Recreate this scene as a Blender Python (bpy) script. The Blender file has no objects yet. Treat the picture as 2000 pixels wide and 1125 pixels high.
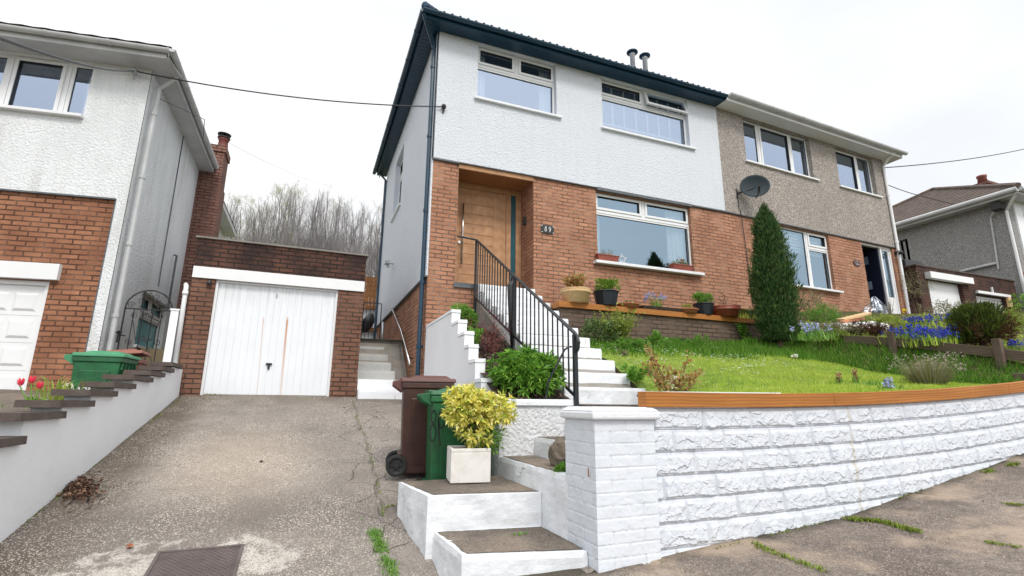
import bpy, bmesh, math, random
import numpy as np
from mathutils import Vector, Matrix, noise
random.seed(7)
rnd=random.random
def uni(a,b): return a+(b-a)*random.random()
C=bpy.context.scene.collection
sin,cos,pi,rad=math.sin,math.cos,math.pi,math.radians

# ---------------------------------------------------------------- camera model (solved from the photograph's vanishing points)
YAW,PITCH,ROLL,FPX,H=0.3831,0.2277,-0.0084,972.19,1.02
cy,sy,cp,sp,cr,sr=cos(YAW),sin(YAW),cos(PITCH),sin(PITCH),cos(ROLL),sin(ROLL)
FW=Vector((sy*cp,cy*cp,sp)); RT=Vector((cy,-sy,0)); DN=FW.cross(RT)
R2=cr*RT+sr*DN; D2=-sr*RT+cr*DN
CAM=Vector((0,0,H))
def ray(px,py): return R2*((px-1000)/FPX)+D2*((py-562.5)/FPX)+FW
def onY(px,py,Y): d=ray(px,py); return CAM+d*(Y/d.y)
def onX(px,py,X): d=ray(px,py); return CAM+d*(X/d.x)
def onZ(px,py,Z): d=ray(px,py); return CAM+d*((Z-H)/d.z)
def sstep(a,b,x):
    t=min(1,max(0,(x-a)/(b-a))); return t*t*(3-2*t)
def drv(y): return -.11+.223*(y-3.6) if y>3.3 else -.177+.05*(y-3.3)
def pav(x,y): return (.030+.07*(x-1.75) if x<4.04 else .19+.145*(x-4.04))+.03*(min(y,2.9)-2.9)
def gnd(x,y):
    w=sstep(1.0,1.7,x) if y<4 else 0
    return drv(y)*(1-w)+pav(x,y)*w if y>1 else drv(y)*(1-w)+pav(x,y)*w
def onG(px,py):
    d=ray(px,py); t=1.0
    for _ in range(60):
        p=CAM+d*t; e=p.z-gnd(p.x,p.y); t+=e/max(.2,-d.z+.22*d.y)*.6
    return CAM+d*t

class Frame:
    """a vertical plane: u along the wall, d outward (towards the viewer's side), z up"""
    def __init__(s,ox,oy,dx,dy):
        s.o=Vector((ox,oy,0)); s.u=Vector((dx,dy,0)).normalized(); s.n=Vector((s.u.y,-s.u.x,0))
    def __call__(s,u,d,z): return s.o+s.u*u+s.n*d+Vector((0,0,z))
    def at(s,px,py,d=0):
        r=ray(px,py); o=s.o+s.n*d; t=(o-CAM).dot(s.n)/r.dot(s.n); p=CAM+r*t
        return (p-s.o).dot(s.u),p.z
    def box(s,pxs,d=0):
        """average rectangle through 4 pixel corners TL,TR,BR,BL"""
        a,b,c,e=[s.at(x,y,d) for x,y in pxs]
        return (a[0]+e[0])/2,(b[0]+c[0])/2,(e[1]+c[1])/2,(a[1]+b[1])/2
ident=lambda x,y,z: Vector((x,y,z))

# ---------------------------------------------------------------- objects
def tag(o,label=None,cat=None,group=None,kind=None):
    if label:o['label']=label
    if cat:o['category']=cat
    if group:o['group']=group
    if kind:o['kind']=kind
    return o
def thing(name,label,cat,loc=(0,0,0),group=None,rotz=0):
    o=bpy.data.objects.new(name,None); C.objects.link(o); o.location=loc; o.rotation_euler=(0,0,rotz)
    o.empty_display_size=.1
    return tag(o,label,cat,group)
def wloc(o):
    v=Vector((0,0,0))
    while o is not None: v+=o.location; o=o.parent
    return v
class MB:
    def __init__(s,xf=ident): s.v=[];s.f=[];s.uv=[];s.xf=xf
    def add(s,vs,fs,uvs=None):
        b=len(s.v)
        vs=[Vector(v) for v in vs]
        s.v+=[s.xf(*v) for v in vs]
        for f in fs:
            s.f.append([b+i for i in f])
            if len(f)>=3:
                n=Vector((0,0,0))
                for i in range(len(f)):
                    a=vs[f[i]];c=vs[f[(i+1)%len(f)]]
                    n+=Vector(((a.y-c.y)*(a.z+c.z),(a.z-c.z)*(a.x+c.x),(a.x-c.x)*(a.y+c.y)))
                ax,ay,az=abs(n.x),abs(n.y),abs(n.z)
                for i in f:
                    p=vs[i]
                    s.uv.append((p.x,p.z) if ay>=ax and ay>=az else ((p.y,p.z) if ax>=az else (p.x,p.y)))
        return s
    def box(s,x0,y0,z0,x1,y1,z1):
        v=[(x0,y0,z0),(x1,y0,z0),(x1,y1,z0),(x0,y1,z0),(x0,y0,z1),(x1,y0,z1),(x1,y1,z1),(x0,y1,z1)]
        return s.add(v,[(0,3,2,1),(4,5,6,7),(0,1,5,4),(1,2,6,5),(2,3,7,6),(3,0,4,7)])
    def taper(s,b,t,z0,z1):
        (a0,a1,b0,b1)=b;(c0,c1,d0,d1)=t
        v=[(a0,b0,z0),(a1,b0,z0),(a1,b1,z0),(a0,b1,z0),(c0,d0,z1),(c1,d0,z1),(c1,d1,z1),(c0,d1,z1)]
        return s.add(v,[(0,3,2,1),(4,5,6,7),(0,1,5,4),(1,2,6,5),(2,3,7,6),(3,0,4,7)])
    def quad(s,a,b,c,d): return s.add([a,b,c,d],[(0,1,2,3)])
    def prism(s,pts,axis,a,b):
        """polygon pts (2-D) extruded along axis from a to b"""
        def P(p,t): return (t,p[0],p[1]) if axis=='x' else ((p[0],t,p[1]) if axis=='y' else (p[0],p[1],t))
        n=len(pts); v=[P(p,a) for p in pts]+[P(p,b) for p in pts]
        area=sum(pts[i][0]*pts[(i+1)%n][1]-pts[(i+1)%n][0]*pts[i][1] for i in range(n))
        f=[tuple(range(n)),tuple(range(2*n-1,n-1,-1))]+[(i,i+n,(i+1)%n+n,(i+1)%n) for i in range(n)]
        return s.add(v,f)
    def tube(s,pts,r,n=6,close=False,caps=True):
        pts=[Vector(p) for p in pts]; m=len(pts); rs=r if isinstance(r,(list,tuple)) else [r]*m
        vs=[];fs=[]; up=None
        for i,p in enumerate(pts):
            if close: t=pts[(i+1)%m]-pts[i-1]
            else: t=(pts[min(i+1,m-1)]-pts[max(i-1,0)])
            if t.length<1e-9:t=Vector((0,0,1))
            t.normalize()
            if up is None: up=Vector((0,0,1)) if abs(t.z)<.9 else Vector((1,0,0))
            a=t.cross(up).normalized(); b=a.cross(t).normalized(); up=b
            for k in range(n):
                q=2*pi*k/n+pi/n; vs.append(p+(a*cos(q)+b*sin(q))*rs[i])
        L=m if close else m-1
        for i in range(L):
            for k in range(n):
                j=(i+1)%m; fs.append((i*n+k,i*n+(k+1)%n,j*n+(k+1)%n,j*n+k))
        if caps and not close: fs.append(tuple(range(n-1,-1,-1))); fs.append(tuple((m-1)*n+k for k in range(n)))
        return s.add(vs,fs)
    def lathe(s,prof,c=(0,0,0),n=24,sq=None):
        vs=[];fs=[]
        for r,z in prof:
            for k in range(n):
                a=2*pi*k/n; vs.append((c[0]+r*cos(a),c[1]+r*sin(a),c[2]+z))
        for i in range(len(prof)-1):
            for k in range(n): fs.append((i*n+k,i*n+(k+1)%n,(i+1)*n+(k+1)%n,(i+1)*n+k))
        fs.append(tuple(range(n-1,-1,-1))); fs.append(tuple((len(prof)-1)*n+k for k in range(n)))
        return s.add(vs,fs)
    def grid(s,fn,us,vs_):
        """fn(u,v)->point; keeps uv = (u,v)"""
        nu,nv=len(us),len(vs_); b=len(s.v)
        s.v+=[s.xf(*fn(u,v)) for v in vs_ for u in us]
        for j in range(nv-1):
            for i in range(nu-1):
                s.f.append([b+j*nu+i,b+j*nu+i+1,b+(j+1)*nu+i+1,b+(j+1)*nu+i])
                s.uv+=[(us[i],vs_[j]),(us[i+1],vs_[j]),(us[i+1],vs_[j+1]),(us[i],vs_[j+1])]
        return s
    def build(s,name,mat,parent=None,bevel=0,smooth=False,label=None,fix=False):
        off=wloc(parent)
        me=bpy.data.meshes.new(name); me.from_pydata([tuple(v-off) for v in s.v],[],s.f)
        uv=me.uv_layers.new(name='UVMap')
        if len(s.uv)==len(me.loops): uv.data.foreach_set('uv',np.array(s.uv,dtype=np.float32).ravel())
        if fix:
            bm=bmesh.new(); bm.from_mesh(me); bmesh.ops.recalc_face_normals(bm,faces=bm.faces); bm.to_mesh(me); bm.free()
        for m in (mat if isinstance(mat,(list,tuple)) else [mat]): me.materials.append(m)
        if smooth: me.polygons.foreach_set('use_smooth',[True]*len(me.polygons))
        o=bpy.data.objects.new(name,me); C.objects.link(o)
        if parent is not None:o.parent=parent
        if bevel:
            m=o.modifiers.new('b','BEVEL'); m.width=bevel; m.segments=2; m.limit_method='ANGLE'; m.angle_limit=rad(40)
        if label:o['label']=label
        return o
def solo(mb,name,mat,label,cat,group=None,kind=None,origin=None,**k):
    """a one-mesh thing with its origin at its base"""
    if origin is None:
        xs=[v.x for v in mb.v];ys=[v.y for v in mb.v];zs=[v.z for v in mb.v]
        origin=((min(xs)+max(xs))/2,(min(ys)+max(ys))/2,min(zs))
    org=Vector(origin); mb.v=[v-org for v in mb.v]
    o=mb.build(name,mat,None,**k); o.location=org
    return tag(o,label,cat,group,kind)
def copy_tree(o,parent=None):
    c=o.copy(); C.objects.link(c); c.parent=parent
    for ch in list(o.children): copy_tree(ch,c)
    return c

# ---------------------------------------------------------------- materials
MATS={}
class NT:
    def __init__(s,name):
        s.m=bpy.data.materials.new(name); s.m.use_nodes=True; s.t=s.m.node_tree; s.t.nodes.clear()
        s.out=s.n('ShaderNodeOutputMaterial')
    def n(s,ty,**k):
        o=s.t.nodes.new(ty)
        for a,b in k.items(): setattr(o,a,b)
        return o
    def l(s,a,b): s.t.links.new(a,b)
    def val(s,sock,v):
        if hasattr(v,'default_value') and hasattr(v,'is_output'): s.l(v,sock)
        else: sock.default_value=v
    def coord(s,kind='UV',scale=(1,1,1),rot=(0,0,0)):
        c=s.n('ShaderNodeTexCoord'); m=s.n('ShaderNodeMapping'); s.l(c.outputs[kind],m.inputs[0])
        m.inputs['Scale'].default_value=scale; m.inputs['Rotation'].default_value=rot
        return m.outputs[0]
    def pos(s):
        return s.n('ShaderNodeNewGeometry').outputs['Position']
    def noise(s,co,scale,detail=4,rough=.55,dim='3D'):
        o=s.n('ShaderNodeTexNoise'); s.l(co,o.inputs['Vector']); o.inputs['Scale'].default_value=scale
        o.inputs['Detail'].default_value=detail; o.inputs['Roughness'].default_value=rough
        return o.outputs['Fac']
    def voro(s,co,scale,feature='F1',out='Distance'):
        o=s.n('ShaderNodeTexVoronoi',feature=feature); s.l(co,o.inputs['Vector']); o.inputs['Scale'].default_value=scale
        return o.outputs[out]
    def ramp(s,fac,stops,interp='LINEAR'):
        o=s.n('ShaderNodeValToRGB'); s.l(fac,o.inputs[0]); r=o.color_ramp; r.interpolation=interp
        while len(r.elements)<len(stops): r.elements.new(.5)
        for e,(p,c) in zip(r.elements,stops):
            e.position=p; e.color=(c,c,c,1) if isinstance(c,(int,float)) else (*c,1)
        return o.outputs[0]
    def mix(s,f,a,b,mode='MIX'):
        o=s.n('ShaderNodeMix',data_type='RGBA',blend_type=mode)
        s.val(o.inputs[0],f)
        for k,x in ((6,a),(7,b)):
            if isinstance(x,tuple): o.inputs[k].default_value=(*x,1)
            else: s.val(o.inputs[k],x)
        return o.outputs[2]
    def math(s,op,a,b=0.,c=None):
        o=s.n('ShaderNodeMath',operation=op); s.val(o.inputs[0],a); s.val(o.inputs[1],b)
        if c is not None:s.val(o.inputs[2],c)
        return o.outputs[0]
    def bump(s,h,strength=.5,dist=.01,norm=None):
        o=s.n('ShaderNodeBump'); s.l(h,o.inputs['Height']); o.inputs['Strength'].default_value=strength; o.inputs['Distance'].default_value=dist
        if norm is not None:s.l(norm,o.inputs['Normal'])
        return o.outputs[0]
    def bsdf(s,col,rough=.7,normal=None,metal=0,spec=.5,**k):
        b=s.n('ShaderNodeBsdfPrincipled')
        if isinstance(col,tuple): b.inputs['Base Color'].default_value=(*col,1)
        else: s.l(col,b.inputs['Base Color'])
        s.val(b.inputs['Roughness'],rough); b.inputs['Metallic'].default_value=metal
        b.inputs['Specular IOR Level'].default_value=spec
        for a,v in k.items(): b.inputs[a].default_value=v
        if normal is not None: s.l(normal,b.inputs['Normal'])
        s.l(b.outputs[0],s.out.inputs[0]); return b
def plain(name,col,rough=.6,metal=0,spec=.5,var=.12,nscale=6,bump=0,bscale=80):
    t=NT(name); co=t.pos(); n=t.noise(co,nscale,5)
    c=t.mix(t.ramp(n,[(.3,0.),(.7,1.)]),tuple(x*(1-var) for x in col),tuple(min(1,x*(1+var)) for x in col))
    nm=t.bump(t.noise(co,bscale,3),bump,.003) if bump else None
    t.bsdf(c,rough,nm,metal,spec); return t.m
def brick(name,c1,c2,mortar,dirt=None,dirtamt=.5,fleck=0,bw=.225,rh=.075,mort=.0115,patch=0,bumpd=.009):
    t=NT(name); co=t.coord('UV')
    # slightly wander the brick grid
    nz=t.n('ShaderNodeTexNoise'); t.l(co,nz.inputs['Vector']); nz.inputs['Scale'].default_value=9; nz.inputs['Detail'].default_value=3
    ad=t.n('ShaderNodeVectorMath',operation='MULTIPLY_ADD'); t.l(nz.outputs['Color'],ad.inputs[0]); ad.inputs[1].default_value=(.010,.007,0); t.l(co,ad.inputs[2])
    b=t.n('ShaderNodeTexBrick'); t.l(ad.outputs[0],b.inputs['Vector']); b.inputs['Scale'].default_value=1
    b.inputs['Brick Width'].default_value=bw; b.inputs['Row Height'].default_value=rh; b.inputs['Mortar Size'].default_value=mort
    b.inputs['Mortar Smooth'].default_value=.35; b.inputs['Bias'].default_value=0
    b.inputs['Color1'].default_value=(0,0,0,1); b.inputs['Color2'].default_value=(1,1,1,1); b.inputs['Mortar'].default_value=(.5,.5,.5,1)
    p=t.pos()
    col=t.mix(b.outputs['Color'],c1,c2)
    col=t.mix(t.ramp(t.noise(p,1.6,5),[(.35,0.),(.7,.55)]),col,tuple(x*.72 for x in c1))
    col=t.mix(t.ramp(t.noise(p,55,4,.7),[(.35,0.),(.75,.5)]),col,tuple(min(1,x*1.45) for x in c2))
    mc=t.mix(t.ramp(t.noise(p,3.1,4),[(.46,0.),(.68,1.)]),tuple(x*.30 for x in mortar),mortar)
    col=t.mix(b.outputs['Fac'],col,mc)
    if patch:
        fl=t.ramp(t.noise(p,16,5,.7),[(.64,0.),(.70,patch)])
        fl=t.math('MULTIPLY',fl,t.ramp(t.noise(p,1.3,2),[(.45,0.),(.6,1.)]))
        col=t.mix(fl,col,(.62,.58,.54))
    if dirt is not None:
        col=t.mix(t.ramp(t.noise(p,2.2,6,.65),[(.32,0.),(.62,dirtamt)]),col,dirt)
    if fleck:
        col=t.mix(t.ramp(t.noise(p,26,3,.6),[(.72,0.),(.76,fleck)]),col,(.68,.66,.62))
    h=t.math('SUBTRACT',t.math('MULTIPLY',t.noise(p,60,5,.7),.35),b.outputs['Fac'])
    t.bsdf(col,.88,t.bump(h,.9,bumpd),spec=.25); return t.m
def render_coat(name,c,dark,grain=70,depth=.006,stain=.35,stainc=None,pebble=0,streaks=1):
    t=NT(name); p=t.pos()
    v=t.noise(p,grain,5,.65); w=t.voro(p,grain*.8,'SMOOTH_F1')
    h=t.math('ADD',t.math('MULTIPLY',v,1.0),t.math('MULTIPLY',w,-.8))
    col=t.mix(t.ramp(t.noise(p,1.1,6,.65),[(.38,0.),(.75,stain)]),c,dark)
    if pebble:
        pv=t.voro(p,pebble,'F1','Color'); sep=t.n('ShaderNodeSeparateColor'); t.l(pv,sep.inputs[0])
        col=t.mix(t.ramp(sep.outputs[0],[(0,0.),(.45,.25),(.8,.9),(1,1.)]),tuple(x*.55 for x in dark),tuple(min(1,x*1.25) for x in c))
        col=t.mix(t.ramp(t.noise(p,.9,5,.6),[(.35,0.),(.7,.5)]),col,dark)
    if streaks:
        m2=t.n('ShaderNodeMapping'); t.l(p,m2.inputs[0]); m2.inputs['Scale'].default_value=(7,7,.45)
        col=t.mix(t.ramp(t.noise(m2.outputs[0],1.,5,.65),[(.52,0.),(.80,.28*streaks)]),col,tuple(x*.85 for x in dark))
    if stainc:
        mp=t.n('ShaderNodeMapping'); t.l(p,mp.inputs[0]); mp.inputs['Scale'].default_value=(1.5,1.5,.35)
        col=t.mix(t.ramp(t.noise(mp.outputs[0],1.7,6,.7),[(.50,0.),(.72,.75)]),col,stainc)
    t.bsdf(col,.92,t.bump(h,1.,depth),spec=.2); return t.m
def paint(name,c,dirt,rough=.6,scale=5,amt=.4,bump=.5,bd=.004,bs=45,crack=0):
    t=NT(name); p=t.pos()
    col=t.mix(t.ramp(t.noise(p,scale,6,.7),[(.45,0.),(.78,amt)]),c,dirt)
    col=t.mix(t.ramp(t.noise(p,90,4,.7),[(.66,0.),(.74,.35)]),col,tuple(x*.6 for x in dirt))
    h=t.noise(p,bs,6,.7)
    if crack:
        q=t.n('ShaderNodeVectorMath',operation='MULTIPLY_ADD'); nn=t.n('ShaderNodeTexNoise'); t.l(p,nn.inputs['Vector']); nn.inputs['Scale'].default_value=7
        t.l(nn.outputs['Color'],q.inputs[0]); q.inputs[1].default_value=(.12,.12,.12); t.l(p,q.inputs[2])
        cr_=t.ramp(t.voro(q.outputs[0],crack,'DISTANCE_TO_EDGE'),[(0,1.),(.012,0.)])
        cr_=t.math('MULTIPLY',cr_,t.ramp(t.noise(p,2.3,3),[(.60,0.),(.66,.8)]))
        col=t.mix(cr_,col,(.16,.15,.14)); h=t.math('SUBTRACT',h,cr_)
    t.bsdf(col,rough,t.bump(h,bump,bd),spec=.3); return t.m
def concrete(name,base,light,dark,speck=.5,scale=1.0,moss=0,agg=140,foot=0):
    t=NT(name); p=t.pos()
    col=t.mix(t.ramp(t.noise(p,1.1*scale,7,.62),[(.32,0.),(.68,1.)]),dark,base)
    col=t.mix(t.ramp(t.noise(p,.55*scale,4,.6),[(.5,0.),(.72,.7)]),col,light)
    s=t.voro(p,agg,'F1','Color'); sp_=t.n('ShaderNodeSeparateColor'); t.l(s,sp_.inputs[0])
    col=t.mix(t.ramp(sp_.outputs[0],[(.0,.75),(.25,.25),(.5,0.)]),col,tuple(x*.35 for x in dark))
    col=t.mix(t.ramp(sp_.outputs[1],[(.78,0.),(.86,speck)]),col,tuple(min(1,x*1.9) for x in light))
    col=t.mix(t.ramp(t.noise(p,230,3,.8),[(.4,0.),(.8,.5)]),col,tuple(x*.5 for x in base))
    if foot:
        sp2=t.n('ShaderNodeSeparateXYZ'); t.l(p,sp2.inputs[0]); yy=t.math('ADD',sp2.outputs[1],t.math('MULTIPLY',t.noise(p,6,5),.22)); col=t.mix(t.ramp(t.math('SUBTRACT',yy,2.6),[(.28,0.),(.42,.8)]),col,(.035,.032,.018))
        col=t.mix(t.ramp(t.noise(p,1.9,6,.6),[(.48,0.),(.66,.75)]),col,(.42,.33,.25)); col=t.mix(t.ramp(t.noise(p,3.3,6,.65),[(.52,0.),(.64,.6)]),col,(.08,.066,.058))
    if moss: col=t.mix(t.ramp(t.noise(p,3.5,6,.7),[(.60,0.),(.72,moss)]),col,(.05,.06,.02))
    h=t.math('ADD',t.voro(p,agg,'F1'),t.noise(p,12,6,.6))
    t.bsdf(col,.9,t.bump(h,.7,.006),spec=.25); return t
def wood(name,c1,c2,sc=(1,1,1),knots=True,rough=.6,kind='UV'):
    t=NT(name); co=t.coord(kind,sc)
    n=t.noise(co,1.0,6,.65)
    w=t.n('ShaderNodeTexWave',wave_type='BANDS',bands_direction='Y'); t.l(co,w.inputs[0]); w.inputs['Scale'].default_value=1.2; w.inputs['Distortion'].default_value=6; w.inputs['Detail'].default_value=4; w.inputs['Detail Scale'].default_value=.8
    col=t.mix(w.outputs['Fac'],c1,c2)
    col=t.mix(t.ramp(n,[(.35,0.),(.7,.6)]),col,tuple(x*.6 for x in c1))
    t.bsdf(col,rough,t.bump(w.outputs['Fac'],.25,.002),spec=.3); return t.m
def leafm(name,cols,rough=.5,trans=.25,spec=.4,patchy=None):
    """cols: stops of colour picked at random per leaf"""
    t=NT(name); g=t.n('ShaderNodeNewGeometry')
    n=len(cols); col=t.ramp(g.outputs['Random Per Island'],[((i+.0)/n,c) for i,c in enumerate(cols)],'CONSTANT' if n>3 else 'LINEAR')
    if patchy:
        f=t.noise(t.pos(),1.7,6,.65); col=t.mix(t.ramp(f,[(.38,.0),(.62,.6)]),col,patchy[0]); f2=t.noise(t.pos(),4.5,5,.6); col=t.mix(t.ramp(f2,[(.5,.0),(.7,.55)]),col,patchy[1])
    b=t.n('ShaderNodeBsdfPrincipled'); t.l(col,b.inputs['Base Color']); b.inputs['Roughness'].default_value=rough; b.inputs['Specular IOR Level'].default_value=spec
    tr=t.n('ShaderNodeBsdfTranslucent'); t.l(col,tr.inputs[0]); mx=t.n('ShaderNodeMixShader'); mx.inputs[0].default_value=trans
    t.l(b.outputs[0],mx.inputs[1]); t.l(tr.outputs[0],mx.inputs[2]); t.l(mx.outputs[0],t.out.inputs[0]); return t.m
def glassm(name,tint,refl=.45,rough=.02):
    t=NT(name); gl=t.n('ShaderNodeBsdfGlossy'); gl.inputs[0].default_value=(*tint,1); gl.inputs['Roughness'].default_value=rough
    p=t.pos(); t.l(t.bump(t.noise(p,1.3,2),.08,.02),gl.inputs['Normal'])
    tp=t.n('ShaderNodeBsdfTransparent'); tp.inputs[0].default_value=(.90,.95,.97,1)
    fr=t.n('ShaderNodeFresnel'); fr.inputs[0].default_value=1.5
    f=t.math('ADD',t.math('MULTIPLY',fr.outputs[0],.9),refl); f=t.math('MINIMUM',f,.95)
    mx=t.n('ShaderNodeMixShader'); t.l(f,mx.inputs[0]); t.l(tp.outputs[0],mx.inputs[1]); t.l(gl.outputs[0],mx.inputs[2]); t.l(mx.outputs[0],t.out.inputs[0]); return t.m

M={}
M['brick']=brick('orange_brick',(.31,.14,.078),(.52,.265,.162),(.46,.33,.25),fleck=.5,dirt=(.22,.10,.07),dirtamt=.35)
M['brick_left']=brick('orange_brown_brick',(.27,.122,.068),(.42,.20,.115),(.25,.145,.10),dirt=(.14,.055,.032),dirtamt=.55)
M['brick_dark']=brick('weathered_dark_brick',(.09,.042,.032),(.155,.07,.048),(.07,.055,.045),dirt=(.025,.018,.018),dirtamt=.85,fleck=.35)
M['brick_garage']=brick('garage_brick',(.185,.092,.060),(.285,.142,.094),(.18,.13,.10),dirt=(.07,.037,.028),dirtamt=.5,patch=.8)
M['brick_brown']=brick('brown_retaining_brick',(.15,.10,.078),(.20,.135,.10),(.19,.155,.125),dirt=(.07,.055,.042),dirtamt=.55,fleck=.4)
M['brick_chimney']=brick('chimney_brick',(.20,.09,.075),(.28,.15,.115),(.17,.12,.10),dirt=(.12,.06,.05),dirtamt=.4)
M['render']=render_coat('white_rough_render',(.665,.70,.755),(.60,.64,.69),46,.015,.35)
M['render_left']=render_coat('stained_white_render',(.75,.775,.795),(.56,.59,.61),40,.013,.4,(.52,.53,.49),0,1.6)
M['pebble']=render_coat('grey_pebbledash',(.48,.435,.395),(.27,.245,.225),60,.012,.3,None,75)
M['pebble_far']=render_coat('weathered_grey_pebbledash',(.36,.355,.345),(.26,.255,.25),50,.010,.3,None,60)
M['wpaint']=paint('white_masonry_paint',(.75,.775,.81),(.56,.59,.61),.6,2.1,.4,.8,.008,26,crack=2.2)
M['wsmooth']=paint('smooth_white_wall_paint',(.86,.88,.91),(.66,.69,.71),.6,2.5,.35,.5,.006,14)
M['wpebble']=render_coat('white_painted_pebbledash',(.74,.755,.775),(.58,.60,.61),38,.02,.4)
M['wblock']=paint('white_painted_stone_block',(.78,.81,.86),(.50,.54,.60),.65,9,.55,.8,.006,60)
M['wbrick']=paint('white_painted_brick',(.68,.72,.78),(.47,.51,.56),.6,7,.35,.6,.004,50)
M['upvc']=plain('white_upvc',(.76,.775,.79),.32,var=.03,nscale=2)
M['upvc_old']=plain('aged_white_plastic',(.50,.515,.525),.45,var=.12,nscale=3)
M['navy']=plain('dark_slate_plastic',(.007,.040,.075),.35,var=.15,nscale=3)
M['navytile']=plain('dark_roof_tile',(.015,.05,.10),.6,var=.3,nscale=5,bump=.4)
M['browntile']=plain('brown_concrete_tile',(.105,.078,.064),.85,var=.35,nscale=4,bump=.5)
M['glass_door']=plain('dark_teal_glass',(.022,.10,.13),.12,spec=1.0)
M['potblack']=plain('blue_black_pot',(.010,.016,.024),.45,var=.2)
M['slat']=plain('grey_blue_slat',(.40,.47,.54),.8)
M['oak']=wood('oak_laminate',(.44,.24,.125),(.52,.30,.165),(6,1.2,1))
M['oakdark']=wood('oak_soffit_boards',(.30,.13,.05),(.36,.165,.07),(2,9,1))
M['timber']=wood('orange_treated_timber',(.36,.135,.03),(.48,.20,.05),(1.3,11,1))
M['fencewood']=wood('weathered_brown_fence_wood',(.11,.078,.06),(.17,.125,.10),(1.5,10,1),rough=.85)
M['fenceorange']=wood('orange_brown_fence_boards',(.30,.13,.05),(.38,.18,.07),(9,1.5,1),rough=.8)
M['black_iron']=plain('black_painted_iron',(.012,.016,.02),.4,var=.2)
M['chrome']=plain('brushed_steel',(.55,.55,.55),.25,metal=1,var=.1,nscale=20)
M['galv']=plain('galvanised_steel',(.40,.42,.44),.45,metal=.7,var=.15,nscale=9)
M['black']=plain('black_plastic',(.015,.015,.017),.45,var=.1)
M['rubber']=plain('black_rubber',(.012,.012,.013),.7,var=.2,bump=.2)
M['binbrown']=plain('dark_brown_bin_plastic',(.050,.018,.013),.45,var=.3,nscale=9,bump=.2)
M['binbrown_lid']=plain('dusty_brown_lid_plastic',(.105,.040,.034),.5,var=.15,bump=.15)
M['bingreen']=plain('green_bin_plastic',(.012,.105,.036),.45,var=.3,nscale=9,bump=.2)
M['bingreen_lid']=plain('faded_green_lid_plastic',(.045,.24,.115),.45,var=.12,bump=.15)
M['binred']=plain('faded_red_brown_bin_plastic',(.26,.095,.065),.5,var=.12,bump=.15)
M['terracotta']=plain('glazed_terracotta',(.26,.065,.04),.4,var=.15,nscale=8)
M['terracotta2']=plain('matt_terracotta',(.42,.16,.08),.8,var=.15,nscale=8)
M['cream']=plain('cream_stoneware',(.62,.42,.22),.75,var=.15,nscale=30,bump=.3,bscale=120)
M['planter']=paint('weathered_white_planter',(.74,.72,.69),(.42,.38,.32),.8,7,.6,.4,.003,50)
M['soil']=plain('dark_soil',(.035,.022,.015),.95,var=.5,nscale=30,bump=1,bscale=60)
M['bark']=leafm('bark_chippings',[(.045,.028,.022),(.10,.06,.045),(.15,.10,.08),(.07,.04,.03),(.20,.15,.12)],.9,0,.1)
M['lead']=plain('dark_lead_flashing',(.10,.11,.12),.6,var=.25,nscale=12)
M['greyconc']=paint('bare_grey_concrete',(.25,.235,.21),(.12,.11,.095),.9,5,.7,.8,.008,30)
M['coping']=paint('dark_weathered_coping',(.088,.068,.06),(.15,.13,.11),.9,8,.6,.9,.008,45)
M['tread']=concrete('worn_concrete_tread',(.20,.17,.14),(.33,.26,.20),(.10,.085,.075),.25,2.2,.3,150).m
M['greystep']=paint('grey_painted_step',(.46,.47,.46),(.26,.26,.25),.75,3,.6,.5,.004,30)
M['curtain']=plain('white_curtain_fabric',(.86,.88,.88),.9,var=.05)
M['blind']=plain('pale_blind',(.82,.86,.88),.8,var=.05)
M['interior']=plain('room_dimness_tone',(.16,.17,.19),.9,var=.1)  # dimness of the rooms is put into this wall colour
M['dark_in']=plain('hallway_shade_tone',(.010,.013,.026),.8,var=.1)  # shade of the unlit hall painted as a near-black wall colour
M['glass']=glassm('window_glass',(.68,.80,1.0),.42)
M['glass_low']=glassm('ground_floor_window_glass',(.55,.74,.90),.34)
t=NT('obscured_teal_glass'); t.bsdf((.10,.36,.40),.25,t.bump(t.noise(t.pos(),60,3),.5,.004),spec=.8); M['glass_side']=t.m
M['rock']=paint('brown_rock',(.16,.13,.10),(.08,.065,.05),.9,6,.6,1.,.02,20)
M['gate']=plain('dark_wrought_iron',(.012,.012,.014),.45,var=.2)
M['chimneypot']=plain('red_clay_chimney_pot',(.17,.045,.035),.6,var=.2)
M['grey_plastic']=plain('dark_grey_dish_metal',(.045,.06,.07),.85,spec=.2,var=.1)
M['daffodil']=plain('yellow_petals',(.80,.62,.04),.6,var=.1)
M['tulip']=plain('crimson_petals',(.75,.035,.075),.5,var=.2,nscale=25)
M['green_leaf']=leafm('fresh_green_leaf',[(.10,.24,.03),(.16,.33,.05),(.22,.40,.08)],.5,.3)
M['grass']=leafm('lawn_grass',[(.25,.43,.03),(.36,.54,.04),(.48,.63,.08),(.18,.33,.03),(.58,.62,.18),(.30,.48,.03)],.6,.35,.2,patchy=((.60,.66,.13),(.27,.29,.08)))
M['grass_dark']=leafm('long_green_grass',[(.05,.16,.015),(.08,.22,.02),(.13,.29,.03),(.22,.36,.06)],.6,.3,.2)
M['moss']=leafm('crack_weeds',[(.16,.24,.03),(.24,.34,.05),(.10,.13,.025),(.33,.38,.08)],.8,.2,.1)
M['yellowleaf']=leafm('yellow_variegated_leaf',[(.84,.76,.20),(.80,.74,.18),(.88,.82,.36),(.66,.64,.13),(.40,.50,.08)],.45,.3,.35)
M['bushleaf']=leafm('lance_green_leaf',[(.12,.30,.035),(.20,.42,.05),(.31,.53,.08),(.07,.20,.02)],.45,.3)
M['conifer']=leafm('conifer_spray',[(.032,.09,.028),(.055,.13,.038),(.09,.175,.055),(.022,.06,.02),(.14,.18,.06)],.7,.1,.15)
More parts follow.
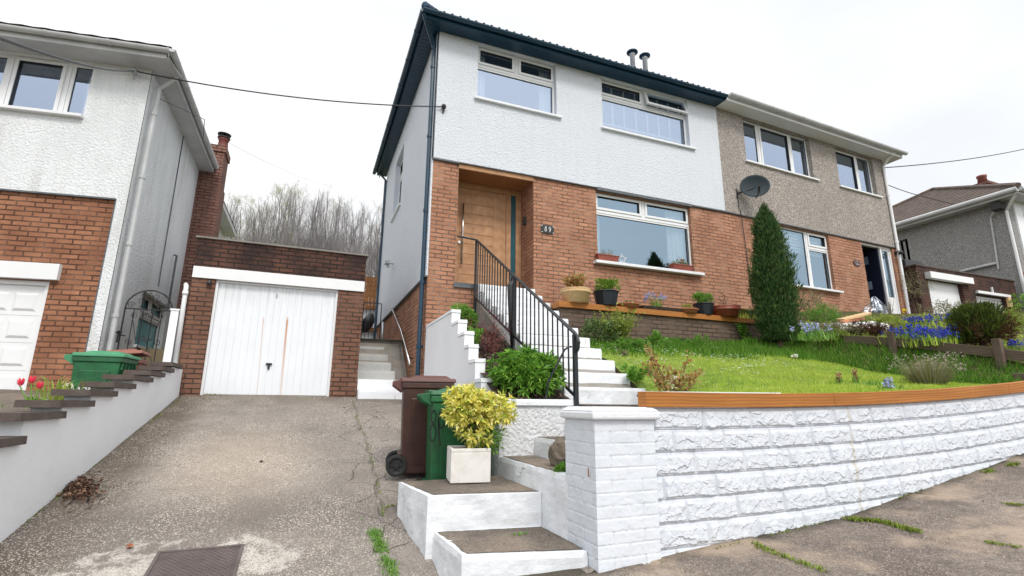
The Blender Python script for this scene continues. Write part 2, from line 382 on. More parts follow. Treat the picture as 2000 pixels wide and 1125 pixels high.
M['juniper']=leafm('juniper_spray',[(.09,.13,.02),(.14,.19,.03),(.055,.08,.02)],.7,.15,.15)
M['deadneedle']=leafm('rusty_dead_spray',[(.11,.05,.03),(.16,.085,.05),(.07,.035,.025)],.8,.1,.1)
M['redtwig']=leafm('red_shrub_leaf',[(.25,.06,.05),(.34,.13,.10),(.16,.05,.045)],.6,.2)
M['palegreen']=leafm('pale_yellow_green_leaf',[(.40,.45,.09),(.30,.38,.07),(.22,.30,.05)],.5,.3)
M['variegated']=leafm('variegated_leaf',[(.10,.19,.05),(.18,.28,.09),(.42,.45,.26),(.07,.13,.04)],.5,.25)
M['drygrass']=leafm('dry_lavender_stem',[(.25,.23,.12),(.34,.31,.19),(.17,.20,.06),(.42,.37,.29)],.8,.2,.1)
M['twig']=plain('brown_twig',(.13,.085,.06),.85,var=.3,nscale=20)
M['treebark']=plain('grey_birch_bark',(.23,.215,.22),.9,var=.3,nscale=3)
M['treebark2']=plain('dark_tree_bark',(.14,.13,.135),.9,var=.3,nscale=3)
M['buds']=leafm('spring_buds',[(.38,.40,.14),(.30,.33,.12),(.45,.46,.20)],.7,.3,.1)
M['bluebell']=leafm('deep_blue_flower',[(.02,.03,.55),(.03,.04,.72),(.07,.05,.50)],.5,.2)
M['paleblue']=leafm('pale_blue_flower',[(.40,.42,.72),(.58,.62,.82),(.30,.28,.62)],.5,.3)
M['whitepetal']=leafm('white_petal',[(.80,.80,.74),(.84,.82,.78),(.75,.76,.66)],.5,.3)
M['pinkdry']=leafm('fading_pink_flower',[(.42,.20,.14),(.50,.30,.20),(.30,.13,.09)],.7,.2)
M['rosetip']=leafm('copper_young_leaf',[(.42,.17,.06),(.50,.28,.12),(.34,.30,.08),(.55,.42,.22)],.5,.3)
M['cable']=plain('black_cable',(.02,.02,.03),.6)
# ================================================================ SETTING
def frange(a,b,s):
    n=max(1,int(round((b-a)/s))); return [a+(b-a)*i/n for i in range(n+1)]
def sheet(name,mat,us,vs,fn,kind='structure',smooth=True):
    mb=MB(); mb.grid(lambda x,y:(x,y,fn(x,y)),us,vs); o=mb.build(name,mat,smooth=smooth); o['kind']=kind; return o
nz=lambda x,y,s,a: (noise.noise(Vector((x*s,y*s,.3))))*a
def baseG(x,y):
    if y<2.2: z=-.75
    elif y<9: z=-.75+.08*(y-2.2)
    elif y<10.4: z=-.2+2.1*(y-9)/1.4
    elif y<20: z=1.9+.03*(y-10.4)
    elif y<46: z=2.2+(y-20)*.27
    else: z=9.2+min(1,(y-46)/30)*2.5
    if y>9: z+=max(0,x-7)*.02*min(1,(y-9)/3)
    return z
ys=[-450,-200,-80,-30,-12,-6,-2,0,1,2.2,4,6,8,9,9.6,10.4,12,14,17,20,24,28,32,36,40,43,46,52,60,80,140,450]
xs=[-450,-200,-90,-50,-30,-20,-14,-9,-6,-4,-2,0,2,4,6,9,12,16,20,26,34,46,70,140,450]
G=NT('rough_ground'); p=G.pos()
G.bsdf(G.mix(G.ramp(G.noise(p,.3,6),[(.4,0.),(.6,1.)]),(.10,.13,.05),(.16,.13,.08)),.95,G.bump(G.noise(p,3,6),.6,.05),spec=.1)
sheet('ground',G.m,xs,ys,baseG)

# driveway: worn concrete, pale cement round the manhole, warm worn patch in the middle, darker edges
def drive_mat():
    t=NT('worn_driveway_concrete'); p=t.pos()
    sep=t.n('ShaderNodeSeparateXYZ'); t.l(p,sep.inputs[0]); X,Y=sep.outputs[0],sep.outputs[1]
    n1=t.noise(p,1.1,7,.65); n2=t.noise(p,4.5,6,.7)
    col=t.mix(t.ramp(n1,[(.30,0.),(.70,1.)]),(.185,.167,.15),(.335,.30,.268))
    # worn warm patch where the wheels turn
    a=t.math('MULTIPLY',t.math('SUBTRACT',X,-.55),.85); b=t.math('MULTIPLY',t.math('SUBTRACT',Y,6.0),.50)
    r=t.math('SQRT',t.math('ADD',t.math('MULTIPLY',a,a),t.math('MULTIPLY',b,b)))
    col=t.mix(t.ramp(t.math('ADD',r,t.math('MULTIPLY',n2,.5)),[(.45,.7),(1.45,0.)]),col,(.45,.375,.30))
    # dirty edges along the white wall
    e=t.math('ADD',X,t.math('MULTIPLY',n2,.5)); col=t.mix(t.ramp(e,[(-0.,0.),(1.,0.)]),col,(0,0,0))
    e2=t.math('ADD',t.math('ADD',X,1.78),t.math('MULTIPLY',n2,-.55)); col=t.mix(t.ramp(e2,[(.0,.8),(.35,0.)]),col,(.075,.055,.035))
    # dark band by the garage
    e3=t.math('SUBTRACT',9.05,t.math('ADD',Y,t.math('MULTIPLY',n2,-.5))); col=t.mix(t.ramp(e3,[(.2,.7),(.95,0.)]),col,(.15,.115,.085))
    # darker band in front
    e4=t.math('ABSOLUTE',t.math('SUBTRACT',t.math('ADD',Y,t.math('MULTIPLY',n2,.4)),4.85)); col=t.mix(t.ramp(e4,[(.1,.6),(.55,0.)]),col,(.15,.13,.12))
    # cement splashes round the cover
    a=t.math('MULTIPLY',t.math('SUBTRACT',X,-.62),.62); b=t.math('MULTIPLY',t.math('SUBTRACT',Y,4.02),1.25)
    r=t.math('SQRT',t.math('ADD',t.math('MULTIPLY',a,a),t.math('MULTIPLY',b,b)))
    w=t.math('ADD',r,t.math('MULTIPLY',t.math('SUBTRACT',t.noise(p,3.6,7,.72),.5),2.1)); col=t.mix(t.ramp(w,[(.22,.8),(.42,0.)]),col,(.60,.57,.52))
    w2=t.noise(p,2.1,7,.7); lo=t.ramp(Y,[(.0,1.),(1.,1.)])
    # exposed stone chips
    s=t.voro(p,140,'F1','Color'); sp_=t.n('ShaderNodeSeparateColor'); t.l(s,sp_.inputs[0])
    col=t.mix(t.ramp(sp_.outputs[0],[(0,.6),(.3,.25),(.5,0.)]),col,(.075,.065,.055))
    m=t.ramp(t.noise(p,1.7,4),[(.35,.15),(.6,.8)])
    col=t.mix(t.math('MULTIPLY',m,t.ramp(sp_.outputs[1],[(.78,0.),(.88,1.)])),col,(.72,.66,.58))
    col=t.mix(t.ramp(t.noise(p,210,3,.8),[(.42,0.),(.8,.5)]),col,(.13,.105,.09))
    # crack network near the steps
    q=t.n('ShaderNodeVectorMath',operation='MULTIPLY_ADD'); nn=t.n('ShaderNodeTexNoise'); t.l(p,nn.inputs['Vector']); nn.inputs['Scale'].default_value=5
    t.l(nn.outputs['Color'],q.inputs[0]); q.inputs[1].default_value=(.2,.2,.2); t.l(p,q.inputs[2])
    c=t.ramp(t.voro(q.outputs[0],1.7,'DISTANCE_TO_EDGE'),[(0,1.),(.010,0.)])
    c=t.math('MULTIPLY',c,t.ramp(X,[(.35,0.),(.5,1.)]))
    col=t.mix(c,col,(.03,.027,.02))
    h=t.math('ADD',t.voro(p,140,'F1'),t.math('SUBTRACT',t.noise(p,9,6,.65),c))
    t.bsdf(col,.9,t.bump(h,.8,.007),spec=.22); return t.m
M['drive']=drive_mat()
crk=[(690,782),(697,815),(712,850),(722,885),(735,935),(745,975),(748,1010)]
crkp=[onG(*q) for q in crk]
def crackx(y):
    for a,b in zip(crkp,crkp[1:]):
        if b.y<=y<=a.y: return a.x+(b.x-a.x)*(a.y-y)/(a.y-b.y)
    return None
def drive_z(x,y):
    z=gnd(x,y)+.006+nz(x,y,.9,.012)+nz(x,y,6,.003)
    cx=crackx(y)
    if cx is not None:
        d=x-cx-nz(x,y*3,2.5,.05)
        z-=.035*math.exp(-(d/.012)**2); 
        if d>0: z-=.012
    return z
sheet('driveway',M['drive'],[-1.80+ .06*i for i in range(34)]+[.22+.012*i for i in range(60)]+[.95,1.1,1.3,1.5,1.75],frange(2.9,9.08,.035),drive_z)
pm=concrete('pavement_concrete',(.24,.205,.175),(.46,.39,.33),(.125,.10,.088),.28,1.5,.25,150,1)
# expansion joints in the pavement: direction found from the picture
jn=[((1290,1104),(1640,1180)),((1655,1016),(1990,1094)),((1806,964),(2000,990))]
jl=[]
for a,b in jn:
    A=onG(*a);B=onG(*b); jl.append((A,(B-A).normalized()))
def pav_z(x,y):
    z=pav(x,y)+nz(x,y,1.3,.010)+nz(x,y,7,.003)
    for A,D in jl:
        d=abs((x-A.x)*D.y-(y-A.y)*D.x)
        if d<.05 and x>1.7: z-=.02*math.exp(-(d/.014)**2)
    return z if x>1.0 else gnd(x,y)+nz(x,y,1.3,.010)-.03
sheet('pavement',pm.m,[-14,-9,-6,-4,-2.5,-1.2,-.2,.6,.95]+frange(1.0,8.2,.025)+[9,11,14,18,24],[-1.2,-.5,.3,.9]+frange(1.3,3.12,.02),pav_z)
rm=concrete('road_tarmac',(.06,.06,.062),(.10,.10,.10),(.035,.035,.036),.3,1,0,90)
sheet('road',rm.m,[-60,-30,-14,-6,0,4,8,12,18,24,40],[-7.5,-5,-3,-1.3],lambda x,y:(pav(x,-1) if x>1.7 else drv(1)*.0-.29)-.13-.0*x)
sheet('verge',G.m,[-60,-30,-14,-6,0,6,14,24,40],[-40,-20,-12,-7.4],lambda x,y:-.36+.06*max(0,x-1.7)+.0*y)
# lawn of the middle house
def lawn(x,y):
    z=np.interp(y,[3.0,4.0,5.0,6.0,6.6,7.2],[1.075,1.17,1.36,1.66,1.86,1.99])
    z+=max(0,x-3.2)*.032*(1 if y>3.0 else 0)
    z=float(z); b=1-sstep(3.75,4.9,x); zl=min(z,(1.10+.025*(y-3.1)) if y<4.93 else 1.12+.184*((y-4.93)/.31)); z=z*(1-b)+zl*b
    return z+nz(x,y,1.2,.03)*(1-b)+nz(x,y,5,.010)
lm=NT('lawn_soil'); p=lm.pos()
lm.bsdf(lm.mix(lm.ramp(lm.noise(p,8,6),[(.4,0.),(.6,1.)]),(.10,.17,.03),(.20,.26,.06)),.95,spec=.1)
sheet('lawn',lm.m,frange(3.70,8.45,.12),frange(3.08,7.22,.12),lawn)
# neighbour's garden on the right, higher up the street
def gard(x,y):
    z=np.interp(y,[3.0,3.6,4.9,5.7,6.6,7.6,8.1,9,12],[1.32,1.62,1.97,2.17,2.50,2.90,3.08,3.25,3.4])
    return float(z)+max(0,x-8.4)*.085*(1-sstep(7,9,y)*.75)+nz(x,y,1.0,.06)+nz(x,y,4,.03)
gm=NT('garden_earth'); p=gm.pos()
gm.bsdf(gm.mix(gm.ramp(gm.noise(p,3,6),[(.42,0.),(.58,1.)]),(.06,.075,.02),(.09,.07,.04)),.95,gm.bump(gm.noise(p,25,5),.8,.02),spec=.1)
sheet('garden_ground',gm.m,frange(8.46,26,.25),frange(3.02,9.05,.2),gard)
mb=MB(); mb.grid(lambda y,v:(3.702,y,.9+(lawn(3.702,y)-.9)*v),frange(3.08,7.2,.1),[0,1]); mb.grid(lambda y,v:(8.455,y,1.0+(gard(8.46,y)-1.0)*v),frange(3.02,9.0,.1),[0,1]); o=mb.build('earth_banks',gm.m); o['kind']='structure'
def bank(x,y): t_=max(0,min(1,(x-7.95)/.5)); return lawn(min(x,8.4),y)*(1-t_**1.5)+(gard(8.46,y)-.06)*t_**1.5+.01
sheet('garden_bank',gm.m,frange(7.95,8.45,.1),frange(3.1,6.9,.1),bank)
# yard of the left house behind the stepped wall
def yard(x,y): return float(np.interp(y,[2.0,4,5.3,8.7,16],[.35,.60,.82,1.12,1.9]))+nz(x,y,2,.01)
sheet('yard_paving',M['tread'],frange(-14,-1.95,.3),frange(2.3,16,.3),yard)
# bed between the stepped wall and the stair flight
def bed(x,y): return float(np.interp(y,[4.6,4.9,6.0,7.0,8.2],[1.02,1.10,1.62,2.02,2.30]))+nz(x,y,3,.03)
sheet('planting_bed_soil',M['soil'],frange(1.80,2.64,.06),frange(4.62,8.2,.08),bed)
# terrace behind the retaining wall, path behind the garage steps, back yards
sheet('terrace',gm.m,frange(3.7,8.45,.3),[7.1,7.4,7.8,8.1],lambda x,y:2.60)
sheet('back_path',M['greystep'],[.80,1.2,1.72],[10.1,11,12,14,17],lambda x,y:2.24)

# ================================================================ HOUSES
def ring(mb,u0,u1,z0,z1,w,d0,d1,wb=None):
    wb=wb or w
    mb.box(u0,d0,z0,u0+w,d1,z1); mb.box(u1-w,d0,z0,u1,d1,z1)
    mb.box(u0+w,d0,z0,u1-w,d1,z0+wb); mb.box(u0+w,d0,z1-w,u1-w,d1,z1)
def wall(mb,u0,u1,z0,z1,holes=(),d=0,rev=.12):
    us=sorted({u0,u1,*[h[0] for h in holes],*[h[1] for h in holes]}); zs=sorted({z0,z1,*[h[2] for h in holes],*[h[3] for h in holes]})
    us=[u for u in us if u0<=u<=u1]; zs=[z for z in zs if z0<=z<=z1]
    for a,b in zip(us,us[1:]):
        for c,e in zip(zs,zs[1:]):
            m,k=(a+b)/2,(c+e)/2
            if any(h[0]<m<h[1] and h[2]<k<h[3] for h in holes): continue
            mb.quad((a,d,c),(b,d,c),(b,d,e),(a,d,e))
    for h in holes:
        a,b,c,e=max(h[0],u0),min(h[1],u1),max(h[2],z0),min(h[3],z1)
        if c>=e or a>=b: continue
        mb.quad((a,d,c),(a,d-rev,c),(a,d-rev,e),(a,d,e)); mb.quad((b,d,c),(b,d,e),(b,d-rev,e),(b,d-rev,c))
        if c==h[2]: mb.quad((a,d,c),(b,d,c),(b,d-rev,c),(a,d-rev,c))
        if e==h[3]: mb.quad((a,d,e),(a,d-rev,e),(b,d-rev,e),(b,d,e))
def window(parent,F,rect,cells,rec=.08,glass='glass',sill=None,mat='upvc',sillmat=None,name='window',tilt=None,fw=.035):
    u0,u1,z0,z1=rect; w,h=u1-u0,z1-z0; D=-rec
    mb=MB(F); ring(mb,u0,u1,z0,z1,fw,D-.06,D)
    panes=[]
    for k,(a,b,c,e,kind) in enumerate(cells):
        A,B,Cc,E=u0+w*a,u0+w*b,z0+h*c,z0+h*e
        A2=A+(.0 if a==0 else .025);B2=B-(.0 if b==1 else .025);C2=Cc+(0 if c==0 else .025);E2=E-(0 if e==1 else .025)
        ring(mb,A2+.001,B2-.001,C2+.001,E2-.001,fw,D-.055,D-.004)
        # mullion strips between the cells
        if a>0: mb.box(A-.025,D-.06,Cc,A+.025,D+.004,E)
        if c>0: mb.box(A,D-.06,Cc-.025,B,D+.006,Cc+.025)
        i=fw
        if kind=='o' and tilt!=k: ring(mb,A2+.02,B2-.02,C2+.02,E2-.02,.05,D-.03,D+.018); i=.068
        panes.append((A2+i,B2-i,C2+i,E2-i,k,kind))
    wn=mb.build(name,M[mat],parent,bevel=.004)
    for A,B,Cc,E,k,kind in panes:
        if tilt==k:
            # top-hung light pushed open: hinged at its head
            a=rad(14); piv=E+.04
            def T(u,d,z,piv=piv,a=a):
                dz=z-piv; return F(u,D+.02+d*cos(a)-dz*sin(a),piv+dz*cos(a)+d*sin(a))
            sm=MB(T); ring(sm,A-.045,B+.045,Cc-.045,E+.04,.055,-.03,.02); s_=sm.build('opened_sash',M[mat],wn,bevel=.004)
            q=MB(T); q.quad((A,0,Cc),(B,0,Cc),(B,0,E-.005),(A,0,E-.005)); q.build('pane',M[glass],wn); continue
        q=MB(F); q.quad((A,D-.03,Cc),(B,D-.03,Cc),(B,D-.03,E),(A,D-.03,E)); q.build('pane',M[glass],wn)
        g=MB(F); ring(g,A-.004,B+.004,Cc-.004,E+.004,.009,D-.03,D-.018 if kind!='o' else D+.006); g.build('gasket',M['black'],wn)
    if sill is not None:
        s0,s1,sd,sh=sill; q=MB(F); q.box(u0-s0,-rec-.02,z0-sh,u1+s1,sd,z0-.002); q.build('sill',M[sillmat or mat],wn,bevel=.006)
    return wn
LAY2=[(0,1,0,.665,'f'),(0,.5,.665,1,'o'),(.5,1,.665,1,'o')]
def curtain(F,u0,u1,z0,z1,d,label,group='curtains hanging in the windows',mat='curtain',waves=6):
    mb=MB(F); n=waves*6
    mb.grid(lambda u,v:(u,d+.03*sin((u-u0)/(u1-u0)*waves*2*pi),v),frange(u0,u1,(u1-u0)/n),frange(z0,z1,(z1-z0)/2))
    return solo(mb,'curtain',M[mat],label,'curtain',group,smooth=True)

# ---- middle house (white render over orange brick)
FM=Frame(1.73,8.12,6.67,-.10); UW=6.67
FN=Frame(8.40,8.02,6.35,.20); UN=6.353
FS=Frame(1.73,14.6,0,-1)
SOF=7.92; BR=5.29
hm=thing('semi_detached_house','white rendered semi-detached house with orange brick ground floor and dark blue gutters','house',(1.73,8.12,1.0))
w1=FM.box([(931,97),(1083,131),(1081,219),(929,189)],-.08); w1=(w1[0],w1[1],w1[2],SOF-.015)
w2=FM.box([(1170,156),(1338,213),(1339,281),(1171,246)],-.08); w2=(w2[0],w2[1],w2[2],SOF-.015)
w3=FM.box([(1160,374),(1343,405),(1351,531),(1163,505)],-.08); w3=(w3[0],w3[1],w3[2],BR-.06)
def lowsill(F,r,pts,d,tr=None):
    z0=sum(F.at(x,y,d)[1] for x,y in pts)/len(pts)+.004; r=(r[0],r[1],z0,r[3])
    return r,(None if tr is None else (F.at(tr[0],tr[1],-.08)[1]-z0)/(r[3]-z0))
w1,t1=lowsill(FM,w1,[(929,189),(1081,219)],.09,(929,127)); w2,t2=lowsill(FM,w2,[(1171,246),(1339,281)],.09,(1171,187)); w3,t3=lowsill(FM,w3,[(1163,505),(1351,531)],.12,(1160,412))
def lay(t): return [(0,1,0,t,'f'),(0,.5,t,1,'o'),(.5,1,t,1,'o')]
pch=FM.box([(896,328),(1042,347),(1042,560),(889,550)]); pch=(pch[0],pch[1],3.05,BR-.02)
mb=MB(FM); wall(mb,.0,UW,BR,SOF+.02,[w1,w2],.03,.16)
for u in (0,): mb.quad((u,.03,BR),(u,.03,SOF+.02),(u,-.1,SOF+.02),(u,-.1,BR))
mb.quad((0,.03,BR),(0,-.05,BR),(UW,-.05,BR),(UW,.03,BR))
mb.build('render_wall',M['render'],hm)
mb=MB(FM); wall(mb,.0,UW,1.0,BR,[w3,(pch[0],pch[1],3.05,BR)],0,.14)
# porch cheeks
for u in (pch[0],pch[1]): mb.quad((u,-.13,3.05),(u,-.62,3.05),(u,-.62,BR),(u,-.13,BR))
mb.build('brick_wall',M['brick'],hm)
mb=MB(FM); mb.box(-.02,.0,BR-.028,pch[0],.045,BR+.004); mb.box(pch[0],.0,BR-.012,w3[0],.045,BR+.004); mb.box(w3[0],.0,BR-.055,w3[1],.06,BR+.004); mb.box(w3[1],.0,BR-.028,UW,.045,BR+.004); mb.build('flashing',M['lead'],hm)
# side wall: render above, brick plinth
sw=FS.box([(776,318),(790,288),(786,395),(768,432)]); 
mb=MB(FS); wall(mb,0,6.48,3.12,SOF+.02,[(sw[0],sw[1],sw[2],sw[3])],.03,.14); mb.quad((6.48,.03,3.12),(6.48,-.02,3.12),(6.48,-.02,BR),(6.48,.03,BR)); mb.build('side_render',M['render'],hm)
mb=MB(FS); wall(mb,0,6.48,.6,3.12,[],0); mb.build('side_brick',M['brick'],hm)
mb=MB(FS); mb.box(0,.0,3.10,6.48,.05,3.125); mb.build('drip_bead',M['lead'],hm)
window(hm,FS,sw,[(0,1,0,.7,'f'),(0,1,.7,1,'o')],.1,'glass',(.05,.05,.08,.05))
mb=MB(); mb.box(1.80,14.45,.6,8.36,14.6,SOF); mb.build('back_wall',M['render'],hm)
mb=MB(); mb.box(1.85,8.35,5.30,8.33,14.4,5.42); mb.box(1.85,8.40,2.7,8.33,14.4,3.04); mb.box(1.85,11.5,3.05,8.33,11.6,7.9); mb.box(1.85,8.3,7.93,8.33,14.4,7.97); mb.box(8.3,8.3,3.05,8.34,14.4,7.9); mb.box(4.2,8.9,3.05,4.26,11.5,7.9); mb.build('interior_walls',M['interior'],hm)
# soffit, fascia, gutter
def oak_mesh(mb_): return mb_
OV=.31
mb=MB(FM); mb.box(-OV,-.05,SOF+.001,UW,OV,SOF+.02); mb.build('soffit',M['navy'],hm)
mb=MB(); mb.box(1.73-OV+.001,8.1,SOF,1.72,14.9,SOF+.02)
for i in range(66):
    y=8.0+i*.104; mb.box(1.73-OV+.03,y,SOF-.004,1.71,y+.012,SOF)
mb.build('side_soffit',M['navy'],hm)
mb=MB(FM); mb.box(-OV,OV,SOF-.02,UW,OV+.018,SOF+.12); mb.box(-OV-.018,OV+.018,SOF-.02,-OV,-6.9,SOF+.12); mb.build('fascia',M['navy'],hm)
def gutter(name,mat,F,u0,u1,d,z,parent,r=.062,br=.9):
    mb=MB(F); pr=[(d+r*cos(a),z+r*sin(a)) for a in [pi+pi*i/8 for i in range(9)]]+[(d+r*.86*cos(a),z+r*.86*sin(a)) for a in [2*pi-pi*i/8 for i in range(9)]]
    mb.prism(pr,'x',u0,u1)
    u=u0+.3
    while u<u1:
        pr2=[(d+(r+.008)*cos(a),z+(r+.008)*sin(a)) for a in [pi+pi*i/8 for i in range(9)]]; mb.prism(pr2,'x',u,u+.035); u+=br
    mb.prism([(d-r,z),(d-r*.5,z-r*.85),(d+r*.5,z-r*.85),(d+r,z)],'x',u0-.004,u0+.01); mb.prism([(d-r,z),(d-r*.5,z-r*.85),(d+r*.5,z-r*.85),(d+r,z)],'x',u1-.01,u1+.004)
    return mb.build(name,mat,parent,smooth=False)
gutter('gutter',M['navy'],FM,-OV-.08,UW,OV+.075,SOF+.085,hm,r=.056)
gutter('gutter',M['navy'],FS,-.35,6.48+OV+.05,OV+.075,SOF+.085,hm,r=.056)
# roof
def roof_tiles(F,u0,u1,roll,hip0,hip1,mat,parent,name='roof',run=3.75,pitch=.52,z0=SOF+.105,amp=.028):
    mb=MB(F); us=frange(u0,u1,roll/6); vs=[]
    k=0
    while k*.33<run: vs+=[k*.33,k*.33+.325]; k+=1
    def fn(u,v):
        d=OV+.06-v; c=v//.33; 
        z=z0+v*pitch+amp*max(0,cos(2*pi*u/roll))**.7*1.0-(v-c*.33)*.09+.02 if True else 0
        uu=u
        if hip0 is not None: uu=max(u,u0+v)
        if hip1 is not None: uu=min(uu,u1-v)
        return (uu,d,z)
    mb.grid(fn,us,vs)
    return mb.build(name,mat,parent)
M['flue']=plain('pale_flue_steel',(.66,.66,.70),.35,metal=.3,var=.1)
rf=roof_tiles(FM,-OV-.06,UW,.155,1,None,M['navytile'],hm,amp=.055)
mb=MB(); 
mb.grid(lambda y,v:(1.73-OV-.06+v,min(max(y,7.74+v),15.0-v),SOF+.13+v*.52),frange(7.74,15.0,.3),frange(0,3.7,.4)); mb.build('side_roof',M['navytile'],hm)
mb=MB(); mb.quad((1.3,15.05,SOF+.15),(8.4,15.05,SOF+.15),(8.4,11.3,10.0),(5.0,11.3,10.0)); mb.build('rear_roof',M['navytile'],hm)
mb=MB(); mb.tube([(1.36,7.74,SOF+.15),(4.98,11.3,10.06)],.08,8); mb.tube([(4.9,11.33,10.03),(8.4,11.33,10.03)],.09,8); mb.build('ridge_tiles',M['navytile'],hm,smooth=True)
# twin flues
for (a,b) in (((1235,98),(1236,137)),((1259,105),(1261,146))):
    t_=onY(*a,9.6); p0=onY(*b,9.6); x=(t_.x+p0.x)/2
    f=MB(); f.lathe([(.066,-1.2),(.066,-.04),(.074,-.035),(.074,.0)],(x,9.6,t_.z-.12),16); fo=f.build('flue_pipe',M['flue'],hm,smooth=True)
    f=MB(); f.lathe([(.07,.0),(.15,.03),(.15,.055),(.09,.10),(.03,.12)],(x,9.6,t_.z-.12),18); f.build('flue_cowl',M['navy'],fo,smooth=True)
# downpipes
mb=MB(); mb.tube([(1.665,8.24,SOF+.02),(1.665,8.24,SOF-.28)],.045,4)
mb.tube([(1.36,7.80,SOF+.04),(1.40,7.84,SOF-.04),(1.64,8.20,SOF-.24),(1.665,8.24,SOF-.34),(1.665,8.24,.95)],.038,8)
for z in (7.2,5.75,4.3,3.0,1.9): mb.tube([(1.665,8.24,z),(1.665,8.24,z+.05)],.050,8); mb.box(1.66,8.21,z+.01,1.73,8.27,z+.04)
mb.build('downpipe',M['navy'],hm,smooth=False)
mb=MB(); mb.tube([(1.5,14.75,SOF),(1.655,14.5,SOF-.3),(1.655,14.5,2.2)],.036,8); mb.build('downpipe',M['navy'],hm)
# windows of the middle house
window(hm,FM,w1,lay(t1),.08,'glass',(.06,.10,.09,.05),sillmat='wpaint')
window(hm,FM,w2,lay(t2),.08,'glass',(.05,.12,.09,.05),sillmat='wpaint',tilt=2)
window(hm,FM,w3,lay(t3),.08,'glass_low',(.10,.16,.12,.06),sillmat='wpaint')
for (w,fr,lb) in ((w1,(0,.14),'white curtain at the left edge of the upstairs window over the porch'),(w1,(.84,1),'white curtain at the right edge of the upstairs window over the porch'),(w3,(0,.09),'narrow white curtain behind the left side of the big ground floor window'),(w3,(.80,1),'white curtain behind the right side of the big ground floor window')):
    uu=w[1]-w[0]; curtain(FM,w[0]+uu*fr[0],w[0]+uu*fr[1],w[2]+.02,w[3]-.03,-.26,lb,waves=4)
# slatted blind in the second upstairs window, its reflection built as white bars
bl=thing('window_blind','white slatted blind half raised in the upstairs window with the opened top light','blind',FM(w2[0]+.05,-.24,w2[2]))
mb=MB(FM); z=w2[3]-.04; zb=w2[2]+.30
while z>zb: mb.box(w2[0]+.04,-.26,z-.022,w2[1]-.04,-.235,z-.004); z-=.040
mb.build('slats',M['slat'],bl)
mb=MB(FM)
for i in range(8):
    u=w2[0]+.06+(w2[1]-w2[0]-.14)*i/7; mb.box(u,-.200,zb-.02,u+.045,-.190,w2[3]-.05)
mb.box(w2[0]+.04,-.26,zb-.075,w2[1]-.04,-.195,zb-.02); mb.build('blind_reflection_bars',M['curtain'],bl)
# porch: threshold, ceiling, door
PD=-.62
mb=MB(FM); mb.box(pch[0],PD-.05,BR-.06,pch[1],-.002,BR-.04); mb.build('porch_ceiling',M['oakdark'],hm)
mb=MB(FM); mb.box(pch[0],-.03,BR-.10,pch[1],.012,BR-.014); mb.build('porch_trim',M['oak'],hm)
mb=MB(FM); mb.box(pch[0]-.02,PD-.05,2.96,pch[1],.03,3.045); mb.build('threshold_slab',M['lead'],hm)
d0,d1=pch[0]+.0,pch[1]; dz0,dz1=3.05,5.12
gx=FM.at(994,400,PD)[0]; gx0=FM.at(997.5,450,PD)[0]; gx1=FM.at(1007.5,450,PD)[0]
mb=MB(FM); ring(mb,d0,d1,dz0,BR-.06,.055,PD-.06,PD+.0); mb.box(d0,PD-.06,dz1,d1,PD-.001,BR-.08); mb.box(gx-.06,PD-.06,dz0,gx0,PD+.004,dz1+.003); mb.box(gx1,PD-.06,dz0,d1-.002,PD+.002,dz1+.003)
mb.box(gx-.045,PD,dz0,gx-.03,PD+.012,dz1)
df=mb.build('door_frame',M['oak'],hm,bevel=.003)
mb=MB(FM); mb.quad((gx0,PD-.03,dz0+.06),(gx1,PD-.03,dz0+.06),(gx1,PD-.03,dz1),(gx0,PD-.03,dz1)); mb.build('side_light',M['glass_door'],df)
L0,L1=d0+.058,gx-.065
mb=MB(FM); mb.box(L0,PD-.05,dz0+.03,L1,PD-.02,dz1-.01)
s0,s1=L0+.16,L1-.26; z=dz0+.12; n=9; hh=(dz1-.12-z)/n
ring(mb,L0,L1,dz0+.03,dz1-.01,.002,PD-.02,PD-.019)
for a,b in ((L0,s0-.004),(s1+.004,L1)): mb.box(a,PD-.02,dz0+.03,b,PD-.010,dz1-.01)
mb.box(s0-.004,PD-.02,dz0+.03,s1+.004,PD-.010,z-.004); mb.box(s0-.004,PD-.02,dz1-.12,s1+.004,PD-.010,dz1-.01)
for i in range(n): mb.box(s0,PD-.02,z+i*hh+.006,s1,PD-.011,z+(i+1)*hh-.004)
dr_=mb.build('front_door',M['oak'],hm,bevel=.002)
ha=FM.at(905.5,397,PD+.05); hb=FM.at(902,514,PD+.05)
mb=MB(FM); mb.tube([(ha[0],PD+.05,hb[1]),(ha[0],PD+.05,ha[1])],.016,10); mb.tube([(ha[0],PD-.01,hb[1]+.1),(ha[0],PD+.05,hb[1]+.1)],.01,8); mb.tube([(ha[0],PD-.01,ha[1]-.1),(ha[0],PD+.05,ha[1]-.1)],.01,8); mb.build('pull_handle',M['chrome'],dr_,smooth=True)
lu,lz=FM.at(897,473,PD); mb=MB(FM); mb.tube([(lu,PD-.02,lz),(lu,PD+.012,lz)],.028,12); mb.build('lock',M['chrome'],dr_)
mb=MB(FM); u_,z_=FM.at(1015,436,-.5); u_=pch[1]; mb.box(u_-.05,-.42,z_-.06,u_-.003,-.34,z_+.08); mb.box(u_-.035,-.41,z_+.08,u_-.006,-.35,z_+.10)
solo(mb,'porch_lamp',M['black'],'small black lamp on the brick cheek of the oak porch','lamp')
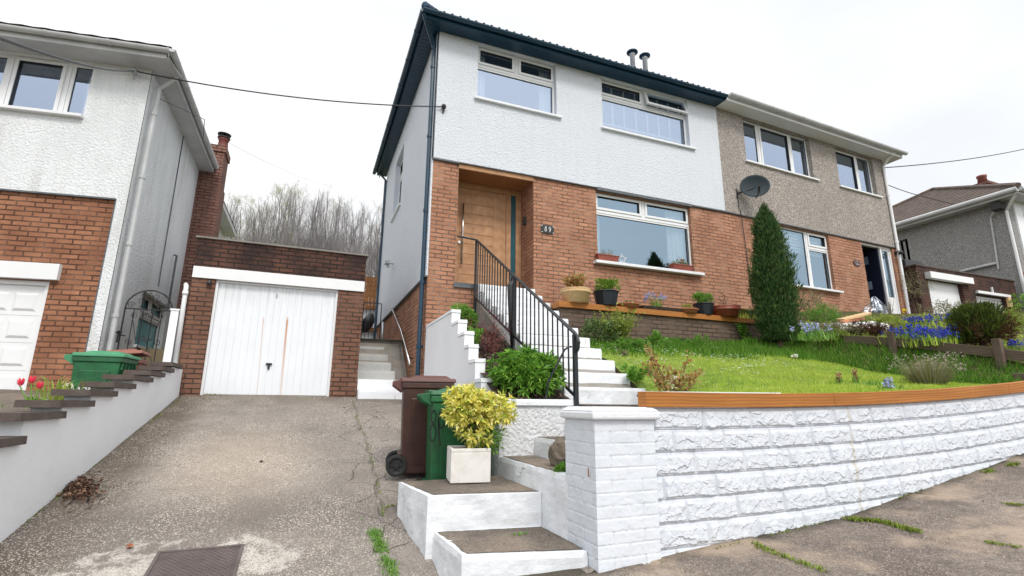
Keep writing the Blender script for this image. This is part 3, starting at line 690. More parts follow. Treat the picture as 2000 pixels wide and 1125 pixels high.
# number plaque 89
pu,pz=FM.at(1069.5,448,.02)
pq=thing('house_number_plaque','black slate plaque reading 89 on the brick beside the porch','sign',FM(pu,.0,pz-.07))
def rr(w,h,c,n=4):
    o=[]
    for sx,sy,a0 in ((1,1,0),(-1,1,90),(-1,-1,180),(1,-1,270)):
        for i in range(n+1):
            a=rad(a0+90*i/n); o.append((sx*(w-c)+c*cos(a),sy*(h-c)+c*sin(a)))
    return o
mb=MB(FM); mb.prism([(pu+a,pz+b) for a,b in rr(.135,.082,.03)],'y',.002,.022); pb=mb.build('slate',M['black'],pq,bevel=.004)
def stroke(mb,pts,F2,w,t=.003):
    """flat ribbon lettering of width w on a local plane F2(a,b,h)"""
    for a,b in zip(pts,pts[1:]):
        dx,dy=b[0]-a[0],b[1]-a[1]; L=math.hypot(dx,dy) or 1; nx,ny=-dy/L*w/2,dx/L*w/2; ex,ey=dx/L*w*.3,dy/L*w*.3
        v=[(a[0]-ex+nx,a[1]-ey+ny),(b[0]+ex+nx,b[1]+ey+ny),(b[0]+ex-nx,b[1]+ey-ny),(a[0]-ex-nx,a[1]-ey-ny)]
        mb.add([F2(x,y,t) for x,y in v]+[F2(x,y,0) for x,y in v],[(0,1,2,3),(4,7,6,5),(0,4,5,1),(1,5,6,2),(2,6,7,3),(3,7,4,0)])
def arc(cx,cy_,rx,ry,a0,a1,n=12): return [(cx+rx*cos(rad(a0+(a1-a0)*i/n)),cy_+ry*sin(rad(a0+(a1-a0)*i/n))) for i in range(n+1)]
EIGHT=[arc(0,.26,.17,.2,-90,270,16),arc(0,-.22,.21,.25,90,450,16)]
NINE=[arc(0,.22,.2,.24,0,360,16),[(.2,.24),(.17,-.1),(.02,-.46)]]
THREE=[arc(-.02,.25,.19,.2,150,-90,10),arc(-.02,-.2,.22,.25,90,-150,12)]
def glyph(mb,gl,cx,cz,h,w,F2,sl=0,asp=.8):
    for st in gl: stroke(mb,[(cx+(x*asp+y*sl)*h,cz+y*h) for x,y in st],F2,w)
mb=MB(FM); F2=lambda x,y,t:(x,.022+t,y)
glyph(mb,EIGHT,pu-.04,pz+.004,.10,.013,F2,.10); mb.build('digit',M['upvc'],pb); mb=MB(FM); glyph(mb,NINE,pu+.045,pz+.004,.10,.013,F2,.10); mb.build('digit',M['upvc'],pb); mb=MB(FM)
for sx in (-1,1):
    for sy_ in (-1,1): mb.box(pu+sx*.118-.008,.022,pz+sy_*.062-.008,pu+sx*.118+.008,.026,pz+sy_*.062+.008)
mb.build('fixing_studs',M['upvc'],pb)

# ---- right-hand semi (grey pebbledash over orange brick)
hn=thing('semi_detached_house','grey pebbledashed semi-detached house with white gutters and an open front door','house',tuple(FN(0,0,1.5)))
n1=FN.box([(1444,233),(1576,273),(1578,343),(1449,309)],-.08); n1=(n1[0],n1[1],n1[2],SOF-.03)
n2=FN.box([(1623,291),(1697,314),(1704,379),(1632,357)],-.08); n2=(n2[0],n2[1],n2[2],SOF-.03)
n3=FN.box([(1484,428),(1612,458),(1626,566),(1492,545)],-.08); n3=(n3[0],n3[1],n3[2],BR-.04)
n1,_=lowsill(FN,n1,[(1449,309),(1578,343)],.08); n2,_=lowsill(FN,n2,[(1632,357),(1704,379)],.08); n3,_=lowsill(FN,n3,[(1492,545),(1626,566)],.10)
n4=FN.box([(1678,473),(1741,487),(1757,612),(1700,612)],-.05); n4=(n4[0],n4[1],3.32,BR-.02)
mb=MB(FN); wall(mb,.0,UN,BR,SOF+.02,[n1,n2],.025,.16); mb.quad((UN,.025,BR),(UN,-.1,BR),(UN,-.1,SOF),(UN,.025,SOF)); mb.quad((0,.025,BR),(0,-.05,BR),(UN,-.05,BR),(UN,.025,BR)); mb.build('render_wall',M['pebble'],hn)
mb=MB(FN); wall(mb,.0,UN,1.5,BR,[n3,n4],-.004,.12); mb.quad((UN,-.004,1.5),(UN,-6,1.5),(UN,-6,BR),(UN,-.004,BR)); mb.build('brick_wall',M['brick'],hn)
mb=MB(FN); mb.quad((UN,-.004,BR),(UN,-6,BR),(UN,-6,SOF),(UN,-.004,SOF)); mb.quad((0,-6.3,1.5),(UN,-6.3,1.5),(UN,-6.3,SOF),(0,-6.3,SOF)); mb.build('outer_walls',M['pebble'],hn)
mb=MB(FN); mb.box(0,-.004,BR-.022,UN,.035,BR+.003); mb.build('flashing',M['lead'],hn)
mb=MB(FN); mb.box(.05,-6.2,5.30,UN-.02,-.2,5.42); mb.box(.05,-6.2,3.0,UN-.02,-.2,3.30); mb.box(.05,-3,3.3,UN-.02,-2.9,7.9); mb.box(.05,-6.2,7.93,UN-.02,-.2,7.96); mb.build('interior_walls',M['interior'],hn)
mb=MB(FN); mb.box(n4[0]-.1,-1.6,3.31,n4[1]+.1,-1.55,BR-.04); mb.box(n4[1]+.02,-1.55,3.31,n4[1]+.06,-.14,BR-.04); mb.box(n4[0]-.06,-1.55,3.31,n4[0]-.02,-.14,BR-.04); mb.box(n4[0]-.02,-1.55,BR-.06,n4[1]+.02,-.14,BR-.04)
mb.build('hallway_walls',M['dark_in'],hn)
mb=MB(FN); mb.box(0,-.05,SOF+.002,UN+.32,.36,SOF+.02); mb.build('soffit',M['upvc'],hn)
mb=MB(FN); mb.box(.0,.36,SOF-.02,UN+.32,.38,SOF+.15); mb.box(UN+.32,.38,SOF-.02,UN+.34,-6.6,SOF+.15); mb.build('fascia',M['upvc'],hn)
gutter('gutter',M['upvc_old'],FN,.02,UN+.40,.45,SOF+.11,hn,br=1.05)
roof_tiles(FN,.0,UN+.40,.30,None,1,M['navytile'],hn,amp=.012)
mb=MB(); 
e=FN(UN+.40,.44,SOF+.16); b=FN(UN+.4,-6.7,SOF+.16); r_=FN(UN-3.3,-3.2,10.0); r0=FN(0,-3.2,10.0); b0=FN(0,-6.7,SOF+.16)
mb.add([e,b,r_],[(0,1,2)]); mb.add([b,b0,r0,r_],[(0,1,2,3)]); mb.build('rear_roof',M['browntile'],hn)
window(hn,FN,n1,[(0,.255,0,1,'f'),(.255,.74,0,1,'o'),(.74,1,0,1,'f')],.08,'glass',(.06,.14,.08,.045))
window(hn,FN,n2,[(0,.64,0,1,'o'),(.64,1,0,1,'f')],.08,'glass',(.06,.14,.08,.045))
window(hn,FN,n3,[(0,.68,0,1,'f'),(.68,1,0,.72,'f'),(.68,1,.72,1,'o')],.08,'glass_low',(.06,.14,.10,.05),sillmat='wpaint')
mb=MB(FN); z=n3[3]-.04
while z>n3[3]-.55: mb.box(n3[0]+.04,-.25,z-.07,n3[1]-.04,-.235,z-.005); z-=.085
solo(mb,'window_blind',M['blind'],'pale roller blind pulled part way down behind the conifer-side ground floor window','blind')
# front door: white frame, door swung inwards, glazed panel beside it
mb=MB(FN); ring(mb,n4[0],n4[1],n4[2],n4[3],.055,-.13,-.05); um=n4[0]+(n4[1]-n4[0])*.66; mb.box(um-.03,-.13,n4[2],um+.03,-.045,n4[3])
df=mb.build('door_frame',M['upvc'],hn,bevel=.004)
mb=MB(FN); ring(mb,um+.03,n4[1]-.055,n4[2]+.055,n4[3]-.055,.05,-.11,-.07); mb.box(um+.03,-.11,n4[2]+.05,n4[1]-.05,-.075,n4[2]+.55); mb.build('side_panel',M['upvc'],df)
mb=MB(FN); mb.quad((um+.08,-.09,n4[2]+.5),(n4[1]-.1,-.09,n4[2]+.5),(n4[1]-.1,-.09,n4[3]-.1),(um+.08,-.09,n4[3]-.1)); mb.build('side_light',M['glass_low'],df)
mb=MB(FN); mb.box(um-.07,-.80,n4[2]+.03,um-.03,-.09,n4[3]-.05); dn=mb.build('front_door',plain('dark_navy_door',(.006,.010,.028),.5),hn,bevel=.004)
for px,py in ((1692,512),(1698,560)):
    z=FN.at(px,py,-.5)[1]; mb=MB(FN); mb.box(um-.078,-.60,z-.11,um-.069,-.36,z+.11); mb.build('square_light',plain('door_light_glass',(.22,.27,.36),.3),dn)
mb=MB(FN); mb.box(um-.085,-.74,4.25,um-.068,-.70,4.45); mb.box(um-.11,-.76,4.33,um-.085,-.66,4.36); mb.build('door_handle',M['chrome'],dn)
mb=MB(FN); mb.tube([(UN-.06,.40,SOF+.05),(UN-.06,.22,SOF-.06),(UN-.06,.07,SOF-.22),(UN-.06,.07,2.9)],.038,8)
for z in (6.8,5.4,4.1): mb.tube([(UN-.06,.07,z),(UN-.06,.07,z+.06)],.048,8)
mb.build('downpipe',M['upvc'],hn)
# satellite dish on its bracket, and the cable down the wall
du,dz=FN.at(1476,363,.35)
sd=thing('satellite_dish','grey oval satellite dish on the pebbledash above the conifer','satellite dish',FN(du-.22,.0,dz-.15))
dirn=(-FN.n*-1); ax=(FN.n*.80-FN.u*.62+Vector((0,0,.02))).normalized(); rx=ax.cross(Vector((0,0,1))).normalized(); ry=rx.cross(ax).normalized()
ce=FN(du,.32,dz); mb=MB(); vs=[];fs=[];nr,na=7,32
for i in range(nr+1):
    q=i/nr
    for k in range(na):
        a=2*pi*k/na; vs.append(ce+rx*(cos(a)*.315*q)+ry*(sin(a)*.27*q)+ax*(.085*q*q-.05))
for i in range(nr):
    for k in range(na): fs.append((i*na+k,i*na+(k+1)%na,(i+1)*na+(k+1)%na,(i+1)*na+k))
mb.add(vs,fs); do=mb.build('dish',M['grey_plastic'],sd,smooth=True); sm=do.modifiers.new('s','SOLIDIFY'); sm.thickness=.008
mb=MB(); mb.tube([ce-ry*.28-ax*.02,ce-ry*.30+ax*.36],.012,6); mb.tube([ce-ry*.30+ax*.30,ce-ry*.17+ax*.40],.028,8); mb.build('receiver_arm',M['black'],sd)
mb=MB(); mb.tube([FN(du-.24,.0,dz-.12),FN(du-.24,.14,dz-.12),ce-ax*.05],.02,8); mb.tube([FN(du-.24,.01,dz-.24),FN(du-.24,.01,dz-.0)],.03,6); mb.build('bracket',M['black'],sd)
mb=MB(); pts=[FN(du-.24,.04,dz-.15),FN(du-.25,.05,dz-.5),FN(du-.20,.045,BR+.1),FN(du-.12,.02,4.4),FN(du-.06,.01,3.2)]; mb.tube(pts,.009,5)
solo(mb,'aerial_cable',M['cable'],'black cable running down the wall from the satellite dish','cable')
mb=MB(FN); u,z=FN.at(1673,514,.0); mb.prism([(u+a,z+b) for a,b in arc(0,0,.14,.09,0,360,16)[:-1]],'y',.0,.02)
pn=thing('house_number_plaque','small brown oval house plaque on brick beside the open white door','sign',FN(u,0,z-.09)); po=mb.build('oval_plate',plain('brown_plaque',(.10,.05,.045),.5),pn,bevel=.004)
mb=MB(FN); glyph(mb,EIGHT[:1],u,z+.02,.08,.010,lambda x,y,t:(x,.021+t,y)); stroke(mb,[(u-.07,z-.035),(u+.07,z-.035)],lambda x,y,t:(x,.021+t,y),.012); mb.build('faint_marking',M['upvc_old'],po)
mb=MB(FN); u,z=FN.at(1754,493,.08); mb.box(u-.03,0,z-.06,u+.03,.04,z+.03); mb.tube([(u,.03,z),(u-.02,.10,z+.04),(u-.02,.16,z)],.015,6); mb.lathe([(.02,.05),(.07,0),(.05,-.04)],(u-.02,.16,z-.03),12)
solo(mb,'wall_lantern',M['black'],'small black wall lantern between the white door and the downpipe','lamp')
# ---- left house
FL=Frame(-9.8,9.82,1,-.16); FLS=Frame(-2.77,8.72,0,1); UL=7.12; SL=6.2
hl=thing('detached_house','white rendered house with orange brick garage front, left edge of the photo','house',(-6,9,1))
l1=FL.box([(-60,100),(193,119),(170,222),(-110,200)],-.08); l1=(l1[0],l1[1],l1[2],SL-.02)
l1=(l1[0],l1[1],sum(FL.at(x,y,.08)[1] for x,y in ((170,222),(0,203)))/2,l1[3])
gd=FL.box([(-300,530),(97,545),(60,785),(-330,790)],-.1); gd=(gd[1]-2.25,gd[1],.98,2.66)
bz=FL.at(120,379,.0)[1]; bu=UL-.15
mb=MB(FL); wall(mb,0,UL,bz,SL+.02,[l1],.0,.16); mb.quad((bu,0,.5),(UL,0,.5),(UL,0,bz),(bu,0,bz)); mb.quad((0,0,bz),(0,-.06,bz),(UL,-.06,bz),(UL,0,bz)); mb.quad((bu,0,.5),(bu,-.06,.5),(bu,-.06,bz),(bu,0,bz)); mb.build('render_wall',M['render_left'],hl)
mb=MB(FL); wall(mb,0,bu,.5,bz,[gd],-.035,.1); mb.build('brick_wall',M['brick_left'],hl)
mb=MB(FL); mb.box(0,-.035,bz-.02,bu,.012,bz+.004); mb.box(bu-.004,-.035,.5,bu+.012,.006,bz); mb.build('edge_bead',M['lead'],hl)
lw=FLS.box([(264,566),(318,597),(300,690),(252,672)],-.1)
mb=MB(FLS); wall(mb,0,3.86,.5,SL+.02,[lw],0,.14); mb.build('side_render',M['render_left'],hl)
mb=MB(); mb.box(-9.8,12.45,.5,-2.79,12.55,SL); mb.box(-9.9,9.2,.5,-9.75,12.5,SL); mb.build('rear_walls',M['render_left'],hl)
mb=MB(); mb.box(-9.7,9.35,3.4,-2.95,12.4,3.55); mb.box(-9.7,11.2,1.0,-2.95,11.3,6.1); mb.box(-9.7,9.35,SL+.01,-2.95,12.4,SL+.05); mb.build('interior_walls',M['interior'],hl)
window(hl,FL,l1,[(0,.36,0,1,'f'),(.36,.80,0,1,'o'),(.80,1,0,1,'f')],.08,'glass',(.05,.02,.08,.05),fw=.05)
u_=l1[1]-l1[0]; curtain(FL,l1[0]+u_*.90,l1[1]-.03,l1[2]+.03,l1[3]-.1,-.26,'white curtain at the right end of the left house upstairs window',waves=3)
window(hl,FLS,lw,[(0,1,0,.62,'f'),(0,.5,.62,1,'o'),(.5,1,.62,1,'o')],.10,'glass_side',(.04,.04,.06,.05))
# garage door with raised panels
gdm=MB(FL); gdm.box(gd[0]+.06,-.14,gd[2]+.02,gd[1]-.06,-.11,gd[3]-.05)
nx,nz_=6,4; pw=(gd[1]-gd[0]-.2)/nx; ph=(gd[3]-gd[2]-.15)/nz_
for j in range(nz_):
    gdm.box(gd[0]+.065,-.112,gd[2]+.04+j*ph,gd[1]-.065,-.104,gd[2]+.04+(j+1)*ph-.012)
    for i in range(nx):
        a=gd[0]+.12+i*pw; z=gd[2]+.10+j*ph
        gdm.taper((a,a+pw-.06,-.106,-.104),(a+.04,a+pw-.10,-.106,-.104),z,z) if False else None
        b0=(a,a+pw-.05,z,z+ph-.12); i2=.035
        v=[(b0[0],-.104,b0[2]),(b0[1],-.104,b0[2]),(b0[1],-.104,b0[3]),(b0[0],-.104,b0[3])]
        w_=[(b0[0]+i2,-.086,b0[2]+i2),(b0[1]-i2,-.086,b0[2]+i2),(b0[1]-i2,-.086,b0[3]-i2),(b0[0]+i2,-.086,b0[3]-i2)]
        gdm.add(v+w_,[(4,5,6,7),(0,1,5,4),(1,2,6,5),(2,3,7,6),(3,0,4,7)])
go=gdm.build('garage_door',M['upvc'],hl)
mb=MB(FL); ring(mb,gd[0],gd[1],gd[2]-.05,gd[3],.06,-.16,-.07); mb.build('door_frame',M['upvc'],go)
c=FL.at(117,517,.03); mb=MB(FL); mb.box(gd[0]-.15,-.05,gd[3]+.01,c[0],.035,c[1]+.01); mb.build('lintel_board',M['upvc'],hl,bevel=.004)
OL=.38
mb=MB(FL); mb.box(0,-.1,SL+.001,UL+OL,OL,SL+.02); mb.build('soffit',M['upvc_old'],hl)
mb=MB(FL); mb.box(0,OL,SL-.02,UL+OL-.03,OL+.02,SL+.12); mb.build('fascia',M['upvc_old'],hl)
mb=MB(); mb.box(-2.80,8.55,SL+.003,-2.47,12.54,SL+.022); mb.build('side_soffit',M['upvc_old'],hl); mb=MB(); mb.box(-2.48,8.28,SL-.02,-2.46,12.45,SL+.12); mb.build('side_fascia',M['upvc_old'],hl)
gutter('gutter',M['upvc_old'],FL,0,UL+OL+.03,OL+.075,SL+.10,hl,r=.052,br=.8)
FLG=Frame(-2.46,8.17,0,1); gutter('gutter',M['upvc_old'],FLG,-.03,4.25,.055,SL+.10,hl,r=.055,br=.7)
mb=MB(FL); mb.grid(lambda u,v:(min(u,UL+OL+.02-v),OL+.06-v,SL+.17+v*.5+(.012 if int(u/.15)%2 else 0)),frange(0,UL+OL+.02,.15),frange(0,3.2,.32)); mb.build('roof',M['browntile'],hl)
mb=MB(FL); mb.xf=ident; mb.grid(lambda y,v:(-2.42-v,min(max(y,8.16+v),12.6-v),SL+.15+v*.5),frange(8.16,12.6,.2),frange(0,2.1,.3)); mb.quad((-9.8,12.6,SL+.15),(-2.42,12.6,SL+.15),(-4.4,10.5,SL+1.2),(-9.8,10.5,SL+1.2)); mb.build('side_roof',M['browntile'],hl)
mb=MB(); X=-2.69; mb.tube([(-2.42,8.75,SL+.06),(-2.52,8.80,SL-.06),(X,8.86,SL-.22),(X,8.86,4.2),(X,8.86,1.1)],.036,8)
for z in (5.5,4.4,3.3,2.2): mb.tube([(X,8.86,z),(X,8.86,z+.05)],.046,8)
mb.build('downpipe',M['upvc_old'],hl)
mb=MB(); mb.tube([(-2.76,10.9,SL),(-2.75,10.92,3.1)],.010,5); mb.tube([(-2.74,9.1,SL-.25),(-2.2,9.8,SL-.12),(-2.4,10.8,SL-.02)],.007,5); mb.tube([(-2.75,11.6,3.9),(-2.70,11.6,3.9),(-2.70,11.6,2.8)],.02,6); mb.build('wall_cables',M['lead'],hl)
# chimney of the left house
ch=MB(); a=onY(402,330,12.56); b=onY(434,330,12.56); ct=onY(405,280,12.56).z; e_=onY(426,400,12.56)
ch.box(-3.2,12.56,.8,e_.x,13.15,SL-.25); ch.box(-3.2,12.56,SL-.25,a.x-.002,13.1,SL+.3); ch.box(a.x,12.56,SL-.25,b.x,13.15,ct-.16); ch.box(a.x-.03,12.53,ct-.16,b.x+.03,13.18,ct)
co=ch.build('chimney',M['brick_chimney'],hl)
pc=((a.x+b.x)/2+.05,12.85,ct); mb=MB(); mb.lathe([(.15,0),(.12,.06),(.10,.26),(.12,.28),(.12,.33)],pc,18); pt=mb.build('chimney_pot',M['chimneypot'],co,smooth=True)
mb=MB(); mb.lathe([(.09,.28),(.09,.31),(.14,.33),(.14,.35),(.08,.37)],pc,18); mb.tube([(pc[0],pc[1],pc[2]+.3),(pc[0],pc[1],pc[2]+.46)],.015,5); mb.lathe([(.145,.42),(.15,.44),(.05,.47)],pc,18); mb.build('cowl',M['black'],co)
# rear wing
e=onY(441,412,16.5); mb=MB(); mb.box(-6,16.5,1.5,e.x-.38,19,e.z); mb.build('rear_wing_wall',M['render_left'],hl)
mb=MB(); mb.box(-6,16.1,e.z-.02,e.x-.02,19.2,e.z+.14); mb.build('rear_wing_fascia',M['upvc_old'],hl)
mb=MB(); mb.taper((-6,e.x,16.05,19.3),(-5,e.x-1,17,18.5),e.z+.14,e.z+1.0); mb.build('rear_wing_roof',M['browntile'],hl)

# ---- centre garage
FG=Frame(-1.84,9.0,1,0)
gg=thing('garage','small flat roofed brick garage with a white up-and-over door','garage',(-.5,9.0,1.0))
g0=FG.box([(418,551),(660,568),(643,778),(394,768)]); g0=(g0[0],g0[1],1.10,2.93); GW=2.63
mb=MB(FG); wall(mb,0,GW,.8,2.95,[g0],0,.10); mb.quad((GW,0,.8),(GW,-5,.8),(GW,-5,3.1),(GW,0,3.1)); mb.quad((0,0,.8),(0,-5,.8),(0,-5,3.1),(0,0,3.1)); mb.build('brick_wall',M['brick_garage'],gg)
mb=MB(FG); wall(mb,0,GW,2.95,3.585,[],.0); mb.quad((GW,0,3.1),(GW,-5,3.1),(GW,-5,3.585),(GW,0,3.585)); mb.quad((0,0,3.1),(0,-5,3.1),(0,-5,3.585),(0,0,3.585)); mb.quad((.02,-.1,3.4),(GW-.02,-.1,3.4),(GW-.02,-5,3.4),(.02,-5,3.4)); mb.quad((0,-5,.8),(GW,-5,.8),(GW,-5,3.58),(0,-5,3.58)); mb.build('parapet',M['brick_dark'],gg)
mb=MB(FG); mb.box(-.03,-5.03,3.587,GW+.03,.03,3.615); mb.build('coping',M['greyconc'],gg)
mb=MB(FG); mb.box(-.0,.002,2.925,GW,.03,3.11); fb=mb.build('fascia_board',M['upvc'],gg,bevel=.003)
t=NT('rusty_white_garage_door'); p=t.pos(); sp_=t.n('ShaderNodeSeparateXYZ'); t.l(p,sp_.inputs[0])
col=t.mix(t.ramp(t.noise(p,2.5,5),[(.4,0.),(.7,.4)]),(.76,.79,.83),(.68,.70,.73))
def streak(col,xa,xb,za,zb,w,amt):
    # a rust run with its own shape: narrow at the top, wandering down the door
    zt=t.math('DIVIDE',t.math('SUBTRACT',sp_.outputs[2],zb),za-zb)
    xc=t.math('MULTIPLY_ADD',zt,xa-xb,xb)
    d=t.math('ABSOLUTE',t.math('SUBTRACT',sp_.outputs[0],xc)); d=t.math('DIVIDE',d,w)
    m=t.ramp(d,[(.2,amt),(1.,0.)]); m=t.math('MULTIPLY',m,t.ramp(zt,[(.0,.35),(.3,.55),(.93,1.),(1.,0.)])); m=t.math('MULTIPLY',m,t.ramp(sp_.outputs[2],[(0,1.),(1,1.)]))
    return t.mix(m,col,(.50,.19,.04))
def gx_(px,py): q=onY(px,py,9.08); return q.x,q.z
a,b=gx_(562,617),gx_(548,768); col=streak(col,a[0],b[0],a[1],b[1],.022,.95)
a,b=gx_(515,617),gx_(506,720); col=streak(col,a[0],b[0],a[1],b[1],.010,.7)
a,b=gx_(597,620),gx_(592,700); col=streak(col,a[0],b[0],a[1],b[1],.007,.35)
mp=t.n('ShaderNodeMapping'); t.l(p,mp.inputs[0]); mp.inputs['Scale'].default_value=(30,1,1.2)
topd=t.math('MULTIPLY',t.ramp(t.noise(mp.outputs[0],1.,3),[(.45,0.),(.7,1.)]),t.ramp(t.math('SUBTRACT',sp_.outputs[2],2.0),[(.35,0.),(.9,.55)]))
col=t.mix(topd,col,(.45,.46,.44)); t.bsdf(col,.45); M['gdoor']=t.m
mb=MB(FG); nr=17; wv=(g0[1]-g0[0]-.07)/nr
for i in range(nr):
    a=g0[0]+.035+i*wv; mb.box(a+.004,-.11,1.12,a+wv-.004,-.078,2.92)
mb.box(g0[0]+.03,-.12,1.11,g0[1]-.03,-.085,2.925)
gdr=mb.build('garage_door',M['gdoor'],gg,bevel=.003)
mb=MB(FG); 
ring(mb,g0[0],g0[1],1.07,2.93,.035,-.12,-.03,wb=.03)
mb.build('door_frame',M['upvc'],gdr)
hx,hz=FG.at(525,714,-.07); mb=MB(FG); mb.box(hx-.045,-.08,hz+.01,hx+.045,-.05,hz+.04); mb.box(hx-.016,-.08,hz-.06,hx+.016,-.055,hz+.01); mb.build('door_handle',M['black'],gdr,bevel=.004)
hx,hz=FG.at(541,577,-.07); mb=MB(FG); mb.box(hx-.012,-.08,hz-.03,hx+.012,-.06,hz+.03); mb.build('vent',M['galv'],gdr)
hx,hz=FG.at(410,554,.0); mb=MB(FG); mb.lathe([(.03,0),(.04,.03),(.02,.07)],(hx,.05,hz-.03),10); mb.build('security_light',M['black'],gg)
mb=MB(); mb.tube([(-1.99,9.6,2.84),(-1.93,9.1,2.82),(-1.89,8.95,2.76),(-1.885,8.93,2.64),(-1.87,8.93,1.50)],.034,10); mb.tube([(-1.885,8.93,2.62),(-1.885,8.93,2.68)],.042,10)
solo(mb,'downpipe',M['upvc'],'white plastic downpipe at the left corner of the garage','downpipe',smooth=True)
mb=MB(); mb.box(-2.03,8.90,1.0,-1.925,9.1,2.36); mb.box(-2.04,8.89,2.36,-1.915,9.11,2.39)
solo(mb,'gate_pier',M['wsmooth'],'plain white gate pier between the iron gate and the white downpipe','pier',bevel=.006)

# ---- far house on the right
hf=thing('hipped_roof_house','grey pebbledashed house with a brown hipped roof, far right of the photo','house',(26,11,2))
XF=23.0; FF=Frame(XF,30,0,-1)   # normal faces -x
c0=onX(1970,393,XF); eb=onX(1757,449,XF); yF=c0.y; zE=(c0.z+eb.z)/2
mb=MB(); mb.box(XF,yF+.05,2,XF+9,yF+9,zE); mb.build('pebbledash_wall',M['pebble_far'],hf)
mb=MB(); mb.box(XF+.3,yF-.0,2,XF+9,yF+.05,zE); mb.build('front_wall',M['wsmooth'],hf)
mb=MB(); mb.box(XF-.45,yF-.45,zE,XF+9,yF+9.4,zE+.03); mb.box(XF-.47,yF-.47,zE-.02,XF-.45,yF+9.4,zE+.2); mb.box(XF-.47,yF-.49,zE-.02,XF+9,yF-.47,zE+.2); mb.tube([(XF-.55,yF-.5,zE+.14),(XF-.55,yF+9.4,zE+.14)],.085,8); mb.tube([(XF-.5,yF-.56,zE+.14),(XF+9,yF-.56,zE+.14)],.085,8); mb.build('eaves_and_gutters',M['upvc_old'],hf)
# hipped roof: courses as small steps
rz=zE+.2; rx=XF+3.6; 
mb=MB()
def hipside(v,yy):
    return 0
ri=onX(1823,371,rx); rj=onX(1968,379,rx); hgt=max(ri.z,rj.z)-rz
ap=onX(1823,371,XF+3.8); hgt=ap.z-rz; rx=XF+3.8; y0=yF-.55; y1=2*ap.y-y0; ya=yb=ap.y; nv=16
vs=[]
for k in range(nv):
    vs+=[k/nv,(k+1)/nv-.001]
mb.grid(lambda s,v:(XF-.55+v*4.35,(y0+(ya-y0)*v)*(1-s)+(y1+(yb-y1)*v)*s, rz+hgt*v-(v*nv-math.floor(v*nv+1e-6))*.03+.03),frange(0,1,.05),vs)
mb.add([(XF-.55,y0,rz),(XF+9,y0,rz),(XF+9,ya,rz+hgt),(rx,ya,rz+hgt)],[(0,1,2,3)])
mb.add([(XF-.55,y1,rz),(XF+9,y1,rz),(XF+9,yb,rz+hgt),(rx,yb,rz+hgt)],[(0,1,2,3)])
rfo=mb.build('roof',M['browntile'],hf)
mb=MB(); mb.tube([(XF-.55,y1,rz+.05),(rx,yb,rz+hgt+.03),(XF-.55,y0,rz+.05)],.10,6); mb.tube([(rx,ya,rz+hgt+.03),(XF+9,ya,rz+hgt+.03)],.1,6); mb.build('ridge_tiles',M['browntile'],rfo)
cb=onY(1925,366,11.6); mb=MB(); mb.box(cb.x-.45,cb.y-.3,rz,cb.x+.35,cb.y+.3,cb.z); mb.box(cb.x-.52,cb.y-.35,cb.z,cb.x+.42,cb.y+.35,cb.z+.12); cho=mb.build('chimney',M['brick_chimney'],hf)
mb=MB(); mb.lathe([(.2,0),(.16,.3),(.19,.34),(.19,.42)],(cb.x-.15,cb.y,cb.z+.12),14); mb.build('chimney_pot',M['chimneypot'],cho,smooth=True)
a=onX(1973,395,XF-.05); mb=MB(); mb.tube([(XF-.5,yF-.5,zE+.1),(XF-.05,yF+.1,zE-.4),(XF-.05,yF+.1,2.5)],.05,8); mb.build('downpipe',M['upvc'],hf)
fw_=[onX(1762,473,XF),onX(1778,520,XF)]; ff=FF
uw0=30-onX(1762,495,XF).y; uw1=30-onX(1777,495,XF).y
window(hf,FF,(uw0,uw1,fw_[1].z,fw_[0].z+.1),[(0,1,0,1,'f')],.0,'glass',(.1,.1,.1,.1),fw=.1)
mb=MB(); a=onX(1935,425,XF-.04); b=onX(1950,525,XF-.04); mb.tube([(XF-.3,onX(1948,400,XF-.3).y,onX(1948,400,XF-.3).z),(XF-.05,a.y,a.z),(XF-.05,b.y,b.z)],.03,5)
a=onX(1875,530,XF-.06); b=onX(1946,514,XF-.06); mb.tube([(XF-.06,a.y,a.z),(XF-.06,b.y,b.z)],.055,6); mb.build('pipes',M['upvc_old'],hf)
a=onX(1947,403,XF-.25); mb=MB(); mb.box(a.x-.12,a.y-.15,a.z-.15,a.x+.15,a.y+.15,a.z+.12); mb.build('floodlight',M['black'],hf,bevel=.02)
fu=XF+.9
mb=MB(); mb.box(XF+.8,yF-.03,zE-1.5,XF+2.6,yF,zE-.2); mb.build('front_window',M['upvc'],hf)
# porch pier of the far house
pq0=onY(1990,560,8.6); mb=MB(); mb.box(22.3,8.3,2.5,22.9,8.7,onY(1985,523,8.5).z)
solo(mb,'brick_pier',M['brick'],'orange brick pier in front of the far right house','pier')

# ---- pair of garages on the right
FR=Frame(16.95,9.0,1,-.012)
gr_=thing('double_garage','dark brick double garage with two white doors, at the right','garage',(19.5,9,3))
ra=FR.box([(1815,547),(1883,557),(1888,625),(1822,625)]); ra=(ra[0],ra[1],2.9,4.86); rb=FR.box([(1909,573),(1965,583),(1975,640),(1915,640)]); rb=(rb[0],rb[1],2.9,4.60)
mb=MB(FR); wall(mb,0,5.25,1.8,5.24,[ra,rb],0,.15); mb.quad((0,0,1.8),(0,-4.5,1.8),(0,-4.5,5.24),(0,0,5.24)); mb.quad((5.25,0,1.8),(5.25,-4.5,1.8),(5.25,-4.5,5.24),(5.25,0,5.24)); mb.quad((0,-.1,5.15),(5.25,-.1,5.15),(5.25,-4.5,5.15),(0,-4.5,5.15)); mb.build('brick_wall',M['brick_dark'],gr_)
mb=MB(FR); mb.box(-.03,-4.5,5.24,5.28,.03,5.28); mb.build('coping',M['coping'],gr_)
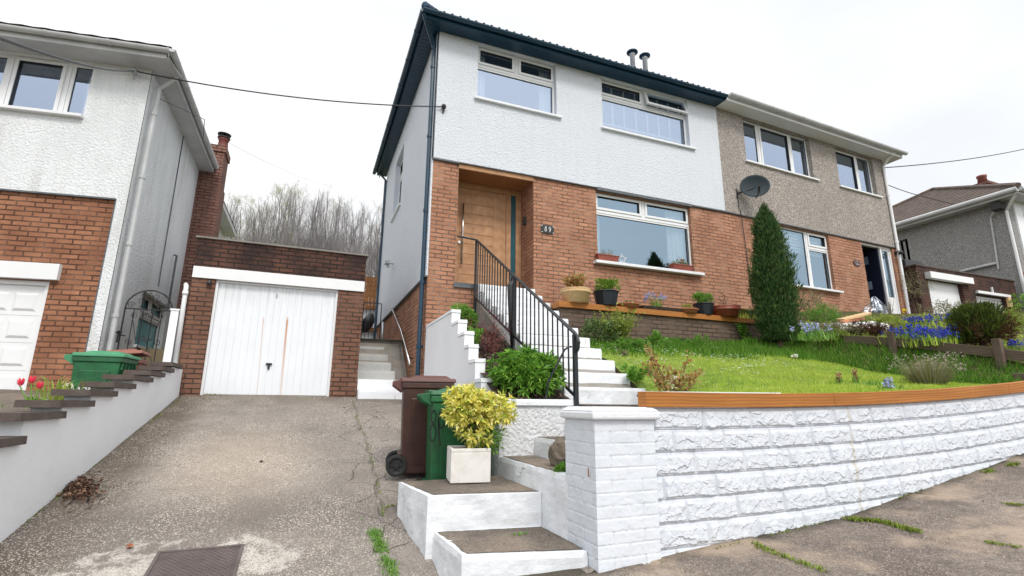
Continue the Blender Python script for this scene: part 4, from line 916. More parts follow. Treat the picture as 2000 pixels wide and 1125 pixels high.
mb=MB(FR); c=FR.at(1805,531),FR.at(1890,549); mb.box(c[0][0],.003,4.86,c[1][0],.16,5.06); mb.build('lintel_board',M['upvc'],gr_)
mb=MB(FR); mb.box(ra[0],-.15,2.9,ra[1],-.12,4.86); o=mb.build('garage_door',M['upvc'],gr_,label='plain white up-and-over door'); 
mb=MB(FR); u=(ra[0]+ra[1])/2+.1; mb.box(u-.05,-.13,3.85,u+.05,-.09,3.9); mb.box(u-.02,-.12,3.7,u+.02,-.09,3.85); mb.build('door_handle',M['black'],o)
mb=MB(FR); z=2.9
while z<4.58: mb.prism([(-.15,z),(-.12,z+.02),(-.11,z+.06),(-.15,z+.095)],'x',rb[0],rb[1]); z+=.1
mb.build('roller_door',M['upvc'],gr_,label='white corrugated roller door')
c=FR.at(1908,567),FR.at(1965,578); mb=MB(FR); mb.box(c[0][0]-.1,.003,4.62,c[1][0]+.1,.08,4.70); mb.box((c[0][0]+c[1][0])/2-.02,.003,4.7,(c[0][0]+c[1][0])/2+.02,.05,4.9); mb.build('lintel_board',M['upvc'],gr_)
u,z=FR.at(1972,590,.05); mb=MB(FR); mb.box(u-.08,.0,z-.17,u+.08,.08,z+.17)
solo(mb,'wall_box',M['cream'],'small cream box on the dark brick beside the roller door','utility box',bevel=.01)
p_=onY(1771,528,9.6); mb=MB(); mb.box(p_.x-.55,9.3,p_.z-.35,p_.x+.35,9.9,p_.z+.25)
solo(mb,'flue_box',M['black'],'black box vent behind the downpipe of the grey house','vent box',bevel=.03)

# ================================================================ WALLS AND STEPS IN FRONT
def sx(x): return .0095*max(0,min(x,8)-2.6)**2+(max(0,x-8)*.1)
M['wblock'].use_nodes=True
t=NT('painted_rockfaced_block'); p=t.pos(); sp_=t.n('ShaderNodeSeparateXYZ'); t.l(p,sp_.inputs[0])
col=t.mix(t.ramp(t.noise(p,9,6,.7),[(.42,0.),(.75,.55)]),(.645,.68,.735),(.43,.47,.53))
col=t.mix(t.ramp(t.noise(p,70,4,.75),[(.64,0.),(.75,.45)]),col,(.30,.32,.35))
dd=t.math('ABSOLUTE',t.math('SUBTRACT',t.math('ADD',sp_.outputs[0],t.math('MULTIPLY',t.math('SUBTRACT',t.noise(p,22,3),.5),.012)),4.175))
col=t.mix(t.math('MULTIPLY',t.ramp(dd,[(.008,.75),(.026,0.)]),t.ramp(t.noise(p,8,4),[(.3,.3),(.6,1.)])),col,(.50,.46,.38))
t.bsdf(col,.7,t.bump(t.noise(p,110,5,.7),.6,.003),spec=.25); M['wblock']=t.m
bwall=thing('boundary_wall','white painted rock-faced block wall along the pavement with a timber edge on top','garden wall',(5.5,3.0,.2))
def fbm(x,y,z=0,o=4):
    a=0;s=1;t_=0
    for i in range(o): a+=noise.noise(Vector((x*s,y*s,z+i*7)))/s; t_+=1/s; s*=2.1
    return a/t_
def chisel(x,y,sc,seed):
    """facetted stone: every voronoi cell is a small tilted plane"""
    P=Vector((x*sc,y*sc,seed)); d,pt=noise.voronoi(P); c=pt[0]; r=noise.cell_vector(c*7.3); r2=noise.cell(c*5.1+Vector((3,1,2)))
    return .55*r2+(P.x-c.x)*r.x*1.1+(P.y-c.y)*r.y*1.1
def blockface(x,v):
    zt=1.0+sx(x); z=max(zt-v,pav(x,2.9)-.06)
    vv=zt-z; k=int(vv/.1505); fv=(vv-k*.1505)/.1505
    L=.452; off=(.5*L if k%2 else 0)+.05*k; q=(x-2.2+off)/L; i=math.floor(q); fx=q-i
    ed=min(fx,1-fx)*L; h=fv*.1505; hb=.1505-h
    jag=.013*fbm(x*9,k*3.1,i*1.7)+.006*fbm(x*40,k*2.,1)
    m=sstep(.010,.040+jag,h)*sstep(.016+jag,.021+jag,hb)*(.05+.95*sstep(.006,.022+jag,ed))
    rough_=.55+.55*chisel(x,vv,15,k*3+1)+.22*chisel(x,vv,34,9)+.35*fbm(x*5+i*5,vv*6+k*9,1.5)
    bul=m*(.005+.0135*max(0,rough_)*(.55+.55*fv))+.0012*fbm(x*60,vv*60,3)
    gro=.008*(1-sstep(.0015,.007,min(h,hb)))+.007*(1-sstep(.001,.005,ed))*(1 if fbm(i*3.1,k*2.7)>-.3 else .3)
    yb=2.90+.0019*max(0,x-4)**2
    return (x,yb-bul+gro,z)
mb=MB(); mb.grid(blockface,frange(2.2,7.6,.0085),sorted(set(frange(0,1.16,.0075)+[.1505*k+e for k in range(8) for e in (-.004,0,.004) if .1505*k+e>0]))); mb.build('block_face',M['wblock'],bwall,smooth=False)
mb=MB(); mb.grid(blockface,frange(7.6,13,.05),frange(0,1.16,.02)); mb.grid(lambda x,v:(x,2.9+.0019*max(0,x-4)**2+v*.16,1.0+sx(x)+.0),frange(2.2,13,.2),[0,1]); mb.grid(lambda x,v:(x,3.06+.0019*max(0,x-4)**2,-.1+v*(1.1+sx(x))),frange(2.2,13,.2),[0,1]); mb.build('wall_body',M['wsmooth'],bwall)
# timber edging: separate planks screwed to the top
def plank(x0,x1,first):
    mb=MB(); 
    def T(x,y,z): return Vector((x,2.865+.0019*max(0,x-4)**2+y,1.002+sx(x)+z))
    q=MB(T)
    n=12
    for i in range(n):
        a=x0+(x1-x0)*i/n;b=x0+(x1-x0)*(i+1)/n
        q.add([(a,0,0),(b,0,0),(b,0,.104),(a,0,.104),(a,.10,0),(b,.10,0),(b,.10,.104),(a,.10,.104)],[(0,1,2,3),(3,2,6,7),(5,4,7,6),(4,5,1,0)]+([(0,3,7,4)] if i==0 else [])+([(1,5,6,2)] if i==n-1 else []))
    return q
tb=thing('timber_edging','orange-brown treated timber boards laid along the top of the white block wall','timber edging',(2.15,2.9,1.0))
j1=onY(1629,780,2.87).x
for a,b in ((2.145,j1-.002),(j1+.002,6.6),(6.604,9.2),(9.204,13)): plank(a,b,0).build('board',M['timber'],tb,bevel=.004)
# pillar
pil=thing('gate_pillar','white painted brick pillar with a rounded cap at the foot of the steps','pillar',(1.97,3.07,0))
def brickface(mb,P,w,z0,z1,phase,mz_=.075):
    """P(a,out,z)"""
    def fn(a,z):
        k=math.floor((z1-z)/mz_); fz=(z1-z)/mz_-k; L=.235; off=(.5 if (k+phase)%2 else 0)*L
        q=(a+off)/L; fx=q-math.floor(q)
        e=min(fx,1-fx)*L+.003*fbm(a*9,z*30,7); ez=min(fz,1-fz)*mz_+.0015*fbm(a*9,z*3,5)
        wob=.0022*fbm(a*30,z*30,phase)
        g=(1-sstep(.0,.006,e+wob))*.0085*(.35+.9*max(0,fbm(k*3.3,math.floor(q)*2.7,phase)+.5))+(1-sstep(.0,.0055,ez+wob))*.0062*(.6+.9*max(-.4,fbm(a*6,z*4,3)))
        if a<.004 or a>w-.004: g*=.3
        rgh=.0035*fbm(a*11+k*3,z*13,phase+2)+.0016*fbm(a*50,z*50,3)+.004*fbm(k*5.1,math.floor(q)*3.7,phase+4)
        if a<.004 or a>w-.004: rgh=0
        return P(a,rgh-g,z)
    mb.grid(fn,frange(0,w,.006),frange(z0,z1,.006))
mb=MB()
brickface(mb,lambda a,o,z:(1.735+a,2.87-o,z),.465,-.02,.921,0)
brickface(mb,lambda a,o,z:(1.735-o,3.27-a,z),.40,-.02,.921,1)
mb.grid(lambda a,z:(2.2,2.87+a,z),[0,.4],[-.02,.921]); mb.grid(lambda a,z:(2.2-a,3.27,z),[0,.465],[-.02,.921])
mb.build('brick_shaft',M['wbrick'],pil,smooth=True)
mb=MB(); mb.taper((1.705,2.235,2.835,3.30),(1.705,2.235,2.835,3.30),.9215,.975); mb.taper((1.705,2.235,2.835,3.30),(1.745,2.195,2.875,3.26),.975,1.002)
cp_=mb.build('cap',M['wpaint'],pil,bevel=.014)
mb=MB(); a=onX(1151,922,1.73); mb.tube([(1.732,a.y,a.z-.025),(1.722,a.y,a.z-.025),(1.722,a.y,a.z+.025)],.004,5); mb.build('rusty_hook',plain('rust',(.22,.09,.04),.8,var=.3),pil)

def rough(mb,poly,z0,z1,amp=.007,res=.035,seed=0,top=True):
    """stone or rendered block: displaced side faces and a top that follows them"""
    n=len(poly); cx=sum(p[0] for p in poly)/n; cyy=sum(p[1] for p in poly)/n
    zs=frange(z0,z1,res); ring_=[]
    for i in range(n):
        a=poly[i];b=poly[(i+1)%n]; L=math.hypot(b[0]-a[0],b[1]-a[1]); m=max(1,int(L/res))
        for j in range(m):
            t_=j/m; ring_.append((a[0]+(b[0]-a[0])*t_,a[1]+(b[1]-a[1])*t_,(b[1]-a[1])/L,-(b[0]-a[0])/L,j==0))
    vs=[]
    for z in zs:
        for x,y,nx_,ny_,c in ring_:
            d=amp*(fbm(x*3.5+seed,y*3.5,z*5,3)*1.5+fbm(x*13,y*13,z*15+seed,2)*.5)
            if c: d*=.3
            e=0
            if z==z1: e=-.008
            dz=amp*.5*fbm(x*6,y*6,seed+9,2) if z==z1 else 0
            vs.append((x+nx_*(d+e),y+ny_*(d+e),z+dz))
    R=len(ring_); fs=[]
    for i in range(len(zs)-1):
        for j in range(R): fs.append((i*R+j,i*R+(j+1)%R,(i+1)*R+(j+1)%R,(i+1)*R+j))
    if top: fs.append(tuple((len(zs)-1)*R+j for j in range(R)))
    return mb.add(vs,fs)
def inset(poly,d):
    n=len(poly); cx=sum(p[0] for p in poly)/n; c_=sum(p[1] for p in poly)/n
    return [(x+(cx-x)*d,y+(c_-y)*d) for x,y in poly]
fs_=thing('front_steps','white painted concrete steps turning up from the pavement behind the pillar','steps',(1.3,3.8,0))
def treadslab(mb,poly,z,d=.012,split=None):
    q=inset(poly,d); mb.add([(x,y,z) for x,y in q],[tuple(range(len(q)))])
P1=[(.965,3.17),(1.732,2.99),(1.732,3.70),(.93,3.80)]; P2=[(.885,3.79),(1.732,3.66),(1.732,4.60),(.80,4.52)]
s_a=rough(MB(),P1,-.35,.120,.015,seed=1).build('step',M['wpaint'],fs_,smooth=False)
q=MB(); 
def patch(q,poly,z,off=0):
    # tread slab as a fine grid between 4 corners
    A,B,C_,D_=[Vector((*p,0)) for p in poly]
    def fn(a,b):
        p=(A*(1-a)+B*a)*(1-b)+(D_*(1-a)+C_*a)*b
        ea=min(a,1-a,b,1-b); k_=1-min(1,ea/.06); return (p.x+k_*.014*fbm(p.x*9,p.y*9,5),p.y+k_*.014*fbm(p.x*9,p.y*9,8),z-.004+.004*fbm(p.x*5,p.y*5,2)+off)
    q.grid(fn,frange(0,1,.025),frange(0,1,.04))
    v=[(p[0],p[1],z-.02) for p in poly]
patch(q,[(1.0,3.19),(1.728,3.02),(1.728,3.30),(.985,3.42)],.128); patch(q,[(.985,3.425),(1.728,3.305),(1.728,3.655),(.955,3.765)],.127); q.build('tread',M['tread'],s_a)
s_b=rough(MB(),P2,-.2,.360,.016,seed=2).build('step',M['wpaint'],fs_)
q=MB(); patch(q,[(.93,3.835),(1.728,3.70),(1.728,4.59),(.83,4.50)],.368); q.build('tread',M['tread'],s_b)
s_c=rough(MB(),[(1.735,3.25),(2.10,3.25),(2.10,4.598),(1.735,4.598)],-.1,.530,.015,seed=3).build('step',M['wpaint'],fs_)
q=MB(); patch(q,[(1.765,3.50),(2.09,3.50),(2.09,4.596),(1.765,4.596)],.538); q.build('tread',M['tread'],s_c)
s_d=rough(MB(),[(2.10,3.28),(2.44,3.28),(2.44,4.598),(2.10,4.598)],.3,.70,.008,seed=4).build('step',M['wpaint'],fs_)
q=MB(); patch(q,[(2.125,3.30),(2.43,3.30),(2.43,4.596),(2.125,4.596)],.708); q.build('tread',M['tread'],s_d)
rough(MB(),[(2.44,3.28),(2.76,3.28),(2.76,4.598),(2.44,4.598)],.5,.87,.008,seed=5).build('step',M['wpaint'],fs_)
rough(MB(),[(2.62,3.10),(3.72,3.10),(3.72,4.94),(2.62,4.94)],.2,1.018,.006,.08,seed=6).build('landing',M['tread'],fs_)
# retaining wall with painted pebbledash
rw=thing('retaining_wall','white pebbledashed low retaining wall behind the yellow shrub','garden wall',(2.1,4.65,.3))
mb=MB(); mb.box(1.735,4.60,.2,2.60,4.74,1.0); mb.build('pebbledash_face',M['wpebble'],rw)
rough(MB(),[(1.90,4.575),(2.58,4.575),(2.58,4.74),(1.90,4.74)],1.002,1.062,.004,.02,seed=8).build('coping',M['wpaint'],rw)
# stepped white wall beside the house
sw_=thing('stepped_garden_wall','smooth white garden wall rising in small steps to the corner of the white house','garden wall',(1.79,6.5,.2))
pts=[(8.1,2.25),(6.5,2.26),(6.17,2.07),(5.86,1.88),(5.67,1.70),(5.41,1.51),(5.18,1.28),(4.93,1.10)]
poly=[(8.1,.0),(8.1,2.22)]
prev=2.22
tops=[]
for i in range(1,len(pts)):
    y,z=pts[i]; zt=z-.04 
    poly+= [(y,poly[-1][1])] if i>1 else [(y,2.22)]
    tops.append((pts[i-1][0] if i>1 else 8.1,y,poly[-1][1]))
    nzt=(pts[i+1][1]-.04) if i+1<len(pts) else 1.02
    poly.append((y,nzt))
poly+=[(4.62,poly[-1][1]),(4.62,0)]
tops.append((pts[-1][0],4.62,1.02))
mb=MB(); mb.prism(poly,'x',1.74,1.86); mb.build('wall_body',M['wsmooth'],sw_)
for a,b,z in tops:
    mb=MB(); rough(mb,[(1.733,b-.008),(1.867,b-.008),(1.867,a-.003),(1.733,a-.003)],z+.001,z+.045,.004,.03,seed=a); mb.build('coping',M['wpaint'],sw_)

# main flight
fl=thing('stair_flight','long flight of white painted steps climbing to the oak front door','steps',(3.1,5,1.0))
for k in range(1,12):
    z=1.02+.184*k; y=4.93+.31*(k-1); y2=y+.34 if k<11 else 8.125
    wob=.02*fbm(k*1.7,3)
    o=rough(MB(),[(2.615,y),(3.69+wob,y),(3.69+wob,y2),(2.615,y2)],z-.24,z,.014,.035,seed=10+k).build('step',M['wpaint'],fl)
mb=MB(); mb.prism([(5.0,.98),(5.05,1.0),(8.1,2.79),(8.1,2.2),(5.3,.98)],'x',2.575,2.63); mb.build('stringer',M['greyconc'],fl)
mb=MB(); mb.prism([(5.0,.9),(5.0,1.12),(8.1,2.95),(8.1,.9)],'x',2.64,3.66); mb.build('core',M['greyconc'],fl)

# iron railing
XR=2.55
rl=thing('iron_railing','black iron railing with plain balusters up the left side of the white steps','railing',(XR,4.56,1.05))
def RP(px,py): q=onX(px,py,XR); return (XR,q.y,q.z)
T0=(XR,8.03,RP(928,471)[2]); T1=RP(1125,650); T1=(XR,4.56,T1[2]); B0=(XR,8.03,2.79); B1=(XR,4.58,1.10)
mb=MB(); mb.tube([(2.20,8.05,T0[2]+.03),(2.30,8.04,T0[2]+.02),T0],.018,6)
def rail(a,b,w,h):
    q=MB(); d=Vector(b)-Vector(a)
    v=[]
    for p in (a,b):
        v+=[(p[0]-w,p[1],p[2]-h),(p[0]+w,p[1],p[2]-h),(p[0]+w,p[1],p[2]+h),(p[0]-w,p[1],p[2]+h)]
    mb.add(v,[(0,1,2,3),(4,7,6,5),(0,4,5,1),(1,5,6,2),(2,6,7,3),(3,7,4,0)])
rail(T0,T1,.024,.011)
mb.tube([T1,(XR,T1[1]-.05,T1[2]-.04),(XR,T1[1]-.075,T1[2]-.10),(XR,T1[1]-.06,T1[2]-.17),(XR,T1[1]-.02,T1[2]-.2)],.020,6)
mb.build('handrail',M['black_iron'],rl,bevel=.004)
mb=MB(); rail(B0,B1,.010,.016); mb.build('bottom_rail',M['black_iron'],rl)
def post(y,zb,zt,r=.018):
    mb=MB(); mb.box(XR-r,y-r,zb,XR+r,y+r,zt); return mb.build('post',M['black_iron'],rl,bevel=.003)
post(8.03,2.25,T0[2]); post(4.56,1.0,T1[2]-.01,.022)
tt=lambda y:(8.03-y)/(8.03-4.56)
ym=onX(1003,600,XR).y; post(ym,1.35,T0[2]+(T1[2]-T0[2])*tt(ym)-.0)
nb=28
for i in range(1,nb):
    y=8.03+(4.58-8.03)*i/nb
    if abs(y-ym)<.03: continue
    zt=T0[2]+(T1[2]-T0[2])*tt(y); zb=B0[2]+(B1[2]-B0[2])*(8.03-y)/(8.03-4.58)
    mb=MB(); mb.box(XR-.007,y-.007,zb,XR+.007,y+.007,zt); mb.build('baluster',M['black_iron'],rl)
mb=MB(); a=onX(1118,678,XR); pts=[(XR-.02,4.60,a.z),(XR-.05,4.60,a.z),(XR-.09,4.62,a.z-.03)]; b=onY(1065,766,4.66); pts+=[(b.x+.03,4.66,b.z+.10),(b.x,4.66,1.05)]
mb.tube(pts,.011,6); solo(mb,'bent_handrail',M['black_iron'],'short bent iron rod from the railing down to the white retaining wall','handrail',smooth=True)
# umbrella-like tied bundle on the middle post is cable and a lamp
mb=MB(); zc=T0[2]+(T1[2]-T0[2])*tt(ym); mb.tube([(XR-.01,ym-.04,zc-.05),(XR-.06,ym-.05,zc-.16),(XR-.05,ym-.03,zc-.5),(XR-.03,ym-.06,zc-1.0)],[.012,.03,.018,.01],7); mb.tube([(XR-.01,ym+.05,zc-.03),(XR-.05,ym+.05,zc-.14),(XR-.05,ym+.02,zc-.6),(XR-.02,ym+.0,zc-1.1)],[.012,.028,.016,.01],7)
solo(mb,'tied_canopy',M['black'],'narrow black bundle tied to the middle post of the iron railing','bundle',smooth=True)

# left stepped wall with dark copings
lwl=thing('stepped_boundary_wall','white rendered wall climbing in steps beside the driveway, left of the garage','garden wall',(-1.87,6,0))
cps=[(4.491,.779),(5.037,.932),(5.583,1.015),(6.128,1.106),(6.669,1.192),(7.293,1.285),(7.804,1.366),(8.258,1.449),(8.714,1.532)]
prof=[(2.3,-.4)]; ys0=3.6; zt=.60; prof.append((2.3,.45)); prof.append((ys0-.01,.45)); steps_=[(2.9,ys0+.1,.52)]
yprev=ys0
for (y,z) in cps:
    prof+=[(yprev,z-.055),(y,z-.055)]; steps_.append((yprev-.14,y,z)); yprev=y+.001
prof+=[(8.93,cps[-1][1]-.055),(8.93,-.4)]
mb=MB(); mb.prism(prof,'x',-1.95,-1.76)
# displaced visible face
mb2=MB(); 
mb.build('wall_body',M['wsmooth'],lwl)
for a,b,z in steps_:
    q=MB(); rough(q,[(-2.0,a),(-1.72,a),(-1.72,b),(-2.0,b)],z-.054,z,.003,.04,seed=b); q.build('coping',M['coping'],lwl)

# steps beside the garage
ss=thing('side_steps','grey and white concrete steps between the garage and the white house','steps',(1.15,9.5,1.0))
for k in range(1,8):
    z=1.065+.169*k; y=8.72+.265*(k-1); xr=1.53 if k<=2 else 1.53-.035*(k-1)
    if k==7: xr=1.40
    rough(MB(),[(.80,y),(xr,y),(xr,y+.30 if k<7 else 10.6),(.80,y+.30 if k<7 else 10.6)],z-.2,z,.005,.05,seed=30+k).build('step',M['wpaint'] if k<=2 else M['greystep'],ss)
mb=MB(); mb.box(.79,8.70,.9,1.58,9.0,1.072); mb.build('base_course',M['greyconc'],ss)
mb=MB(); mb.prism([(8.9,.9),(8.9,1.0),(10.15,2.12),(10.2,2.236),(14.5,2.236),(14.5,.9)],'x',.82,1.715); mb.build('core',M['greyconc'],ss)
a,b,c_=onX(765,601,1.64),onX(783,645,1.64),onX(801,712,1.64)
hr=thing('wall_handrail','polished steel handrail fixed to the brick side of the white house','handrail',(1.66,b.y,b.z))
mb=MB(); mb.tube([a,b,b+(c_-b)*.06,c_],.021,10); mb.build('rail',M['chrome'],hr,smooth=True)
for q in (a+(b-a)*.3,b,b+(c_-b)*.75): mb=MB(); mb.tube([(1.73,q.y,q.z-.05),(1.66,q.y,q.z-.05),q],.010,6); mb.build('bracket',M['black_iron'],hr)
a=onX(747,672,1.58); mb=MB(); mb.tube([(1.56,a.y,2.2),(1.56,a.y,onX(748,629,1.56).z)],.035,10)
solo(mb,'steel_post',M['galv'],'short galvanised post at the top of the side steps','post',smooth=True)
# security light on the side wall
a=onX(765,515,1.66); mb=MB(); mb.tube([(1.72,a.y,a.z),(1.60,a.y,a.z)],.02,6); mb.box(1.50,a.y-.10,a.z-.03,1.60,a.y+.10,a.z+.06); mb.tube([(1.60,a.y-.02,a.z-.05),(1.55,a.y-.02,a.z-.10)],.03,8)
solo(mb,'security_light',M['galv'],'small twin security light on the white side wall of the house','lamp',bevel=.005)
# back gate, fence, planters seen through the gap
yb=13.0; a=onY(712,668,yb); b=onY(742,600,yb)
gt=thing('back_gate','thin black wire gate at the top of the side steps','gate',(a.x,yb,a.z))
mb=MB(); ring(mb,a.x-.1,b.x+.05,a.z,b.z+.1,.02,yb-.01,yb+.01); mb.build('gate_frame',M['black_iron'],gt)
mb=MB(); x=a.x-.1
while x<b.x+.05: mb.tube([(x,yb,a.z),(x,yb,b.z+.1)],.007,4); x+=.09
mb.build('bars',M['black_iron'],gt)
yb=16.5; a=onY(705,600,yb); b=onY(745,543,yb)
mb=MB(); x=a.x-1.5
while x<b.x+1.5: mb.box(x,yb,2.0,x+.11,yb+.02,b.z+.02*rnd()); x+=.115
solo(mb,'board_fence',M['fenceorange'],'orange-brown close boarded fence behind the wire gate','fence')
yb=15.0; a=onY(705,667,yb); b=onY(745,603,yb)
mb=MB(); mb.box(a.x-1.5,yb,1.9,b.x+1.2,yb+.2,b.z); solo(mb,'low_garden_wall',M['wsmooth'],'white low wall behind the wire gate','garden wall')
for i,(py0,py1) in enumerate(((598,604),(640,647))):
    c0_=onY(720,py1,yb-.1).z; c1_=onY(720,py0,yb-.1).z
    mb=MB(); mb.box(a.x-1.5,yb-.14,c0_,b.x+1.2,yb-.02,c1_); solo(mb,'sleeper',M['fenceorange'],['upper orange timber sleeper on the white wall behind the wire gate','lower orange timber sleeper on the white wall behind the wire gate'][i],'timber sleeper','timber sleepers behind the wire gate')
c=onY(717,625,13.4); mb=MB(); bmv=[]
for i in range(9):
    for k in range(12):
        a_=2*pi*k/12; zz=i/8; r=.16*math.sin(pi*(.12+.8*zz))**.7*(1+.25*fbm(cos(a_)*2,sin(a_)*2,zz*4)); bmv.append((c.x+r*cos(a_)-.05+.14*zz,13.4+r*sin(a_),c.z-.32+.5*zz))
mb.add(bmv,[(i*12+k,i*12+(k+1)%12,(i+1)*12+(k+1)%12,(i+1)*12+k) for i in range(8) for k in range(12)]); solo(mb,'refuse_sack',M['black'],'black sack leaning by the wire gate','sack',smooth=True)

# wrought iron arched gate
YG=8.95; x0,x1=-2.62,-2.03; xc=(x0+x1)/2; r=(x1-x0)/2; zs_=onY(250,602,YG).z; 
ig=thing('iron_gate','arched black wrought iron gate with scrolls beside the left house','gate',(xc,YG,1.15))
mb=MB(); mb.tube([(x0,YG,1.2),(x0,YG,zs_)]+[(xc-r*cos(a),YG,zs_+r*1.0*sin(a)) for a in [pi*i/18 for i in range(1,18)]]+[(x1,YG,zs_),(x1,YG,1.2)],.011,6); mb.tube([(x0,YG,zs_),(x1,YG,zs_)],.011,5); mb.tube([(x0,YG,1.3),(x1,YG,1.3)],.011,5); mb.build('gate_frame',M['gate'],ig)
for i in range(1,5): mb=MB(); x=x0+(x1-x0)*i/5; mb.tube([(x,YG,1.3),(x,YG,zs_)],.007,5); mb.build('bar',M['gate'],ig)
def scroll(cx,cz,r,s,a0,turns=1.5):
    return [(cx+s*r*(1-.85*t_)*cos(a0+t_*turns*2*pi),YG-.012,cz+r*(1-.85*t_)*sin(a0+t_*turns*2*pi)) for t_ in [i/18 for i in range(19)]]
mb=MB(); rr_=.05
for (cx,cz) in ((x0+.14,zs_-.10),(x0+.26,zs_-.10),(x1-.14,zs_-.10),(x1-.26,zs_-.10),(x0+.12,zs_-.5),(x0+.26,zs_-.46),(x1-.12,zs_-.5),(x1-.26,zs_-.46),(xc-.06,zs_-.9),(xc+.06,zs_-.9),(xc-.06,zs_-1.04),(xc+.06,zs_-1.04),(x0+.06,1.42),(x0+.14,1.40),(x1-.06,1.42),(xc-.07,zs_+.2),(xc+.07,zs_+.2),(xc-.1,zs_+.12),(xc+.1,zs_+.12),(x0+.07,zs_+.05),(x1-.07,zs_+.05)):
    mb.tube(scroll(cx,cz,rr_,1 if cx<xc else -1,rnd()*2),.0055,4)
for (a_,b_) in (((x0+.1,zs_-.08),(x0+.2,zs_-.48)),((x1-.1,zs_-.08),(x1-.2,zs_-.48)),((xc-.2,zs_-.9),(xc,zs_-.4)),((xc+.2,zs_-.9),(xc,zs_-.4)),((xc-.12,zs_+.02),(xc,zs_+.26)),((xc+.12,zs_+.02),(xc,zs_+.26)),((xc-.2,zs_-1.0),(xc,1.35)),((xc+.2,zs_-1.0),(xc,1.35))): mb.tube([(a_[0],YG-.01,a_[1]),(b_[0],YG-.01,b_[1])],.0055,4)
mb.build('scrollwork',M['gate'],ig)
mb=MB(); mb.box(x0-.05,YG-.03,zs_-.38,x0+.02,YG+.0,zs_-.36); mb.box(x0-.03,YG-.03,zs_-.52,x0-.0,YG-.01,zs_-.34); mb.tube([(x0-.02,YG-.02,zs_-.40),(x0+.08,YG-.06,zs_-.42)],.010,5); mb.build('latch',M['black'],ig)

# brown brick retaining wall with timber coping above the lawn
rb_=thing('retaining_wall','brown brick retaining wall at the top of the lawn with flower pots along it','garden wall',(5.9,7.1,1.8))
mb=MB(); mb.box(3.70,7.10,1.3,8.42,7.22,2.55); mb.build('brick_face',M['brick_brown'],rb_)
for a,b in ((3.66,6.18),(6.184,8.40)): mb=MB(); mb.box(a,7.05,2.552,b,7.28,2.648); mb.build('timber_coping',M['timber'],rb_,bevel=.006)
# ================================================================ BINS
def wheelie(name,label,cat,loc,rot,mbody,mlid,w=.56,d=.62,h=.94,group=None,lidopen=0,nameb=None):
    """local: x = width, -y = front (comb), +y = rear (wheels, lid handle)"""
    t=thing(name,label,cat,(0,0,0),group)
    mb=MB(); bw,bd=w*.78,d*.72
    mb.taper((-bw/2,bw/2,-bd/2,bd/2),(-w/2+.015,w/2-.015,-d/2+.02,d/2-.06),.02,h-.06)
    mb.taper((-w/2,w/2,-d/2,d/2-.04),(-w/2,w/2,-d/2,d/2-.04),h-.06,h)
    # comb under the rim, stiffening panels on the sides, footing
    for i in range(5): mb.box(-w/2+.05+i*(w-.13)/4,-d/2-.0,h-.15,-w/2+.08+i*(w-.13)/4,-d/2+.03,h-.06)
    for s in (-1,1):
        mb.taper((s*(bw/2-.01),s*(bw/2+.008),-bd*.28,bd*.28),(s*(w/2-.03),s*(w/2-.004),-d*.30,d*.26),.10,h-.16) if s>0 else mb.taper((-(bw/2+.008),-(bw/2-.01),-bd*.28,bd*.28),(-(w/2-.004),-(w/2-.03),-d*.30,d*.26),.10,h-.16)
    mb.box(-bw/2+.03,bd/2-.06,.05,bw/2-.03,bd/2+.04,.22)
    b=mb.build('body',mbody,t,bevel=.014)
    # lid
    a=rad(lidopen); py,pz=d/2-.02,h+.0
    def L(x,y,z):
        y2,z2=y-py,z-pz; return Vector((x,py+y2*cos(a)+z2*sin(a),pz-y2*sin(a)+z2*cos(a)))
    mb=MB(L); mb.taper((-w/2-.012,w/2+.012,-d/2-.02,d/2-.03),(-w/2-.0,w/2+.0,-d/2-.01,d/2-.04),h+.002,h+.045)
    mb.taper((-w/2+.03,w/2-.03,-d/2+.03,d/2-.12),(-w/2+.08,w/2-.08,-d/2+.08,d/2-.19),h+.045,h+.075)
    mb.box(-w/2+.06,d/2-.10,h+.02,w/2-.06,d/2-.02,h+.05)
    l=mb.build('lid',mlid,t,bevel=.010)
    mb=MB(); mb.tube([(-w/2+.06,d/2+.03,h-.005),(w/2-.06,d/2+.03,h-.005)],.016,8)
    for x in (-w/2+.05,w/2-.05,-.02): mb.prism([(d/2-.06,h+.03),(d/2+.05,h+.015),(d/2+.05,h-.03),(d/2-.05,h-.10)],'x',x-.012,x+.012)
    mb.build('handle',mlid,t,bevel=.004)
    for s in (-1,1):
        mb=MB(); x=s*(w/2-.035)
        pr=[(.10,-.025),(.105,-.018),(.105,.018),(.10,.025)]
        vs=[];n=24
        for r_,o in ((.055,-.012),(.078,-.026),(.098,-.024),(.104,-.016),(.104,.016),(.098,.024),(.078,.026),(.055,.012)):
            for k in range(n): vs.append((x+o,d/2-.03+r_*cos(2*pi*k/n),.104+r_*sin(2*pi*k/n)))
        mb.add(vs,[(i*n+k,i*n+(k+1)%n,(i+1)*n+(k+1)%n,(i+1)*n+k) for i in range(7) for k in range(n)]+[tuple(range(n)),tuple(7*n+k for k in range(n))])
        wo=mb.build('wheel',M['rubber'],t)
        mb=MB(); mb.tube([(x-.03,d/2-.03,.104),(x+.03,d/2-.03,.104)],.02,10)
        for k in range(6): q=2*pi*k/6; mb.tube([(x+s*.016,d/2-.03,.104),(x+s*.018,d/2-.03+.06*cos(q),.104+.06*sin(q))],.007,4)
        mb.build('hub',M['black'],wo)
    mb=MB(); mb.tube([(-w/2+.04,d/2-.03,.104),(w/2-.04,d/2-.03,.104)],.011,6); mb.build('axle',M['galv'],t)
    t.location=loc; t.rotation_euler=(0,0,rot)
    return t,b
drvz=lambda x,y: gnd(x,y)+.006
